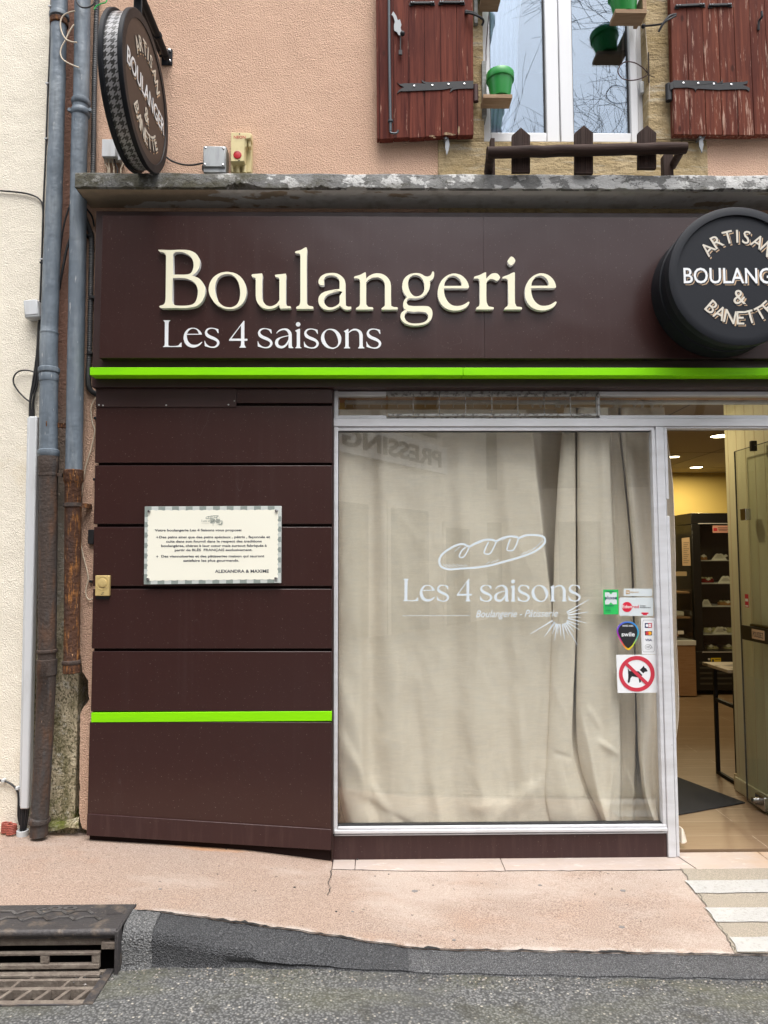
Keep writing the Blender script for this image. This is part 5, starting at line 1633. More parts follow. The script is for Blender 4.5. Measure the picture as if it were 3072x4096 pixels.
for i, (a, b) in enumerate(((150, 118), (156, 124), (160, 130), (163, 136), (154, 121))):
    cab("black_cable", "black cable in the bundle entering the top of the trunking", [(a + 4, 1290 - 10 * i), (a - 4 + 3 * (i % 2), 1420), ((a + b) / 2 - 3 + 4 * (i % 3), 1530), (b + 2 - 3 * (i % 2), 1600), (b, 1672)], -0.03 - 0.006 * (i % 3), 0.0042, 'cableblack', "black cables bundled into the trunking")
cab("black_cable", "outer black cable slanting between the two zinc pipes", [(284, 812), (266, 860), (252, 920), (243, 985), (238, 1040)], -0.05, 0.0045, 'cableblack')
cab("black_cable", "inner black cable slanting between the two zinc pipes", [(282, 950), (266, 1000), (254, 1060), (246, 1100), (236, 1160)], -0.05, 0.0065, 'cableblack')
cab("black_cable", "black cable sagging from projecting sign to the metal box", [(664, 628), (690, 645), (730, 658), (770, 660), (815, 652)], -0.06, 0.0045, 'cableblack')
cab("black_cable", "short black cable looping under the dull metal box", [(812, 662), (812, 680), (826, 690), (850, 692)], -0.05, 0.0045, 'cableblack')
cab("black_cable", "black cable dropping beside the top corner of the fascia", [(338, 825), (352, 842), (368, 866), (377, 905)], -0.03, 0.0045, 'cableblack')
cab("bell_wire", "beige wire wandering down beside the maroon cladding", [(388, 1588), (372, 1608), (364, 1640), (370, 1690), (379, 1725), (366, 1790), (342, 1870), (328, 1960), (320, 2060), (319, 2140), (330, 2210), (350, 2290), (353, 2320), (345, 2350), (344, 2380), (356, 2398), (378, 2394), (408, 2391)], -0.026, 0.0032, 'cablebeige')
cab("loose_wire", "cream loose wire end curling across the zinc pipes higher up", [(300, 44), (275, 50), (252, 64), (242, 90), (246, 125), (262, 155), (285, 167), (308, 170)], -0.125, 0.0034, 'cablebeige')
cab("loose_wire", "cream loose wire end curling across the zinc pipes lower down", [(296, 98), (278, 125), (262, 160), (246, 190), (242, 215), (252, 238), (280, 256), (317, 271)], -0.122, 0.0034, 'cablebeige')
cab("green_wire", "thin yellow green earth wire tangled above the projecting sign", [(430, -20), (424, 8), (405, 15), (385, 25), (376, 38)], -0.05, 0.003, 'st_green')
cab("black_cable", "black cable loop hanging in front of the zinc pipe top", [(300, -20), (308, 10), (325, 28), (350, 30), (372, 18), (382, -10)], -0.13, 0.004, 'cableblack')
c_ = cab("black_cable", "black cable along the foot of the cream wall beside trunking", [(-30, 3118), (0, 3122), (25, 3126), (52, 3142), (70, 3166), (74, 3200), (73, 3260), (80, 3300)], -0.028, 0.005, 'cableblack')
for (x, y) in ((10, 3124), (66, 3155)):
    m = MB(); m.pbox(x - 6, y - 6, x + 6, y + 6, -0.04, 0.025)
    build("clip", m, K['greybox'], c_, bevel=0.002)
for i in range(5):
    cab("black_cable", "black cable from the trunking foot into the grey stub pipe", [(80 + 9 * i, 3225), (82 + 7 * i, 3265), (84 + 5 * i, 3300), (82 + 4 * i, 3325)], -0.035 - 0.004 * (i % 2), 0.005, 'cableblack', "black cables out of the trunking foot")
q = W(90, 3332, -0.045)
m = MB(); m.lathe((q.x, q.y, zpave(q.x, q.y) - 0.02), (0, 0, 1), [(0, 0.027), (0.048, 0.027), (0.05, 0.024), (0.045, 0.021), (0.01, 0.02)], 28)
tag(build("stub_pipe", m, K['greybox'], base=q), "short grey plastic stub pipe standing in the pavement under cables", "pipe")
for k, (x, y) in enumerate(((46, 3322), (26, 3318))):
    q = W(x, y, -0.05 + 0.02 * k)
    m = MB()
    P = []
    for i in range(90):
        a = i * 0.42
        P.append((q.x + 0.021 * cos(a), q.y + 0.021 * sin(a), zpave(q.x, q.y) + 0.008 + 0.048 * i / 90))
    m.tube(P, 0.0036, 8)
    tag(build("coiled_conduit", m, K['coilred'], base=q), ["faded red coiled conduit end beside the grey stub pipe", "faded red coiled conduit end tucked behind the other"][k], "conduit")
for (x, y) in ((380, 1671), (377, 1917), (362, 2326)):
    m = MB(); m.pbox(x - 6, y - 5, x + 5, y + 5, -0.03, 0.03)
    tag(build("cable_clip", m, K['cableblack'], bevel=0.002), {1671: "small black cable clip below the corrugated conduit end", 1917: "small black cable clip beside the second cladding joint", 2326: "small black cable clip near the gold door bell"}[y], "clip")
m = MB(); m.pbox(351, 2118, 375, 2176, -0.035, 0.035)
tag(build("black_tape_block", m, K['cableblack'], bevel=0.003), "black taped block on the pink strip beside the cladding", "box")
for i, (x, y) in enumerate(((199, 22), (187, 331), (182, 553), (163, 1048), (164, 1035), (160, 1317))):
    m = MB(); m.pbox(x - 6, y - 3, x + 6, y + 3, -0.03, 0.02)
    tag(build("cable_clip", m, K['cableblack'] if i == 3 else K['pvc'], bevel=0.0015), "tiny clip holding the thin black cable on the cream wall", "clip", "clips of the thin black cable")

# ------------------------------------------------------------------ boxes
b = thing("junction_box", "small pale grey box hung low on the cream wall", "junction box", tuple(W(125, 1240, -0.03)))
m = MB(); m.prism([W(91, 1200, -0.075), W(147, 1195, -0.075), W(158, 1268, -0.075), W(98, 1272, -0.075)], (0, 0.062, 0))
build("case", m, K['greybox'], b, bevel=0.008, seg=3)
m = MB(); m.prism([W(94, 1202, -0.078), W(144, 1198, -0.078), W(153, 1255, -0.078), W(100, 1260, -0.078)], (0, 0.004, 0))
build("lid", m, K['pvc'], b, bevel=0.003)
b = thing("junction_box", "pale grey plastic box with cables below, behind projecting sign", "junction box", tuple(W(440, 640, 0)))
m = MB(); m.pbox(408, 556, 468, 628, -0.06, 0.058)
build("case", m, K['greybox'], b, bevel=0.006)
m = MB(); m.pbox(407, 556, 462, 626, -0.066, 0.006)
build("lid", m, K['pvc'], b, bevel=0.005, seg=3)
m = MB(); m.pbox(470, 600, 484, 640, -0.05, 0.048)
build("gland_box", m, K['greybox'], b, bevel=0.003)
for i, (a, bb_, mt) in enumerate(((418, 428, 'cablebeige'), (432, 434, 'cablebeige'), (448, 452, 'cablebeige'), (458, 466, 'cableblack'), (490, 480, 'cablebeige'))):
    cab("box_wire", "thin wire dropping from the grey plastic box to the canopy", [(a, 632), (a + 3, 655), (bb_ + 4, 675), (bb_ + 4, 694)], -0.04, 0.0035, mt, "wires under the grey plastic box")
b = thing("metal_box", "dull metal junction box with four corner screws", "junction box", tuple(W(860, 690, 0)))
m = MB(); m.pbox(813, 585, 905, 690, -0.07, 0.068)
build("case", m, K['alubox'], b, bevel=0.004)
m = MB(); m.pbox(812, 584, 900, 667, -0.080, 0.0098)
ld = build("lid", m, K['alubox'], b, bevel=0.004)
for (x, y) in ((822, 591), (894, 594), (819, 658), (891, 660)):
    m = MB(); m.lathe(W(x, y, -0.08), (0, -1, 0), [(0, 0.0058), (0.002, 0.0056), (0.003, 0.004)], 14)
    build("screw", m, K['steel'], ld)
m = MB(); m.lathe(W(862, 686, -0.05), (0, 0, -1), [(0, 0.012), (0.012, 0.012), (0.012, 0.006), (0.025, 0.006)], 14)
build("gland", m, K['alubox'], b)
b = thing("neon_switch", "yellowed switch box with red button and red lettering", "switch box", tuple(W(960, 690, 0)))
m = MB(); m.pbox(924, 533, 1006, 690, -0.045, 0.0448)
build("case", m, K['yellowbox'], b, bevel=0.004)
m = MB()
m.prism([W(924, 529, -0.105), W(1003, 531, -0.105), W(1003, 552, -0.105), W(980, 556, -0.105), W(977, 645, -0.105), W(922, 646, -0.105)], (0, 0.0598, 0))
build("cover", m, K['yellowbox'], b, bevel=0.003)
m = MB(); q = W(950, 620, -0.105); m.lathe(q, (0, -1, 0), [(0, 0.0205), (0.003, 0.0200), (0.004, 0.0175), (0.002, 0.017)], 28, 0)
m.lathe(q, (0, -1, 0), [(0.0021, 0.017), (0.0025, 0.015), (0.0035, 0.002)], 28)
build("button", m, K['red'], b)
m = MB(); text_px(m, "NEON", 935, 982, 554, -0.1062, 0.001, cap=12, bold=0.012)
build("lettering", m, K['redtext'], b)
m = MB(); m.prism([W(976, 560, -0.10), W(986, 556, -0.10), W(988, 585, -0.085), (W(978, 590, -0.10))], (0, 0.03, 0)); m.prism([W(992, 560, -0.09), W(1000, 556, -0.09), W(1003, 585, -0.09), W(994, 588, -0.09)], (0, 0.03, 0))
build("lever", m, K['yellowbox'], b, bevel=0.002)
for (x, y) in ((958, 536), (956, 642)):
    m = MB(); m.lathe(W(x, y, -0.105), (0, -1, 0), [(0, 0.004), (0.001, 0.0035)], 10)
    build("screw", m, K['st_black'], b)
for x in (951, 978):
    m = MB(); m.lathe(W(x, 678, -0.06), (0, 0, -1), [(-0.02, 0.011), (0.02, 0.011), (0.02, 0.006), (0.03, 0.006)], 16)
    build("gland", m, K['yellowbox'], b)
b = thing("bell_plate", "gold door bell plate at the edge of the maroon cladding", "door bell", tuple(W(409, 2390, -0.09)))
m = MB(); m.pbox(380, 2302, 437, 2384, -0.094, 0.02)
build("plate", m, K['brass'], b, bevel=0.003)
m = MB(); q = W(410, 2332, -0.094)
m.lathe(q, (0, -1, 0), [(0, 0.034), (0.0015, 0.0335), (0.0015, 0.030), (0.0005, 0.0295), (0.0005, 0.021), (0.0035, 0.0205), (0.0045, 0.018), (0.003, 0.002)], 36)
build("push_button", m, K['brass'], b)
m = MB(); text_px(m, "UNE F SONNANCE", 395, 427, 2353, -0.0946, 0.0005, cap=3.2)
text_px(m, "Z", 403, 417, 2378, -0.0946, 0.0005, cap=9, shear=0.3)
build("lettering", m, K['ink'], b)
m = MB(); m.pbox(384, 2384, 436, 2396, -0.080, 0.02)
build("slot", m, K['st_black'], b)

# ------------------------------------------------------------------ plaque
PZ = zmap(550, 1980, 2.765)
YQ = -0.098
pq = thing("plaque", "ivory plaque with grey gingham border on the maroon cladding", "sign", tuple(W(850, 2338, YQ)))
PC = [(579, 2026), (1125.5, 2024), (1124, 2332), (575, 2338)]
def pqp(u, v):
    a = (PC[0][0] + (PC[1][0] - PC[0][0]) * u, PC[0][1] + (PC[1][1] - PC[0][1]) * u)
    b_ = (PC[3][0] + (PC[2][0] - PC[3][0]) * u, PC[3][1] + (PC[2][1] - PC[3][1]) * u)
    return (a[0] + (b_[0] - a[0]) * v, a[1] + (b_[1] - a[1]) * v)
m = MB(); m.pprism(PC, YQ, 0.016)
build("board", m, K['sage_light'], pq, bevel=0.0015)
m = MB()
nu, nv = 20, 15
for i in range(nu):
    for j in range(nv):
        u0, u1 = i / nu, (i + 1) / nu
        v0, v1 = j / nv, (j + 1) / nv
        edge = j == 0 or j == nv - 1 or i == 0 or i == nu - 1
        if edge and (i + j) % 2 == (0 if j in (0, nv - 1) else 1):
            e = 0.002
            m.prism([W(*pqp(max(u0, e), max(v0, e)), YQ - 0.0005), W(*pqp(min(u1, 1 - e), max(v0, e)), YQ - 0.0005), W(*pqp(min(u1, 1 - e), min(v1, 1 - e)), YQ - 0.0005), W(*pqp(max(u0, e), min(v1, 1 - e)), YQ - 0.0005)], (0, 0.0005, 0))
build("gingham_check", m, K['sage'], pq)
m = MB()
sc = []
mu, mv = 0.0275, 0.053
n1, n2 = 17, 14
for side in range(4):
    n = n1 if side % 2 == 0 else n2
    for i in range(n):
        for k in range(6):
            t_ = (i + k / 6) / n
            bmp = 0.35 * abs(sin(pi * (t_ * n)))
            if side == 0: sc.append(pqp(mu + (1 - 2*mu) * t_, mv - bmp * 0.020))
            elif side == 1: sc.append(pqp(1 - mu + bmp * 0.018, mv + (1 - 2*mv) * t_))
            elif side == 2: sc.append(pqp(1 - mu - (1 - 2*mu) * t_, 1 - mv + bmp * 0.020))
            else: sc.append(pqp(mu - bmp * 0.018, 1 - mv - (1 - 2*mv) * t_))
shape_px(m, [sc], YQ - 0.001, 0.001)
build("scalloped_card", m, K['plaque'], pq)
m = MB()
for s, a, c, y in (("Votre boulangerie Les 4 Saisons vous propose:", 190, 1152, 402), ("Des pains ainsi que des pains spéciaux , pétris , façonnés et", 240, 1467, 478), ("cuits dans son fournil dans le respect des traditions", 316, 1374, 526), ("boulangères, chères à leur cœur mais surtout fabriqués à", 262, 1430, 574), ("partir de BLÉS  FRANÇAIS exclusivement.", 412, 1270, 621), ("Des viennoiseries et des pâtisseries maison qui sauront", 262, 1402, 690), ("satisfaire les plus gourmands.", 506, 1122, 738), ("ALEXANDRA & MAXIME", 856, 1452, 860)):
    p0, p1 = PZ(a, y), PZ(c, y)
    text_px(m, s, p0[0], p1[0], p0[1], YQ - 0.0017, 0.0006, cap=12.5 if "ALEX" in s else 9.6, bold=0.022, y1=p1[1] - 1)
for (x, y) in ((218, 467), (218, 681)):
    cx, cy = PZ(x, y)
    shape_px(m, [[(cx, cy - 6), (cx + 1.3, cy - 1.3), (cx + 6, cy), (cx + 1.3, cy + 1.3), (cx, cy + 6), (cx - 1.3, cy + 1.3), (cx - 6, cy), (cx - 1.3, cy - 1.3)]], YQ - 0.0017, 0.0006)
build("lettering", m, K['plaque_ink'], pq)
for c in ((130, 180), (1537, 175), (118, 932), (1531, 923)):
    m = MB(); m.lathe(W(*PZ(*c), YQ - 0.001), (0, -1, 0), [(0, 0.008), (0.004, 0.008), (0.007, 0.0065), (0.0085, 0.002)], 18)
    build("cap_nut", m, K['steel'], pq)

# the shop's drawn logo, used on the plaque and on the window
def logo(Y, T, s, wl, t_=0.0006):
    """T maps window-logo coordinates to photo px; s scale of line widths"""
    m = MB()
    bread = crom([(410, 350), (405, 310), (430, 265), (500, 215), (560, 190), (600, 190), (640, 207), (690, 180), (760, 155), (820, 155), (850, 165), (900, 140), (960, 128), (1010, 133), (1025, 142), (1080, 120), (1160, 118), (1215, 130), (1230, 160), (1215, 195), (1150, 245), (1050, 285), (930, 320), (800, 355), (680, 372), (560, 380), (480, 385), (430, 370)], 4, True)
    stroke_px(m, [T(*p) for p in bread], wl * 1.7 * s, Y, t_, closed=True)
    for lp in ([(612, 212), (580, 240), (560, 285), (590, 290), (618, 255), (640, 210)], [(790, 172), (765, 220), (757, 260), (800, 262), (832, 210), (850, 168)], [(958, 150), (940, 200), (935, 235), (980, 236), (1005, 195), (1022, 145)]):
        stroke_px(m, [T(*p) for p in crom(lp, 4)], wl * 1.1 * s, Y, t_)
    for (a, b_) in (((435, 345), (470, 372)), ((455, 345), (495, 370)), ((480, 347), (520, 368)), ((510, 345), (545, 366)), ((540, 345), (575, 364)), ((570, 348), (600, 363)), ((600, 348), (625, 361)), ((770, 345), (800, 325)), ((810, 335), (835, 318)), ((840, 325), (868, 310)), ((1040, 275), (1075, 250)), ((1075, 262), (1110, 235)), ((1110, 248), (1150, 215)), ((1140, 230), (1190, 185)), ((1165, 205), (1215, 160)), ((525, 245), (570, 205)), ((690, 190), (740, 170)), ((890, 160), (930, 140))):
        stroke_px(m, [T(*a), T(*b_)], wl * 0.45 * s, Y, t_)
    for (a, b_) in (((1575, 620), (1400, 720)), ((1510, 695), (1405, 730)), ((1565, 718), (1410, 742)), ((1510, 758), (1410, 758)), ((1555, 805), (1410, 768)), ((1500, 820), (1400, 785)), ((1505, 862), (1400, 795)), ((1460, 875), (1395, 800)), ((1483, 975), (1385, 805)), ((1415, 900), (1375, 810)), ((1385, 935), (1365, 812)), ((1355, 905), (1345, 812)), ((1330, 890), (1332, 812)), ((1305, 940), (1325, 810)), ((1285, 890), (1318, 808)), ((1225, 912), (1308, 800)), ((1258, 860), (1305, 795)), ((1115, 890), (1290, 785))):
        stroke_px(m, [T(*a), T(*b_)], [0.3 * wl * s, 1.1 * wl * s], Y, t_)
    stroke_px(m, [T(115, 748), T(380, 747), T(645, 746)], wl * 0.35 * s, Y, t_)
    for fn, cs in SMALL:
        shape_px(m, [[T(122 + (x - 652.2) * 1.588, 634 - 8 * (x - 652) / 871 + (y - 1388) * 1.64) for x, y in outline(c, fn, 3)] for c in cs], Y, t_)
    a, b_ = T(690, 760), T(1330, 754)
    text_px(m, "Boulangerie - Pâtisserie", a[0], b_[0], a[1], Y, t_, cap=58 * s / 1.952, shear=0.35, bold=0.0, y1=b_[1])
    return m
LZ = zmap(1550, 2080, 1.952)
PLm = lambda x, y: PZ(707 + (x - 115) * 0.1675, 226 + (y - 118) * 0.137)
build("logo", logo(YQ - 0.0017, PLm, 1.0, 0.85), K['sage'], pq)
lg = tag(build("window_lettering", logo(-0.0012, LZ, 1.0, 4.6, 0.001), K['vinyl_window'], base=W(1970, 2600, 0)), "frosted white loaf drawing and lettering stuck on the shop window", "lettering")
# ------------------------------------------------------------------ stickers on the pane
SZ = zmap(2350, 2300, 4.424)
Y0, Y1_, Y2_ = -0.0012, -0.0019, -0.0026
def poly(pts): return [SZ(x, y) for x, y in pts]
def sticker(name, label, cont, mt, extra=None):
    t = thing(name, label, "sticker", tuple(W(*cont[0], 0.0)), "payment stickers on the shop window")
    m = MB(); shape_px(m, [cont], Y0, 0.0010)
    build("sheet", m, mt, t)
    return t
def sub(t, name, mt, conts=None, Y=Y1_, texts=(), strokes=()):
    if not conts and not strokes and len(texts) > 1:
        for one in texts: sub(t, name, mt, None, Y, (one,))
        return
    m = MB()
    if conts: shape_px(m, conts, Y, 0.0005)
    for s, x0, x1, yb, cap, bold in texts:
        a, b_ = SZ(x0, yb), SZ(x1, yb)
        text_px(m, s, a[0], b_[0], a[1], Y, 0.0005, cap=cap / 4.424, bold=bold)
    for pts, w in strokes:
        stroke_px(m, [SZ(*p) for p in pts], w / 4.424, Y, 0.0005)
    return build(name, m, mt, t)
g1 = sticker("green_sticker", "upright bright green sticker with dark word on pale cross shape", poly([(278, 258), (546, 258), (550, 697), (284, 697)]), K['st_green'])
sub(g1, "emblem", K['st_pale'], [poly([(308, 308), (380, 308), (414, 345), (448, 308), (520, 308), (520, 380), (490, 412), (520, 445), (520, 517), (450, 519), (414, 482), (380, 519), (310, 519), (310, 445), (340, 412), (308, 380)])])
sub(g1, "lettering", K['st_navy'], None, Y2_, [("pluxee", 313, 518, 430, 62, 0.015), ("Restaurant", 334, 470, 296, 20, 0.01), ("Acceptée ici", 312, 466, 552, 22, 0.02), ("Titre Restaurant", 312, 410, 588, 10, 0), ("www", 315, 414, 626, 14, 0.05), ("carte et application", 312, 410, 656, 9, 0)])
g2 = sticker("orange_white_sticker", "low white sticker with small orange square and ochre word", poly([(642, 240), (1146, 243), (1146, 360), (1128, 378), (642, 371)]), K['st_pale'])
sub(g2, "emblem", K['st_ochre'], [[SZ(x, y) for x, y in rrect(680, 270, 746, 338, 6)]])
sub(g2, "lettering", K['paper'], None, Y2_, [("Up", 690, 738, 318, 34, 0.03)])
sub(g2, "lettering", K['st_ochre'], None, Y1_, [("déjeuner", 752, 912, 316, 34, 0.0)])
g3 = sticker("red_disc_sticker", "wide pale rounded sticker with red disc and red word", [SZ(x, y) for x, y in rrect(564, 398, 1164, 725, 26)], K['st_pale'])
sub(g3, "emblem", K['st_crimson'], [[SZ(x, y) for x, y in circle(700, 566, 90)]])
sub(g3, "lettering", K['paper'], None, Y2_, [("Eden", 616, 786, 586, 58, 0.012)])
sub(g3, "lettering", K['st_crimson'], None, Y1_, [("red", 794, 908, 586, 58, 0.012)])
sub(g3, "lettering", K['ink'], None, Y1_, [("Ticket", 930, 1028, 556, 26, 0.01), ("Restaurant", 930, 1120, 584, 24, 0.01), ("--------------------------", 592, 735, 714, 8, 0)])
sub(g3, "tag", K['st_crimson'], [[SZ(x, y) for x, y in rrect(954, 664, 1080, 688, 10)], [SZ(x, y) for x, y in rrect(980, 690, 1056, 710, 8)]])
DP = "724,820 800,838 865,890 905,975 905,1060 870,1150 815,1245 770,1300 724,1328 672,1298 620,1230 560,1120 525,1030 520,960 550,895 620,840 670,824"
dpts = outline(DP, lambda x, y: (x, y))
cxd, cyd = 718, 1040
inner = [(cxd + (x - cxd) * 0.875, cyd + (y - cyd) * 0.88) for x, y in dpts]
qd = W(*SZ(cxd, cyd), 0)
K['rainbow'] = rainbow(qd.x, qd.z)
g4 = sticker("teardrop_sticker", "black teardrop sticker with rainbow rim and white word", [SZ(*p) for p in dpts], K['rainbow'])
sub(g4, "emblem", K['st_black'], [[SZ(*p) for p in inner]])
sub(g4, "lettering", K['white'], None, Y2_, [("swile", 602, 836, 1085, 80, 0.015), ("PAYEZ AVEC", 622, 812, 914, 30, 0.02)])
g5 = sticker("card_list_sticker", "tall white sticker listing accepted bank card emblems", poly([(948, 757), (1198, 757), (1214, 1402), (962, 1400)]), K['white'])
fr_ = [SZ(x, y) for x, y in rrect(980, 798, 1182, 1360, 26)]
m = MB(); stroke_px(m, fr_, 0.8, Y1_, 0.0005, closed=True)
stroke_px(m, [SZ(x, y) for x, y in circle(1076, 1272, 58, 30, 44)], 0.8, Y1_, 0.0005, closed=True)
for k in range(4):
    stroke_px(m, [SZ(1040 + k * 12 + (4 + k * 2) * cos(a) , 1274 + (10 + 5 * k) * sin(a)) for a in [x * 0.25 - 1.0 for x in range(9)]], 1.0, Y1_, 0.0005)
stroke_px(m, [SZ(*p) for p in ((1155, 1296), (1128, 1256), (1100, 1245), (1092, 1262), (1110, 1285), (1132, 1306))], 0.9, Y1_, 0.0005)
build("line_drawing", m, K['ink'], g5)
sub(g5, "blue_block", K['st_navy'], [poly([(1014, 850), (1076, 850), (1076, 934), (1014, 936)])])
sub(g5, "red_block", K['st_red'], [poly([(1076.5, 850), (1140, 850), (1140, 934), (1076.5, 934)])])
sub(g5, "lettering", K['white'], [[SZ(x, y) for x, y in rrect(1030, 866, 1078, 918, 22)], [SZ(x, y) for x, y in rrect(1082, 866, 1126, 890, 11)], [SZ(x, y) for x, y in rrect(1082, 894, 1126, 918, 11)]], Y2_)
sub(g5, "black_block", K['st_black'], [poly([(1016, 992), (1142, 992), (1142, 1068), (1018, 1068)])])
sub(g5, "red_disc", K['st_red'], [[SZ(x, y) for x, y in circle(1061, 1030, 33)]], Y2_)
sub(g5, "amber_disc", K['st_amber'], [[SZ(x, y) for x, y in circle(1101, 1030, 33)]], Y2_ - 0.0006)
lens = [(1081 + (33 * cos(a) - 20), 1030 + 33 * sin(a)) for a in [(-0.92 + 1.84 * i / 8) for i in range(9)]] + [(1081 - (33 * cos(a) - 20), 1030 - 33 * sin(a)) for a in [(-0.92 + 1.84 * i / 8) for i in range(9)]]
sub(g5, "disc_overlap", K['st_blend'], [[SZ(*p) for p in lens]], Y2_ - 0.0012)
sub(g5, "lettering", K['st_navy'], None, Y1_, [("VISA", 1022, 1142, 1170, 44, 0.015)])
g6 = sticker("no_dogs_sign", "square white sign forbidding dogs with red ring and black dog", poly([(508, 1412), (1216, 1410), (1232, 2082), (534, 2088)]), K['white'])
sub(g6, "dog_silhouette", K['st_black'], [
    [SZ(*p) for p in ((714, 1655), (750, 1702), (905, 1702), (970, 1770), (945, 1808), (935, 1830), (946, 1880), (940, 1900), (920, 1906), (914, 1895), (910, 1815), (790, 1793), (762, 1825), (748, 1895), (730, 1908), (714, 1900), (712, 1880), (722, 1820), (722, 1760))],
    [SZ(*p) for p in ((997, 1603), (1010, 1640), (1040, 1655), (1050, 1675), (1063, 1690), (1058, 1708), (1015, 1712), (988, 1740), (926, 1680), (975, 1632))]])
sub(g6, "red_ring", K['st_red'], [[SZ(x, y) for x, y in circle(873, 1748, 316, 64)], [SZ(x, y) for x, y in circle(870, 1749, 248, 64)]], Y2_)
sub(g6, "red_bar", K['st_red'], [poly([(668, 1592), (712, 1556), (1076, 1902), (1034, 1946)])], Y2_ - 0.0006)

# ------------------------------------------------------------------ shutters
def shutter(label, edges, py_top, bot, mats, base_px, Yf, strap_dir, worn):
    t = thing("shutter", label, "shutter", tuple(W(*base_px, Yf)), "oxblood wooden shutters of the upper window")
    for (a, b_, a2, b2, yb0, yb1) in edges:
        m = MB()
        gap = 0.7
        m.prism([W(a + gap, py_top, Yf), W(b_ - gap, py_top, Yf), W(b2 - gap, yb1, Yf), W(a2 + gap, yb0, Yf)], (0, 0.038, 0))
        build("plank", m, mats, t, bevel=0.0022)
    m = MB()
    a, b_ = edges[0], edges[-1]
    m.prism([W(a[0] + 2, py_top, Yf + 0.006), W(b_[1] - 2, py_top, Yf + 0.006), W(b_[3] - 2, b_[5] - 2, Yf + 0.006), W(a[2] + 2, a[4] - 2, Yf + 0.006)], (0, 0.028, 0))
    build("backing", m, K['shutedge'], t)
    return t
YS1 = -0.062
R3z = zmap(1450, 0, 1.952)
xt = [103, 126, 239, 358, 478, 603, 730, 862]
xb = [112, 131, 243, 364, 490, 617, 742, 869]
yb = [1100, 1098, 1092, 1086, 1080, 1074, 1068, 1064, 1062]
ed = []
for i in range(7):
    e = (i * 13 % 5 - 2) * 1.6
    ed.append((R3z(xt[i], 0)[0], R3z(xt[i + 1], 0)[0], R3z(xb[i], 0)[0], R3z(xb[i + 1], 0)[0], R3z(0, yb[i] + e - 12)[1], R3z(0, yb[i + 1] + e - 12)[1]))
sA = shutter("oxblood shutter with iron rod and hanging latch, nearest the projecting sign", ed, -110, None, K['shutA'], (1700, 560), YS1, 1, 0)
m = MB(); m.tube([W(1555, -110, -0.078), W(1557, 200, -0.078), W(1562, 525, -0.078)], 0.0075, 12)
m.tube([W(1562, 481, -0.078), W(1562, 488, -0.078)], 0.013, 12)
m.tube(crom([W(1561, 520, -0.078), W(1563, 531, -0.08), W(1578, 534, -0.085), W(1590, 530, -0.085), W(1592, 521, -0.085)], 4), 0.005, 8)
build("rod", m, K['rod'], sA)
def flat_iron(t, name, s, fn, Y, th=0.004, mt='wrought'):
    m = MB(); shape_px(m, [outline(s, fn)], Y, th)
    return build(name, m, K[mt], t, bevel=0.001)
st = flat_iron(sA, "strap_hinge", "268,640! 290,655 325,650! 460,650! 500,655! 470,642 462,620! 485,637 540,642! 866,630! 866,690! 760,692! 710,700 683,722! 695,690 755,670! 680,690 620,700! 325,712! 295,712 268,730! 290,700 325,680! 295,665", R3z, YS1 - 0.005)
for (x, y) in ((403, 673), (545, 668), (671, 660), (795, 656)):
    m = MB(); m.lathe(W(*R3z(x, y), YS1 - 0.005), (0, -1, 0), [(0, 0.0055), (0.002, 0.005), (0.003, 0.002)], 12)
    build("bolt", m, K['steel'], st)
m = MB(); m.tube([W(*R3z(882, 665), -0.045), W(*R3z(885, 795), -0.045)], 0.014, 12)
build("hinge_pin", m, K['shutedge'], sA)
lt = flat_iron(sA, "latch", "240,88! 262,120 275,155 292,150! 305,195! 298,215 305,240! 298,275 280,272! 268,250 248,240! 245,200 252,170! 240,130 225,115!", R3z, YS1 - 0.012, 0.005, 'galva')
m = MB(); m.tube([W(*R3z(297, 280), -0.078), W(*R3z(296, 395), -0.078)], 0.004, 8); m.box(*(lambda q: (q.x - 0.009, q.x + 0.009, -0.082, -0.074, q.z - 0.016, q.z + 0.008))(W(*R3z(296, 405), -0.078)))
m.ball(W(*R3z(312, 262), -0.084), 0.013, 10)
build("latch_pull", m, K['wrought'], lt)
def bolt_bar(t, pts, Y):
    for (x0, y0, x1, y1) in pts:
        m = MB()
        m.pprism([(x0, y0), (x1, y1), (x1, y1 + 9), (x0, y0 + 9)], Y - 0.012, 0.012)
        m.pprism([(x0 - 4, y0 + 7), (x0 + 14, y0 + 6), (x0 + 14, y0 + 17), (x0 - 4, y0 + 18)], Y - 0.005, 0.005)
        m.pprism([(x1 - 18, y1 + 6), (x1 + 2, y1 + 6), (x1 + 2, y1 + 17), (x1 - 18, y1 + 17)], Y - 0.005, 0.005)
        b_ = build("slide_bolt", m, K['wrought'], t, bevel=0.002)
        for k in range(4):
            f = (0.05, 0.14, 0.86, 0.95)[k]
            q = W(x0 + (x1 - x0) * f, y0 + (y1 - y0) * f + 4, Y - 0.012)
            m = MB(); m.lathe(q, (0, -1, 0), [(0, 0.005), (0.003, 0.003)], 8)
            build("rivet", m, K['galva'], b_)
bolt_bar(sA, [(1641, 5, 1738, 4), (1757, 2, 1858, 2)], YS1)
m = MB(); m.tube(crom([W(*R3z(805, 100), -0.085), W(*R3z(860, 108), -0.10), W(*R3z(925, 138), -0.10), W(*R3z(945, 165), -0.09), W(*R3z(932, 200), -0.08)], 5), 0.0055, 8)
m.tube(crom([W(*R3z(815, 88), -0.085), W(*R3z(870, 100), -0.095), W(*R3z(930, 145), -0.09)], 5), 0.005, 8)
m.ball(W(*R3z(812, 95), -0.07), 0.011, 10)
build("stay_hook", m, K['wrought'], sA)
m = MB()
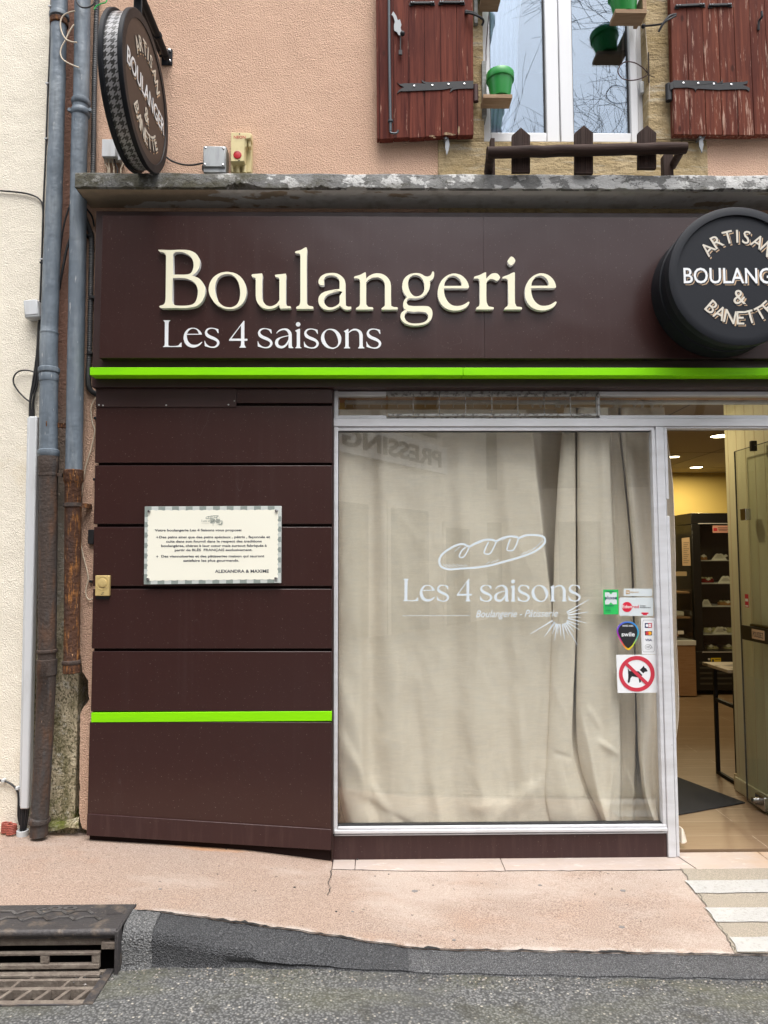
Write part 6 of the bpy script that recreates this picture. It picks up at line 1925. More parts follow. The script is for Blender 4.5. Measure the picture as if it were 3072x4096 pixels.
for (x, y, w, h) in ((540, 1062, 26, 9), (665, 1045, 40, 14), (752, 1015, 9, 45), (700, 1050, 30, 9), (560, 1075, 14, 6)):
    c = [(x + w * cos(a) * rndg.uniform(0.6, 1), y + h * sin(a) * rndg.uniform(0.6, 1)) for a in [i * 2 * pi / 11 for i in range(11)]]
    shape_px(m, [[R3z(*p) for p in c]], YS1 - 0.0006, 0.0006)
build("bare_patch", m, K['wornwood'], sA)
R4z = zmap(2272, 0, 2.074)
xt = [848, 982, 1110, 1240, 1370, 1500, 1628, 1760]
xb = [878, 1014, 1148, 1282, 1414, 1548, 1684, 1815]
ed = []
for i in range(7):
    e = (i * 11 % 5 - 2) * 1.5
    ed.append((R4z(xt[i], 0)[0], R4z(xt[i + 1], 0)[0], R4z(xb[i], 0)[0], R4z(xb[i + 1], 0)[0], R4z(0, 1118 + e)[1], R4z(0, 1118 + e)[1]))
# plank ends are given at y=0 and at the bottom; extend to the top
def up(e, py=-110):
    k = py / e[4]
    return (e[0] + (e[2] - e[0]) * k, e[1] + (e[3] - e[1]) * k) + e[2:]
sB = shutter("weathered oxblood shutter with flaking grain, beyond the white window", [up(e) for e in ed], -110, None, K['shutB'], (2900, 550), YS1, -1, 1)
st = flat_iron(sB, "strap_hinge", "876,665! 1200,672 1240,690! 1270,675 1285,655! 1283,690 1260,692! 1250,688 1400,680! 1455,678 1492,668! 1488,692 1450,702! 1495,722! 1510,735 1502,758! 1480,742 1440,738! 1250,745! 1080,735! 1060,745 1062,765! 1045,735 990,725! 876,728!", R4z, YS1 - 0.005)
for (x, y) in ((958, 690), (1080, 692), (1210, 698), (1355, 702)):
    m = MB(); m.lathe(W(*R4z(x, y), YS1 - 0.005), (0, -1, 0), [(0, 0.0062), (0.002, 0.0055), (0.003, 0.002)], 12)
    build("bolt", m, K['steel'], st)
m = MB(); m.tube([W(*R4z(832, 700), -0.045), W(*R4z(836, 838), -0.045)], 0.016, 12); m.pprism([R4z(845, 690), R4z(880, 668), R4z(880, 728), R4z(850, 745)], -0.066, 0.02)
build("hinge_pin", m, K['wrought'], sB)
bolt_bar(sB, [(2703, 17, 2820, 11), (2837, 14, 2928, 11)], YS1)
m = MB(); m.tube(crom([W(*R4z(1607, 95), -0.09), W(*R4z(1608, 140), -0.09), W(*R4z(1585, 175), -0.075), W(*R4z(1580, 250), -0.068)], 5), 0.006, 8)
build("stay_hook", m, K['wrought'], sB)
m = MB(); m.tube(crom([W(*R4z(895, 118), -0.085), W(*R4z(840, 135), -0.10), W(*R4z(790, 195), -0.10), W(*R4z(752, 262), -0.09)], 5), 0.006, 8)
m.tube(crom([W(*R4z(895, 130), -0.085), W(*R4z(830, 165), -0.10), W(*R4z(770, 200), -0.09), W(*R4z(640, 216), -0.02)], 5), 0.005, 8)
m.ball(W(*R4z(625, 218), -0.02), 0.012, 10)
build("stay_bar", m, K['wrought'], sB)
for lab, zz, pts in (("grey metal shutter stop hanging under the latched oxblood shutter", R3z, [(650, 1080), (615, 1070), (655, 1065), (672, 1075), (680, 1130), (672, 1175), (658, 1212), (645, 1150)]), ("grey metal shutter stop hanging under the flaking oxblood shutter", R4z, [(1095, 1140), (1130, 1120), (1145, 1130), (1120, 1165), (1125, 1200), (1112, 1268), (1090, 1215), (1088, 1165)])):
    m = MB(); shape_px(m, [[zz(*p) for p in pts]], -0.045, 0.006)
    m.lathe(W(*zz(*pts[0]), -0.046), (0, -1, 0), [(-0.046, 0.006), (0, 0.009), (0.006, 0.007)], 12)
    tag(build("shutter_stop", m, K['galva'], base=W(*zz(*pts[0]), 0)), lab, "shutter stop", "shutter stops below the shutters")

# ------------------------------------------------------------------ flower pots on little shelves
def pot(label, pxc, pyt, rw, h, Y, mt='potgreen', tilt=0.0, grp="flower pots at the upper window"):
    dep = Y - CAM.y
    c = W(pxc, pyt, Y)
    r = rw * dep / FOC
    hh = h * dep / FOC
    t = thing("flower_pot", label, "flower pot", (c.x, c.y, c.z - hh), grp)
    m = MB()
    m.lathe((c.x, c.y, c.z - hh), (sin(tilt), 0, cos(tilt)), [(0.004, r * 0.5), (0, r * 0.66), (0.0, r * 0.69), (0.006, r * 0.71), (hh * 0.70, r * 0.90), (hh * 0.71, r * 0.985), (hh * 0.73, r), (hh * 0.985, r), (hh, r * 0.985), (hh, r * 0.93), (hh * 0.86, r * 0.91), (hh * 0.85, r * 0.5)], 40)
    build("pot", m, K[mt], t)
    m = MB(); m.lathe((c.x, c.y, c.z - hh + hh * 0.80), (sin(tilt), 0, cos(tilt)), [(0, r * 0.88), (0.01, r * 0.8), (0.012, r * 0.2)], 24)
    build("soil", m, K['soil'], t)
    return t
YPOT = -0.06
pot("green flower pot on the low shelf beside the window", 2000, 298, 58, 106, YPOT)
def shelf(label, px0, px1, pyb, Y0_, Y1s, side):
    t = thing("shelf_bracket", label, "shelf", tuple(W((px0 + px1) / 2, pyb, -0.05)), "wooden pot shelves at the upper window")
    zb_ = W((px0 + px1) / 2, pyb, Y0_).z
    xa_, xb_ = W(px0, pyb, Y0_).x, W(px1, pyb, Y0_).x
    m = MB(); m.box(xa_, xb_, Y0_, Y1s, zb_, zb_ + 0.022)
    build("board", m, K['plywood'], t, bevel=0.001)
    m = MB(); m.box(xa_ if side < 0 else xb_ - 0.02, xa_ + 0.02 if side < 0 else xb_, Y0_ + 0.02, Y1s + 0.04, zb_ + 0.023, zb_ + (0.28 if side < 0 else 0.06))
    build("upright", m, K['greywood'], t, bevel=0.001)
    return t
zpb = W(2000, 404, YPOT).z
q0 = W(1990, 418, -0.17)
t = thing("shelf_bracket", "raw wooden shelf under the low green pot", "shelf", tuple(W(1990, 450, -0.02)), "wooden pot shelves at the upper window")
zsh = zpb - 0.001
m = MB(); m.box(W(1933, 418, -0.11).x, W(2049, 418, -0.11).x, -0.115, -0.028, zsh - 0.020, zsh)
m.prism([], (0, 0, 0)) if False else None
build("board", m, K['plywood'], t, bevel=0.001)
m = MB(); m.box(W(1929, 418, -0.02).x, W(1929, 418, -0.02).x + 0.022, -0.03, 0.06, zsh - 0.06, zsh + 0.24)
build("upright", m, K['greywood'], t, bevel=0.001)
zq = W(2500, 40, -0.115).z
t = thing("shelf_bracket", "raw wooden shelf under the tilted green pot", "shelf", tuple(W(2520, 62, -0.02)), "wooden pot shelves at the upper window")
m = MB(); m.box(W(2462, 60, -0.12).x, W(2588, 60, -0.12).x, -0.12, -0.03, zq - 0.02, zq + 0.002)
build("board", m, K['plywood'], t, bevel=0.001)
m = MB(); m.box(W(2588, 60, -0.12).x - 0.02, W(2588, 60, -0.12).x, -0.118, 0.02, zq + 0.003, zq + 0.09)
build("upright", m, K['plywood'], t, bevel=0.001)
c = W(2500, 44, -0.068)
t = thing("flower_pot", "green flower pot cut by the picture top, tilted on its shelf", "flower pot", (c.x, c.y, zq + 0.004), "flower pots at the upper window")
t["label"] = "tilted green flower pot on the highest shelf at the window"
r, hh = 0.078, 0.135
m = MB()
ax_ = Vector((-0.10, -0.08, 1)).normalized()
m.lathe((c.x, c.y, zq + 0.006), ax_, [(0.004, r * 0.5), (0, r * 0.66), (0.0, r * 0.69), (0.006, r * 0.71), (hh * 0.70, r * 0.90), (hh * 0.71, r * 0.985), (hh * 0.73, r), (hh * 0.985, r), (hh, r * 0.93), (hh * 0.86, r * 0.91), (hh * 0.85, r * 0.4)], 40)
build("pot", m, K['potgreen'], t)
m = MB(); m.lathe(Vector((c.x, c.y, zq + 0.006)) + ax_ * hh * 0.8, ax_, [(0, r * 0.88), (0.01, r * 0.8), (0.012, r * 0.2)], 24)
build("soil", m, K['soil'], t)
zz_ = W(1965, 0, -0.11).z
t = thing("shelf_bracket", "brown wooden shelf at the window above the low pot", "shelf", tuple(W(1965, 12, -0.02)), "wooden pot shelves at the upper window")
m = MB(); m.box(W(1925, 10, -0.11).x, W(2002, 10, -0.11).x, -0.115, -0.03, zz_, zz_ + 0.02)
build("board", m, K['plywood'], t, bevel=0.001)
m = MB(); m.box(W(1925, 10, -0.14).x - 0.02, W(1925, 10, -0.14).x - 0.001, -0.03, 0.06, zz_ - 0.06, zz_ + 0.2)
build("upright", m, K['greywood'], t, bevel=0.001)
c = Vector((W(1964, 10, -0.07).x, -0.06, zz_ + 0.023))
t = thing("flower_pot", "dark flower pot seen mirrored in the upper window pane", "flower pot", tuple(c), "flower pots at the upper window")
m = MB(); r = 0.07; hh = 0.13
m.lathe(c, (0, 0, 1), [(0.004, r * 0.5), (0, r * 0.66), (0.006, r * 0.71), (hh * 0.70, r * 0.90), (hh * 0.71, r * 0.985), (hh * 0.985, r), (hh, r * 0.93), (hh * 0.86, r * 0.91), (hh * 0.85, r * 0.4)], 36)
build("pot", m, K['potgreen'], t)
cab("wire_loop", "thin brown wire loop sticking out over the window frame", [(2590, 292), (2570, 270), (2535, 250), (2495, 250), (2472, 280), (2485, 310), (2515, 321), (2550, 318), (2580, 306), (2596, 296)], -0.02, 0.0028, 'shutedge', None, "wire")
cab("garden_string", "beige string hanging down the stone window jamb", [(2581, 112), (2586, 170), (2592, 240), (2597, 300), (2598, 350), (2597, 396)], -0.012, 0.0022, 'cablebeige', None, "string")
cab("garden_string", "dark twisted string hanging at the window by the low pot", [(1957, 40), (1950, 120), (1944, 200), (1944, 235), (1942, 330), (1944, 400)], -0.0, 0.0025, 'shutedge', None, "string")
m = MB()
for k in range(9):
    a = W(2592 + k % 3, 300, -0.02); m.tube([a, a + Vector((0.03 * cos(k * 2.1), -0.015, 0.028 * sin(k * 1.7)))], 0.0012, 4)
m.tube([W(2594, 210, -0.02), W(2596, 330, -0.02)], 0.004, 6)
tag(build("dried_stalk", m, K['soil'], base=W(2594, 300, 0)), "dry brown stalk tied with the string on the window jamb", "stalk")

# ------------------------------------------------------------------ timber rail over the canopy
rl = thing("timber_rail", "dark brown timber rail with pointed pickets over the canopy", "rail", tuple(W(2340, 692, -0.12)))
YL_ = -0.26
m = MB()
a, b_ = W(1948, 611, YL_), W(2744, 592, YL_)
P = [a.lerp(b_, i / 14) + Vector((0, 0.002 * sin(i * 1.9), 0.0015 * sin(i * 2.7))) for i in range(15)]
m.tube(P, [0.0275 + 0.001 * sin(i * 3.1) for i in range(15)], 20)
build("log", m, K['log'], rl)
for (x0, x1, yt, ys, yb_) in ((2048, 2121, 509, 541, 689), (2299, 2373, 500, 531, 694), (2552, 2626, 500, 531, 674)):
    m = MB()
    Yk = YL_ + 0.030
    xm2 = (x0 + x1) / 2
    d = x1 - x0
    pts = [(x0, ys), (xm2, yt), (x1, ys), (x1, yb_), (x0, yb_)]
    m.pprism(pts, Yk, 0.018)
    pk = build("picket", m, K['picket'], rl, bevel=0.0015)
    m = MB()
    for k in range(9):
        if 3 <= k <= 4: continue
        u = 0.14 + 0.72 * k / 8
        xx = x0 + d * u
        yt2 = ys - (ys - yt) * (1 - abs(u - 0.5) * 2) + 7
        stroke_px(m, [(xx, yt2), (xx, yb_ - 14)], 1.6, Yk - 0.0006, 0.0005)
    stroke_px(m, [(x0 + 2, yb_ - 10), (x1 - 2, yb_ - 10)], 1.2, Yk - 0.0006, 0.0005)
    build("groove", m, K['black_gap'], pk)
for (va, vb, dq0, dq1) in (((1962, 1979), 0, (1954, 632), (1942, 696)), ((2651, 2690), 1, (2728, 606), (2694, 664))):
    m = MB()
    m.box(*sorted((W(va[0], 640, -0.14).x, W(va[1], 640, -0.14).x)), -0.15, -0.11, zt_ + 0.005, W(va[0], 556 if vb == 0 else 622, -0.14).z)
    build("upright", m, K['picket'], rl, bevel=0.002)
    m = MB()
    if vb == 0: m.tube([W(1962, 622, YL_ + 0.01), W(1953, 690, -0.13)], 0.022, 10)
    else: m.tube([W(2722, 606, YL_ + 0.01), W(2690, 664, -0.13)], 0.02, 10)
    build("strut", m, K['log'], rl)

# ------------------------------------------------------------------ kerb inlet with cover and grate
dr = thing("storm_drain", "cast iron kerb inlet with patterned cover and dusty grate", "storm drain", tuple(W(230, 3900, -0.95)))
m = MB()
xl_ = -3.0
m.box(xl_, XR2, yfr, ybk, zc - 0.035, zc)
m.box(XR2 + 0.0005, XR2 + 0.006, yfr + 0.02, ybk, zc - 0.035, zc + 0.002)
build("cover_frame", m, K['castiron'], dr, bevel=0.003)
m = MB(); m.tube([(xl_, yfr, zc - 0.012), (XR2 - 0.004, yfr, zc - 0.012)], 0.0135, 14)
build("lip", m, K['castiron'], dr)
# raised lozenge tread on the cover
m = MB()
rd = random.Random(8)
cw, ch = 0.092, 0.046
x0c, x1c = cz(40, 700).x - 0.9, cz(960, 700).x - 0.02
y0c, y1c = yfr + 0.035, ybk - 0.025
nx, ny = int((x1c - x0c) / cw), int((y1c - y0c) / ch)
for i in range(nx):
    for j in range(ny):
        x = x0c + (i + 0.5 * (j % 2)) * cw; y = y0c + j * ch
        if x + cw > x1c: continue
        if j == 2 and -1.34 < x < -1.02: continue
        for (a0, b0, a1, b1) in ((0.0, 0.45, 0.28, 0.95), (0.28, 0.95, 0.72, 0.95), (0.72, 0.95, 1.0, 0.45)):
            pa, pb = Vector((x + a0 * cw, y + b0 * ch, zc)), Vector((x + a1 * cw, y + b1 * ch, zc))
            n_ = (pb - pa).normalized().cross(Vector((0, 0, 1))) * 0.0055
            m.prism([pa + n_ + Vector((0, 0, .004)), pb + n_ + Vector((0, 0, .004)), pb - n_ + Vector((0, 0, .004)), pa - n_ + Vector((0, 0, .004))], (0, 0, -0.0036))
build("tread_pattern", m, K['castiron_worn'], dr)
m = MB()
vs_, fs_ = text2d("SELECTA", 0.02)
for s, xc_, yy, w_ in (("600", -1.18, y0c + 2.1 * ch, 0.16),):
    v2, f2 = text2d(s, 0.015)
    xa_, xb_ = min(v.x for v in v2), max(v.x for v in v2)
    V, F = thick(v2, f2, lambda x, y, d: (xc_ + ((x - xa_) / (xb_ - xa_) - 0.5) * w_, yy + y * 0.034, zc + 0.004 - d), 0.0036)
    m.add(V, F)
build("cast_lettering", m, K['castiron_worn'], dr)
# recess notch near the corner
m = MB(); q = cz(1010, 715); m.box(q.x - 0.045, q.x + 0.012, q.y - 0.03, q.y + 0.03, zc + 0.0005, zc + 0.0016)
m.box(q.x - 0.005, q.x + 0.004, q.y + 0.02, q.y + 0.03, zc + 0.0018, zc + 0.003)
build("keyhole_plate", m, K['castiron'], dr)
# front beam, end plate, dark throat
m = MB(); m.box(xl_, XR2 - 0.03, yfr + 0.012, yfr + 0.03, zc - 0.062, zc - 0.03)
m.box(XR2 - 0.055, XR2 - 0.004, yfr - 0.006, yfr + 0.034, zc - 0.068, zc - 0.045)
build("front_beam", m, K['grate'], dr, bevel=0.002)
m = MB(); m.box(XR2 - 0.006, XR2 + 0.006, yfr - 0.014, ybk, zg_ - 0.03, zc - 0.004)
build("end_plate", m, K['castiron'], dr, bevel=0.002)
m = MB(); m.box(xl_, XR2 - 0.007, yfr + 0.10, yfr + 0.12, zg_ - 0.5, zc - 0.036)
m.box(xl_, XR2 + 0.05, -1.45, yfr + 0.12, zg_ - 0.52, zg_ - 0.5)
build("pit", m, K['pit'], dr)
m = MB()
# back hood with two slots
hb = zg_ + 0.066
xh = WZ(*DZ(830, 1060), hb).x
m.box(xl_, xh, y_b - 0.004, y_b + 0.012, hb - 0.010, hb)
for k in range(10):
    xx = xh - 0.028 - k * 0.178
    m.box(xx, xx + (0.028 if k == 0 else 0.03), y_b - 0.003, y_b + 0.008, hb - 0.038, hb - 0.0102)
m.box(xl_, xh, y_b - 0.007, y_b + 0.010, zg_ + 0.012, hb - 0.0385)
m.box(xl_, xh + 0.01, y_b - 0.03, y_b - 0.008, zg_ - 0.004, zg_ + 0.006)
build("grate_hood", m, K['grate'], dr, bevel=0.002)
m = MB()
fx = lambda y: gA.x + (gB.x - gA.x) * (y - y_b) / (y_f - y_b)
ys4 = [y_b, y_b + (y_f - y_b) * 0.20, y_b + (y_f - y_b) * 0.47, y_b + (y_f - y_b) * 0.95]
rows_ = [(y_b + 0.004, 0.014), (y_b + (y_f - y_b) * 0.26, 0.013), (y_b + (y_f - y_b) * 0.53, 0.015), (y_f + 0.012, 0.022)]
for (yy, w_) in rows_:
    m.box(xl_, fx(yy) - 0.02, yy - w_ / 2, yy + w_ / 2, zg_ - 0.03, zg_ + 0.002)
for (ra, rb, step, ofs) in ((0, 1, 0.168, 0.05), (1, 2, 0.168, 0.09), (2, 3, 0.064, 0.02)):
    ya, yb2 = rows_[ra][0] - rows_[ra][1] / 2 - 0.0005, rows_[rb][0] + rows_[rb][1] / 2 + 0.0005
    xx = fx(yb2) - 0.05 - ofs
    while xx > -2.4:
        sh = (ya - yb2) * 0.55
        w_ = 0.011 if ra < 2 else 0.013
        m.prism([(xx, yb2, zg_ + 0.001), (xx + w_, yb2, zg_ + 0.001), (xx + w_ + sh * (0.4 if ra < 2 else 0.75), ya, zg_ + 0.001), (xx + sh * (0.4 if ra < 2 else 0.75), ya, zg_ + 0.001)], (0, 0, -0.028))
        xx -= step
build("grate", m, K['grate'], dr, bevel=0.0015)
m = MB()
m.prism([(gA.x - 0.022, y_b + 0.012, zg_ + 0.004), (gA.x + 0.004, y_b + 0.012, zg_ + 0.004), (gB.x + 0.004, y_f, zg_ + 0.004), (gB.x - 0.03, y_f, zg_ + 0.004)], (0, 0, -0.03))
m.box(xl_, gB.x - 0.03, y_f - 0.004, y_f + 0.0005, zg_ - 0.03, zg_ + 0.0035)
build("grate_frame", m, K['castiron'], dr, bevel=0.0015)
# ------------------------------------------------------------------ curtains behind the shop window
from mathutils import noise as mnoise
def drape(rows_px, ncol=14, nrow=10, wr=0.0022, seed=1, crease=0.004, folds=()):
    """rows_px: list of (py, [(px, Y), ...]); smooth along and between rows"""
    r = random.Random(seed)
    cols = len(rows_px[0][1])
    R = [[Vector((row[0], q[0], q[1])) for q in row[1]] for row in rows_px]
    vert = []
    for c in range(cols):
        vert.append(crom([R[i][c] for i in range(len(R))], nrow))
    out = []
    for i in range(len(vert[0])):
        line = crom([vert[c][i] for c in range(cols)], ncol)
        row = []
        for k, q in enumerate(line):
            p = W(q.y, q.x, q.z - 0.03)
            n1 = mnoise.noise(Vector((p.x * 8.0 + p.z * 2.0, p.z * 3.2, seed))); n2 = mnoise.noise(Vector((p.x * 15.0 - p.z * 5.0, p.z * 7.0, seed + 7)))
            p.y -= crease * (0.5 - min(abs(n1) * 2.4, 1)) + crease * 0.5 * (0.5 - min(abs(n2) * 2.6, 1))
            for (ax, ay, bx, by, w, amp) in folds:
                a, b_ = Vector((ax, ay)), Vector((bx, by)); d = b_ - a
                u = max(0.0, min(1.0, (Vector((q.y, q.x)) - a).dot(d) / d.length_squared))
                dd = (Vector((q.y, q.x)) - (a + d * u)).length
                side = 1.0 if (d.x * (q.x - ay) - d.y * (q.y - ax)) > 0 else 0.55
                p.y -= amp * 0.62 * math.exp(-(dd / (w * side)) ** 2) * min(1.0, 4 * u * (1.15 - u) + 0.15)
            p.y = max(p.y, 0.014)
            p.y += wr * (sin(k * 0.31 + i * 0.13) + sin(k * 0.11 - i * 0.21 + 1) + 0.7 * sin(i * 0.33 + k * 0.05))
            row.append(p)
        out.append(row)
    return out
def solid_cloth(rows):
    m = MB(); m.grid(rows)
    return m
py = [1638, 1720, 1950, 2200, 2500, 2850, 3080, 3220, 3345]
L = []
edge = [2105, 2130, 2152, 2180, 2212, 2214, 2212, 2215, 2222]
lft = [1334, 1336, 1336, 1337, 1338, 1341, 1350, 1372, 1408]
for i, y in enumerate(py):
    f = i / (len(py) - 1)
    e = edge[i]
    a = lft[i]
    st_ = [(a - 8, .20), (a + 14, .115)]
    w = e - a
    amp = 0.020 + 0.012 * f
    for k, (u, s) in enumerate(((.09, -1), (.17, 1.1), (.26, -.8), (.36, .7), (.46, -.5), (.56, .9), (.66, -.9), (.76, .5), (.86, -.6))):
        sh = 0.02 * sin(k * 1.7 + f * 3)
        bulge = -0.045 * (f ** 4) * sin(pi * min(max(u, 0), 1))
        st_.append((a + w * (u + sh), .13 + amp * s * (0.65 + 0.5 * sin(k + f * 2.5)) + bulge))
    st_ += [(e - 22, .125), (e, .135), (e + 5, .20), (e + 30, .27), (e + 120, .29)]
    L.append((y, st_))
m = solid_cloth(drape(L, 11, 22, 0.0012, 2, 0.0042, [(1346, 2680, 1500, 3120, 40, .016), (1345, 2920, 1580, 3300, 38, .030), (1440, 3190, 1640, 3310, 34, -.022), (1850, 2900, 1915, 3290, 36, -.018), (1880, 3240, 1990, 3215, 36, .018), (1950, 3300, 2150, 3130, 44, .018), (2060, 2760, 2120, 3200, 30, .016), (2180, 2550, 2130, 3120, 24, -.02), (1640, 2700, 1720, 3260, 40, -.016), (1560, 2480, 1600, 3100, 36, .014), (1440, 1760, 1470, 2600, 30, -.016), (1700, 1740, 1690, 2500, 40, .012), (2010, 1740, 2060, 2700, 30, .018), (1880, 1800, 1890, 2700, 30, -.014)]))
tag(build("curtain", m, K['linen'], base=W(1750, 3345, .13), angle=180), "wide nearly flat beige linen curtain behind the white lettering", "curtain", "linen curtains behind the shop window")
def rowpts(a, c, d, f, h, i_, k, l, mm, o, q, r, bl=0.0, gd=0.33, g2=0.42):
    return [(a + 1, .145), (a, .118), (a + (c - a) * .3, .098), (a + (c - a) * .7, .102 - bl * .3), (c - 1, .115), (c + 1, .13 + (gd - .13) * .1), (c + 2, .13 + (gd - .13) * .6), (f - 3, gd), (f - 1, .12 + (gd - .12) * .4), (f, .115), (f + (h - f) * .22, .085 - bl), (f + (h - f) * .55, .10 - bl), (f + (h - f) * .82, .088), (h, .11), (h + 1, .15),
            (h + 6, .25), (i_, .245), (k - 6, .235), (k, .25), (l, g2), (mm - 3, g2 - .02), (mm, .19), (mm + (o - mm) * .4, .155 - bl * .5), (mm + (o - mm) * .8, .165), (o, .20), (o + (q - o) * .4, .27), (q, .255), (r - 6, .15), (r, .115)]
RWS = [
 (1630, rowpts(2258, 2302, 0, 2312, 2430, 2452, 2474, 2477, 2482, 2520, 2580, 2655)),
 (1720, rowpts(2250, 2301, 0, 2309, 2434, 2455, 2477, 2480, 2484, 2516, 2585, 2666)),
 (1950, rowpts(2231, 2301, 0, 2310, 2442, 2470, 2500, 2504, 2508, 2540, 2600, 2690)),
 (2200, rowpts(2219, 2302, 0, 2311, 2452, 2482, 2522, 2526, 2531, 2568, 2618, 2700)),
 (2500, rowpts(2210, 2303, 0, 2312, 2463, 2495, 2533, 2537, 2542, 2606, 2640, 2706)),
 (2850, rowpts(2197, 2289, 0, 2307, 2476, 2508, 2542, 2546, 2550, 2602, 2640, 2714, 0, .22)),
 (3020, rowpts(2189, 2292, 0, 2318, 2479, 2512, 2541, 2546, 2556, 2590, 2632, 2694, .01, .155, .36)),
 (3150, rowpts(2181, 2330, 0, 2352, 2480, 2512, 2538, 2545, 2570, 2592, 2634, 2680, .02, .14, .30)),
 (3240, rowpts(2193, 2370, 0, 2392, 2478, 2510, 2536, 2545, 2590, 2618, 2640, 2676, .03, .135, .28)),
 (3345, rowpts(2222, 2420, 0, 2436, 2474, 2508, 2536, 2548, 2628, 2650, 2662, 2680, .03, .17, .28)),
]
m = solid_cloth(drape(RWS, 8, 20, 0.0010, 5, 0.0035, [(2318, 2840, 2420, 3290, 16, .02), (2355, 2830, 2395, 2900, 14, .016), (2390, 2960, 2465, 3010, 16, .022), (2340, 2950, 2372, 3180, 18, -.02), (2450, 3040, 2430, 3290, 18, .024), (2215, 3010, 2280, 3030, 14, -.010), (2200, 2700, 2260, 2860, 16, .008), (2230, 3050, 2300, 3280, 26, .012), (2505, 3080, 2540, 3180, 14, .018)]))
tag(build("curtain", m, K['linen'], base=W(2450, 3345, .12), angle=180), "gathered beige linen curtain in deep folds behind the stickers", "curtain", "linen curtains behind the shop window")
# hem band of the gathered curtain's leading edge
cr_ = thing("curtain_rod", "white curtain rod with rings seen through the transom", "curtain rod", tuple(W(2000, 1612, .18)))
zr_ = W(1500, 1610, .17).z
m = MB(); m.tube([(XP + 0.05, .17, zr_), (2.5, .17, zr_)], 0.0125, 12)
build("rod", m, K['pvc'], cr_)
for x in (1357, 1384, 1413, 1477, 1527, 1588, 1640, 1700, 1748, 1813, 1890, 1950, 2005, 2128, 2160, 2225, 2230, 2236, 2262, 2456, 2466, 2474, 2484, 2540, 2570, 2606, 2646):
    q = W(x, 1612, .17)
    m = MB()
    tl = 0.25 * sin(x)
    m.tube([(q.x + 0.006 * sin(a) * tl * 3, .17 + 0.018 * cos(a) * 0.9, zr_ - 0.006 + 0.021 * sin(a)) for a in [2 * pi * i / 16 for i in range(17)]], 0.002, 5)
    build("ring", m, K['pvc'], cr_)
m = MB()
q = W(2729, 3345, .04)
m.prism([(q.x, .05, 0.012), (q.x + 0.03, .0, 0.012), (q.x + 0.036, .06, 0.012), (q.x + 0.0, .1, 0.012)], (0, 0, 0.05))
m = MB()
P0 = [W(2727, 3312, .05), W(2735, 3318, .04), W(2741, 3340, .03), W(2749, 3368, .03), W(2742, 3374, .03), W(2727, 3377, .03)]
m.prism(P0, (0, .035, 0))
tag(build("door_wedge", m, K['linen'], base=P0[5], bevel=0.004), "pale cloth end lying on the wooden floor beside the door jamb", "cloth")

# ------------------------------------------------------------------ the shop inside
ZF = W(2850, 3410, 0.0).z + 0.004
room = thing("shop_room", "warm bakery room seen through the open glass door", "room", (2.0, 2.0, 0))
m = MB(); m.box(XP, 6.2, 0.03, 6.5, ZF - 0.1, ZF)
struct(build("shop_floor", m, K['planks']))
ZCL = 2.56
m = MB(); m.box(XP, 6.2, 0.35, 6.5, ZCL, ZCL + 0.05)
build("ceiling", m, K['ceil'], room)
m = MB()
for k in range(5):
    y = 1.1 + 1.2 * k
    m.box(XP, 6.2, y, y + 0.006, ZCL - 0.0015, ZCL - 0.0003)
for k in range(5):
    x = 1.0 + 1.2 * k
    m.box(x, x + 0.006, 0.4, 6.4, ZCL - 0.003, ZCL - 0.0018)
build("ceiling_joint", m, K['ink'], room)
m = MB(); m.box(XP - 0.05, 6.2, 5.2, 5.3, ZF, ZCL); m.box(6.1, 6.2, 0.9, 5.2, ZF, ZCL); 
build("back_wall", m, K['yellowwall'], room)
m = MB(); m.box(XP - 0.1, XP - 0.0, 0.36, 5.2, ZF, ZCL)
build("side_wall", m, K['yellowwall'], room)
# panelled wall of the entry with its casing
XPW = 2.255
m = MB(); m.box(XPW, XPW + 0.10, 0.0, 0.93, ZF, ZCL)
pw = build("entry_wall", m, K['panelwall'], room)
m = MB()
for k in range(9):
    y = 0.05 + 0.105 * k
    m.box(XPW - 0.0012, XPW - 0.0002, y, y + 0.005, 0.14, ZCL - 0.02)
build("groove", m, K['casing'], pw)
m = MB(); m.box(XPW - 0.016, XPW - 0.0015, 0.0, 0.93, ZF, 0.13)
build("baseboard", m, K['panelwall'], pw, bevel=0.004)
m = MB()
cxl = W(2958, 2900, 0.95).x
m.box(cxl, XPW + 0.11, 0.93, 0.96, ZF, ZCL); m.box(cxl - 0.010, cxl + 0.02, 0.922, 0.966, ZF + 0.001, ZCL - 0.001); m.box(cxl + 0.030, cxl + 0.038, 0.922, 0.932, ZF + 0.001, ZCL - 0.001)
m.box(cxl - 0.012, XPW - 0.001, 0.905, 0.968, ZF + 0.001, 0.14)
build("casing", m, K['casing'], room, bevel=0.003)
# glass door standing open
XG = 2.195
gd = thing("glass_door", "frameless glass door standing open against the panelled wall", "door", (XG, 0.35, ZF))
m = MB(); m.box(XG, XG + 0.008, -0.12, 0.70, ZF + 0.012, 2.135)
build("pane", m, K['glass_clear'], gd)
m = MB()
for z0, z1, y0, y1 in ((2.135, 2.137, -0.12, 0.70), (ZF + 0.009, ZF + 0.0115, -0.12, 0.70)):
    m.box(XG - 0.0006, XG + 0.0086, y0, y1, z0, z1)
m.box(XG - 0.0006, XG + 0.0086, 0.7005, 0.703, ZF + 0.012, 2.135)
build("pane_edge", m, K['ink'], gd)
a0 = WX(2965, 2510, XG - 0.01)
m = MB()
zb0 = WX(3000, 2565, XG - 0.02).z; zb1 = zb0 + 0.085
m.box(XG - 0.012, XG - 0.001, -0.10, a0.y, zb0, zb1)
pb_ = build("push_bar", m, K['fridge'], gd, bevel=0.002)
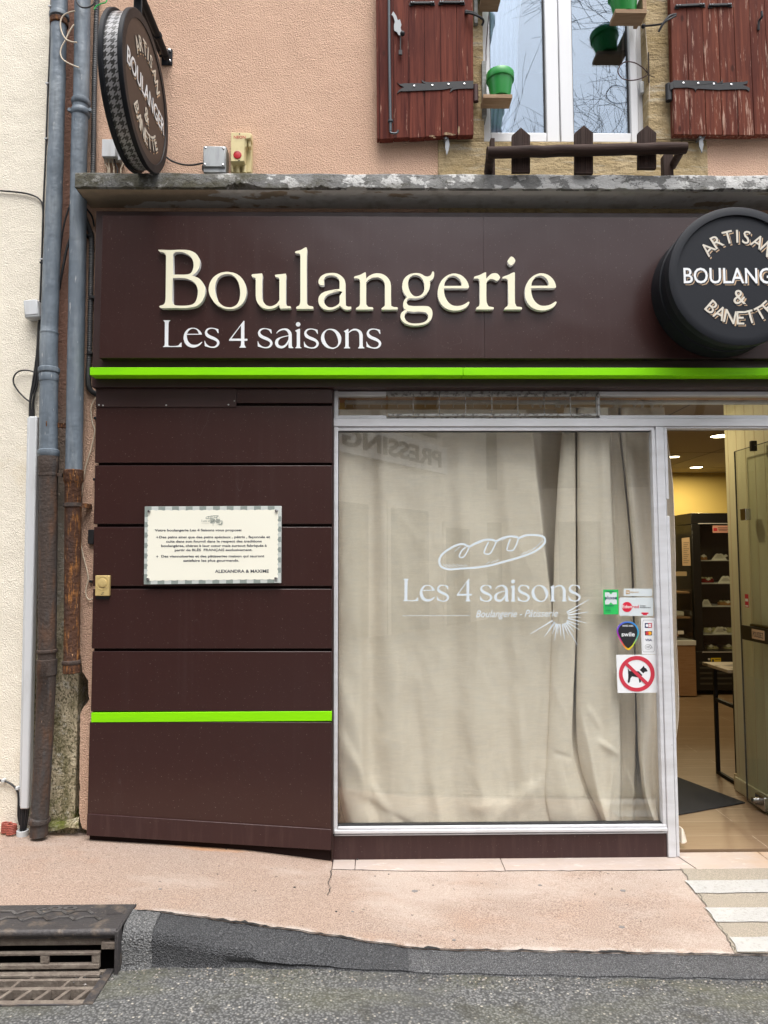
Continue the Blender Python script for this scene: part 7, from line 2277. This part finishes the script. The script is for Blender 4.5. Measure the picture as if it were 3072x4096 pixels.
m = MB(); m.box(XG + 0.0095, XG + 0.035, -0.10, a0.y - 0.06, zb0 + 0.02, zb1 + 0.012)
build("rear_bar", m, K['fridge'], gd, bevel=0.002)
pa_, pb2 = WX(3008, 2545, XG - 0.013), WX(3058, 2555, XG - 0.013)
m = MB(); m.box(XG - 0.0140, XG - 0.0122, pb2.y, pa_.y, zb0 + 0.018, zb1 - 0.012)
build("push_plate", m, K['tan'], pb_, bevel=0.001)
v2, f2 = text2d("POUSSEZ", 0.0)
xa_, xb_ = min(v.x for v in v2), max(v.x for v in v2)
m = MB()
V, F = thick(v2, f2, lambda x, y, d: (XG - 0.0146 + d, pa_.y - 0.012 - (x - xa_) / (xb_ - xa_) * (pa_.y - pb2.y - 0.024), zb0 + 0.030 + y * 0.032 / 0.73), 0.0005)
m.add(V, F)
build("lettering", m, K['ink'], pb_)
def patch(px, pyc, hw, hh, mt, name):
    q = WX(px, pyc, XG - 0.012)
    m = MB(); m.box(XG - 0.014, XG + 0.02, q.y - hw, q.y + hw, q.z - hh, q.z + hh)
    return build(name, m, K[mt], gd, bevel=0.003), q
patch(2972, 2058, 0.03, 0.034, 'steel', "hinge_clamp")
p_, q = patch(3003, 1784, 0.012, 0.03, 'fridge', "top_clip")
p_, q = patch(3040, 3208, 0.05, 0.038, 'steel', "lock_box")
m = MB(); m.lathe((XG - 0.0145, q.y + 0.02, q.z + 0.005), (-1, 0, 0), [(0, 0.019), (0.03, 0.016), (0.032, 0.010)], 18)
build("lock_cylinder", m, K['steel'], p_)
q0, q1 = WX(2979, 2376, XG - 0.001), WX(2995, 2430, XG - 0.001)
m = MB(); m.box(XG - 0.0012, XG - 0.0004, q1.y, q0.y, q1.z, q0.z)
tg = tag(build("alarm_sticker", m, K['st_red'], base=q0), "narrow red warning sticker on the open glass door", "sticker")
m = MB(); m.box(XG - 0.0018, XG - 0.0013, q1.y + 0.004, q0.y - 0.004, (q0.z + q1.z) / 2 - 0.004, (q0.z + q1.z) / 2 + 0.012)
m.box(XG - 0.0018, XG - 0.0013, q1.y + 0.004, q0.y - 0.004, q1.z + 0.004, q1.z + 0.012)
build("lettering", m, K['paper'], tg)
# lit ceiling downlights, each with its own lamp
def downlight(label, c, r, power):
    t = thing("downlight", label, "ceiling light", tuple(c), "lit ceiling downlights in the shop")
    m = MB(); m.lathe((c[0], c[1], ZCL - 0.004), (0, 0, -1), [(0, r * 1.12), (0.006, r * 1.12), (0.008, r * 1.0), (0.004, r * 0.98)], 28)
    build("trim", m, K['pvc'], t)
    m = MB(); m.lathe((c[0], c[1], ZCL - 0.006), (0, 0, -1), [(0, r * 0.97), (0.003, r * 0.96)], 28)
    build("diffuser", m, K['lamp'], t)
    ld = bpy.data.lights.new("downlight_lamp", 'AREA')
    ld.shape = 'DISK'; ld.size = r * 1.6; ld.energy = power; ld.color = (1.0, 0.80, 0.46)
    lo = bpy.data.objects.new("downlight_lamp", ld); COL.objects.link(lo)
    lo.location = (0, 0, -0.035); lo.parent = t
q = WZ(2884, 1740, ZCL); downlight("large lit downlight nearest the glass door", (q.x, q.y, ZCL), 0.085, 7)
q = WZ(2694, 1824, ZCL); downlight("small lit downlight deeper in the room beside the curtain", (q.x, q.y, ZCL), 0.06, 7)
downlight("lit downlight over the far counter by the yellow wall", (3.75, 4.6, ZCL), 0.07, 8)
downlight("added unseen downlight just inside the entry, brightening the panelled wall", (1.75, 1.0, ZCL), 0.07, 3)  # put in out of view to brighten the dark entry wall
# tall black display fridge
YFR = 4.0
fx0, fx1 = W(2790, 2400, YFR).x, W(2790, 2400, YFR).x + 0.95
fz1 = W(2830, 2052, YFR).z
fx0 = W(2775, 2400, YFR).x
fg = thing("display_fridge", "tall black glass fronted display fridge with cake shelves", "fridge", ((fx0 + fx1) / 2, YFR, ZF))
gz0, gz1 = W(2860, 2605, YFR).z, W(2860, 2097, YFR).z
gx0_ = W(2808, 2350, YFR).x
m = MB()
m.box(fx0, fx1, YFR, YFR + 0.7, ZF + 0.05, gz0); m.box(fx0, fx1, YFR, YFR + 0.7, gz1, fz1)
m.box(fx0, gx0_, YFR, YFR + 0.7, gz0, gz1); m.box(fx1 - 0.06, fx1, YFR, YFR + 0.7, gz0, gz1); m.box(gx0_, fx1 - 0.06, YFR + 0.6, YFR + 0.7, gz0, gz1)
build("cabinet", m, K['fridge'], fg, bevel=0.006)
m = MB(); m.box(gx0_, fx1 - 0.06, YFR + 0.57, YFR + 0.598, gz0, gz1)
build("lining", m, K['fridge_in'], fg)
m = MB(); m.box(gx0_ + 0.002, fx1 - 0.062, YFR + 0.004, YFR + 0.010, gz0, gz1)
build("door_pane", m, K['glass_clear'], fg)
m = MB(); m.box(gx0_ - 0.02, fx1 - 0.05, YFR - 0.004, YFR - 0.0005, gz0 - 0.012, gz0 - 0.004); m.box(gx0_ - 0.02, fx1 - 0.05, YFR - 0.004, YFR - 0.0005, gz1 + 0.004, gz1 + 0.012)
build("trim_line", m, K['alu'], fg)
for k in range(5):
    m = MB(); zz = 0.16 + 0.055 * k
    m.box(fx0 + 0.04, fx1 - 0.1, YFR - 0.006, YFR - 0.0005, zz, zz + 0.018)
    build("vent_slat", m, K['fridge_in'], fg)
shy = [2240, 2332, 2424, 2536, 2602]
YSH = YFR + 0.25
sz = []
for k, y in enumerate(shy):
    z = W(2860, y, YSH - 0.14).z
    sz.append(z)
    if k < 4:
        m = MB(); m.box(gx0_ + 0.01, fx1 - 0.07, YSH - 0.14, YSH + 0.3, z - 0.012, z)
        build("shelf", m, K['alu'], fg, bevel=0.003)
def card(px, pyb, w, h, shelf_k, lab, kind=0):
    Yc = YSH - 0.12
    q = W(px, pyb, Yc)
    z = sz[shelf_k] + 0.001
    s = (Yc - CAM.y) / FOC
    w, h = w * s / 2, h * s
    m = MB()
    if kind == 0:
        pts = [(-w, 0), (w, 0), (w * 0.45, h * 0.88), (w * 0.25, h), (w * 0.08, h * 0.96), (0, h * 0.9), (-w * 0.08, h * 0.96), (-w * 0.25, h), (-w * 0.45, h * 0.88)]
    else:
        pts = [(-w, h * 0.55), (-w * 0.1, h * 0.15), (w, h * 0.5), (w * 0.1, h)]
    m.prism([(q.x + a, Yc, z + b + (0.02 if kind else 0)) for a, b in pts], (0, 0.003, 0))
    t = tag(build("price_card", m, K['paper'], base=(q.x, Yc, z)), lab, "card", "white name cards in the display fridge")
    if kind == 0:
        m = MB()
        for j in range(3):
            m.box(q.x - w * (0.3 + 0.12 * j), q.x + w * (0.25 + 0.14 * j), Yc - 0.0012, Yc - 0.0004, z + h * (0.62 - 0.17 * j), z + h * (0.66 - 0.17 * j))
        build("handwriting", m, K['ink'], t)
sh = ["highest shelf of the display fridge", "second shelf of the display fridge", "third shelf of the display fridge", "fourth shelf of the display fridge"]
card(2877, 2236, 64, 26, 0, "large white winged card on the " + sh[0]); card(2815, 2228, 22, 16, 0, "small tilted white card on the " + sh[0] + " by the frame", 1); card(2903, 2228, 20, 16, 0, "small tilted white card partly behind the large card, highest shelf", 1)
card(2903, 2330, 64, 28, 1, "large white winged card on the " + sh[1]); card(2834, 2318, 20, 14, 1, "small tilted white card over the red cake, second shelf", 1)
card(2825, 2420, 44, 26, 2, "white winged card cut by the frame on the " + sh[2]); card(2913, 2408, 20, 14, 2, "small tilted white card over the pastry, third shelf", 1)
card(2881, 2534, 64, 28, 3, "large white winged card on the " + sh[3]); card(2840, 2516, 22, 18, 3, "small tilted white card beside the winged card, fourth shelf", 1); card(2900, 2516, 20, 18, 3, "small tilted white card behind the winged card, fourth shelf", 1)
card(2845, 2598, 20, 16, 4, "small tilted white card on the fridge floor near the frame", 1); card(2915, 2598, 24, 18, 4, "small tilted white card on the fridge floor beside casing", 1)
def cake(px, k, w, h, mt, lab, top=None):
    Yc = YSH + 0.02
    q = W(px, shy[k], Yc); s = (Yc - CAM.y) / FOC
    t = thing("cake", lab, "cake", (q.x, Yc, sz[k]), "cakes in the display fridge")
    m = MB(); m.lathe((q.x, Yc, sz[k] + 0.001), (0, 0, 1), [(0, w * s / 2), (h * s * 0.8, w * s / 2), (h * s, w * s * 0.44), (h * s, 0.003)], 22)
    build("body", m, K[mt], t, bevel=0.002)
    m = MB()
    for j in range(9):
        a = j * 0.7
        m.ball((q.x + cos(a) * w * s * 0.34, Yc + sin(a) * w * s * 0.34, sz[k] + h * s + 0.006), 0.011, 8)
    build("topping", m, K[top or mt], t)
cake(2815, 0, 26, 12, 'pastry', "small dark crusted cake on the highest fridge shelf", 'custard')
cake(2828, 1, 52, 16, 'berry', "red glazed cake with white flecks on the second fridge shelf", 'custard')
cake(2905, 2, 64, 12, 'pastry', "flat golden pastry on the third fridge shelf", 'custard')
cake(2830, 3, 28, 13, 'custard', "small pale green cake near the frame, fourth fridge shelf"); cake(2862, 3, 28, 13, 'custard', "small pale green cake behind winged card, fourth fridge shelf"); cake(2920, 3, 30, 13, 'custard', "small pale green cake beside casing, fourth fridge shelf")
cake(2848, 4, 50, 6, 'custard', "flat white cake on the fridge floor near the frame"); cake(2915, 4, 50, 6, 'custard', "flat white cake on the fridge floor beside the casing")
m = MB(); m.pbox(2851, 2102, 2917, 2131, YFR - 0.003, 0.0025)
t = tag(build("pink_notice", m, K['pinkpaper'], base=W(2884, 2131, YFR)), "pink printed notice stuck high on the display fridge door", "notice")
m = MB()
for j in range(3): m.pbox(2872 + 2 * j, 2110 + 6 * j, 2914 - 3 * j, 2112 + 6 * j, YFR - 0.0038, 0.0006)
build("print", m, K['ink'], t)
m = MB(); m.pbox(2854, 2112, 2868, 2124, YFR - 0.0038, 0.0006)
build("emblem", m, K['st_red'], t)
m = MB(); m.pbox(2844, 2632, 2884, 2653, YFR - 0.004, 0.0035)
t = tag(build("yellow_label", m, K['yellow'], base=W(2864, 2653, YFR)), "small yellow label on the base of the display fridge", "label")
m = MB(); m.pbox(2848, 2637, 2856, 2650, YFR - 0.0048, 0.0006); m.pbox(2860, 2636, 2881, 2638, YFR - 0.0048, 0.0006)
build("print", m, K['ink'], t)
m = MB(); m.lathe(W(2836, 2637, YFR), (0, -1, 0), [(0, 0.012), (0.005, 0.011), (0.006, 0.004)], 14)
build("lock", m, K['alu'], fg)
# counter with its glass case
YCN = 3.9
ct = thing("bakery_counter", "oak fronted bakery counter with a glass pastry case", "counter", tuple(W(2740, 2790, YCN)))
cx1 = W(2785, 2700, YCN).x
zc1, zc2 = W(2740, 2581, YCN).z, W(2740, 2562, YCN).z
m = MB(); m.box(2.2, cx1, YCN, YCN + 0.7, 0.06, zc1)
build("front", m, K['laminate'], ct, bevel=0.003)
m = MB(); m.box(2.2, cx1 + 0.005, YCN - 0.012, YCN + 0.72, zc1, zc2)
build("top", m, K['pvc'], ct, bevel=0.003)
zcase = W(2740, 2090, YCN).z
zm = W(2740, 2268, YCN).z
m = MB(); m.box(2.2, cx1 - 0.01, YCN + 0.02, YCN + 0.026, zc2, zm); m.box(2.2, cx1 - 0.03, YCN + 0.10, YCN + 0.106, zm, zcase); m.box(cx1 - 0.016, cx1 - 0.01, YCN + 0.027, YCN + 0.6, zc2, zm)
build("case_pane", m, K['glass_clear'], ct)
for y in (2466, 2366):
    m = MB(); z = W(2740, y, YCN + 0.1).z; m.box(2.2, cx1 - 0.02, YCN + 0.05, YCN + 0.6, z - 0.018, z)
    build("shelf", m, K['laminate'], ct, bevel=0.002)
m = MB(); m.box(2.2, cx1 - 0.02, YCN + 0.62, YCN + 0.65, zc2, zcase - 0.1)
build("back_panel", m, K['fridge_in'], ct)
zsh2 = W(2740, 2466, YCN + 0.1).z
for k in range(6):
    m = MB(); x = cx1 - 0.10 - 0.085 * k
    m.ball((x, YCN + 0.25, zc2 + 0.035), 0.04, 12, sz=(1.0, 1.3, 0.75))
    tag(build("bread_roll", m, K['pastry'], base=(x, YCN + 0.25, zc2)), "golden round bread roll in the low case of the counter", "bread", "bread rolls in the counter case")
for k in range(3):
    m = MB(); x = cx1 - 0.09 - 0.10 * k
    m.box(x - 0.04, x + 0.05, YCN + 0.15, YCN + 0.4, zsh2 + 0.001, zsh2 + 0.05 - 0.012 * k)
    tag(build("folded_bag", m, K['paper'], base=(x, YCN + 0.25, zsh2), bevel=0.01), ["folded white bag at the end of the counter shelf", "folded white bag in the middle of the counter shelf", "folded white bag deepest along the counter shelf"][k], "bag", "white bags on the counter shelf")
m = MB(); m.prism([W(2727, 2153, YCN + 0.095), W(2758, 2149, YCN + 0.095), W(2763, 2263, YCN + 0.095), W(2730, 2263, YCN + 0.095)], (0, 0.003, 0))
t = tag(build("kraft_notice", m, K['kraft'], base=W(2745, 2263, YCN)), "tall kraft notice on the glass of the bakery counter", "notice")
m = MB()
for j in range(11): m.pbox(2734, 2170 + 8 * j, 2756 - (j % 3) * 4, 2171.5 + 8 * j, YCN + 0.094, 0.0006)
build("print", m, K['ink'], t)
m = MB(); m.pbox(2700, 2286, 2747, 2304, YCN + 0.06, 0.004)
tag(build("kraft_label", m, K['kraft'], base=W(2724, 2304, YCN)), "plain kraft label below the tall notice on the counter", "label")
m = MB(); m.pbox(2711, 2523, 2735, 2537, YCN + 0.012, 0.004)
tag(build("price_label", m, K['paper'], base=W(2723, 2537, YCN)), "white price label before the bread rolls in the counter", "label")
# console table with black steel frame
tb = thing("console_table", "narrow console table on black square steel legs", "table", (2.33, 1.1, ZF))
XT = 2.285
ya_, yb_ = 1.27, 0.985
ztb = W(2890, 2668, 1.1).z
w_ = 0.022
m = MB()
m.box(XT, XT + w_, yb_, yb_ + w_, ZF, ztb - 0.02)
build("leg", m, K['black'], tb, bevel=0.001)
m = MB(); m.box(XT, XT + w_, ya_ - w_, ya_, ZF, ztb - 0.02)
build("leg", m, K['black'], tb, bevel=0.001)
m = MB(); m.box(XT, XT + w_, yb_ + w_ + 0.0005, ya_ - w_ - 0.0005, ZF, ZF + w_)
build("rail", m, K['black'], tb, bevel=0.001)
m = MB(); m.box(XT, XT + w_, yb_ + w_ + 0.0005, ya_ - w_ - 0.0005, 0.53, 0.53 + w_)
build("rail", m, K['black'], tb, bevel=0.001)
m = MB(); m.box(XT - 0.04, XT + 0.5, yb_ - 0.01, ya_ + 0.06, ztb - 0.02, ztb)
build("tabletop", m, K['marble'], tb, bevel=0.002)
# door mat
m = MB()
cs = [WZ(2560, 3075, ZF), WZ(2716, 3114, ZF), WZ(2982, 3214, ZF), WZ(2716, 3262, ZF), WZ(2500, 3305, ZF)]
far = cs[1] + (cs[1] - cs[2]) * 0.9
near = cs[3] + (cs[3] - cs[2]) * 1.0
m.prism([cs[2] + Vector((0, 0, .008)), far + Vector((0, 0, .008)), Vector((near.x - 0.3, far.y - 0.1, ZF + .008)), near + Vector((0, 0, .008))], (0, 0, -0.0075))
tag(build("door_mat", m, K['mat'], base=cs[2], bevel=0.003), "black door mat lying askew on the wooden floor inside", "door mat")
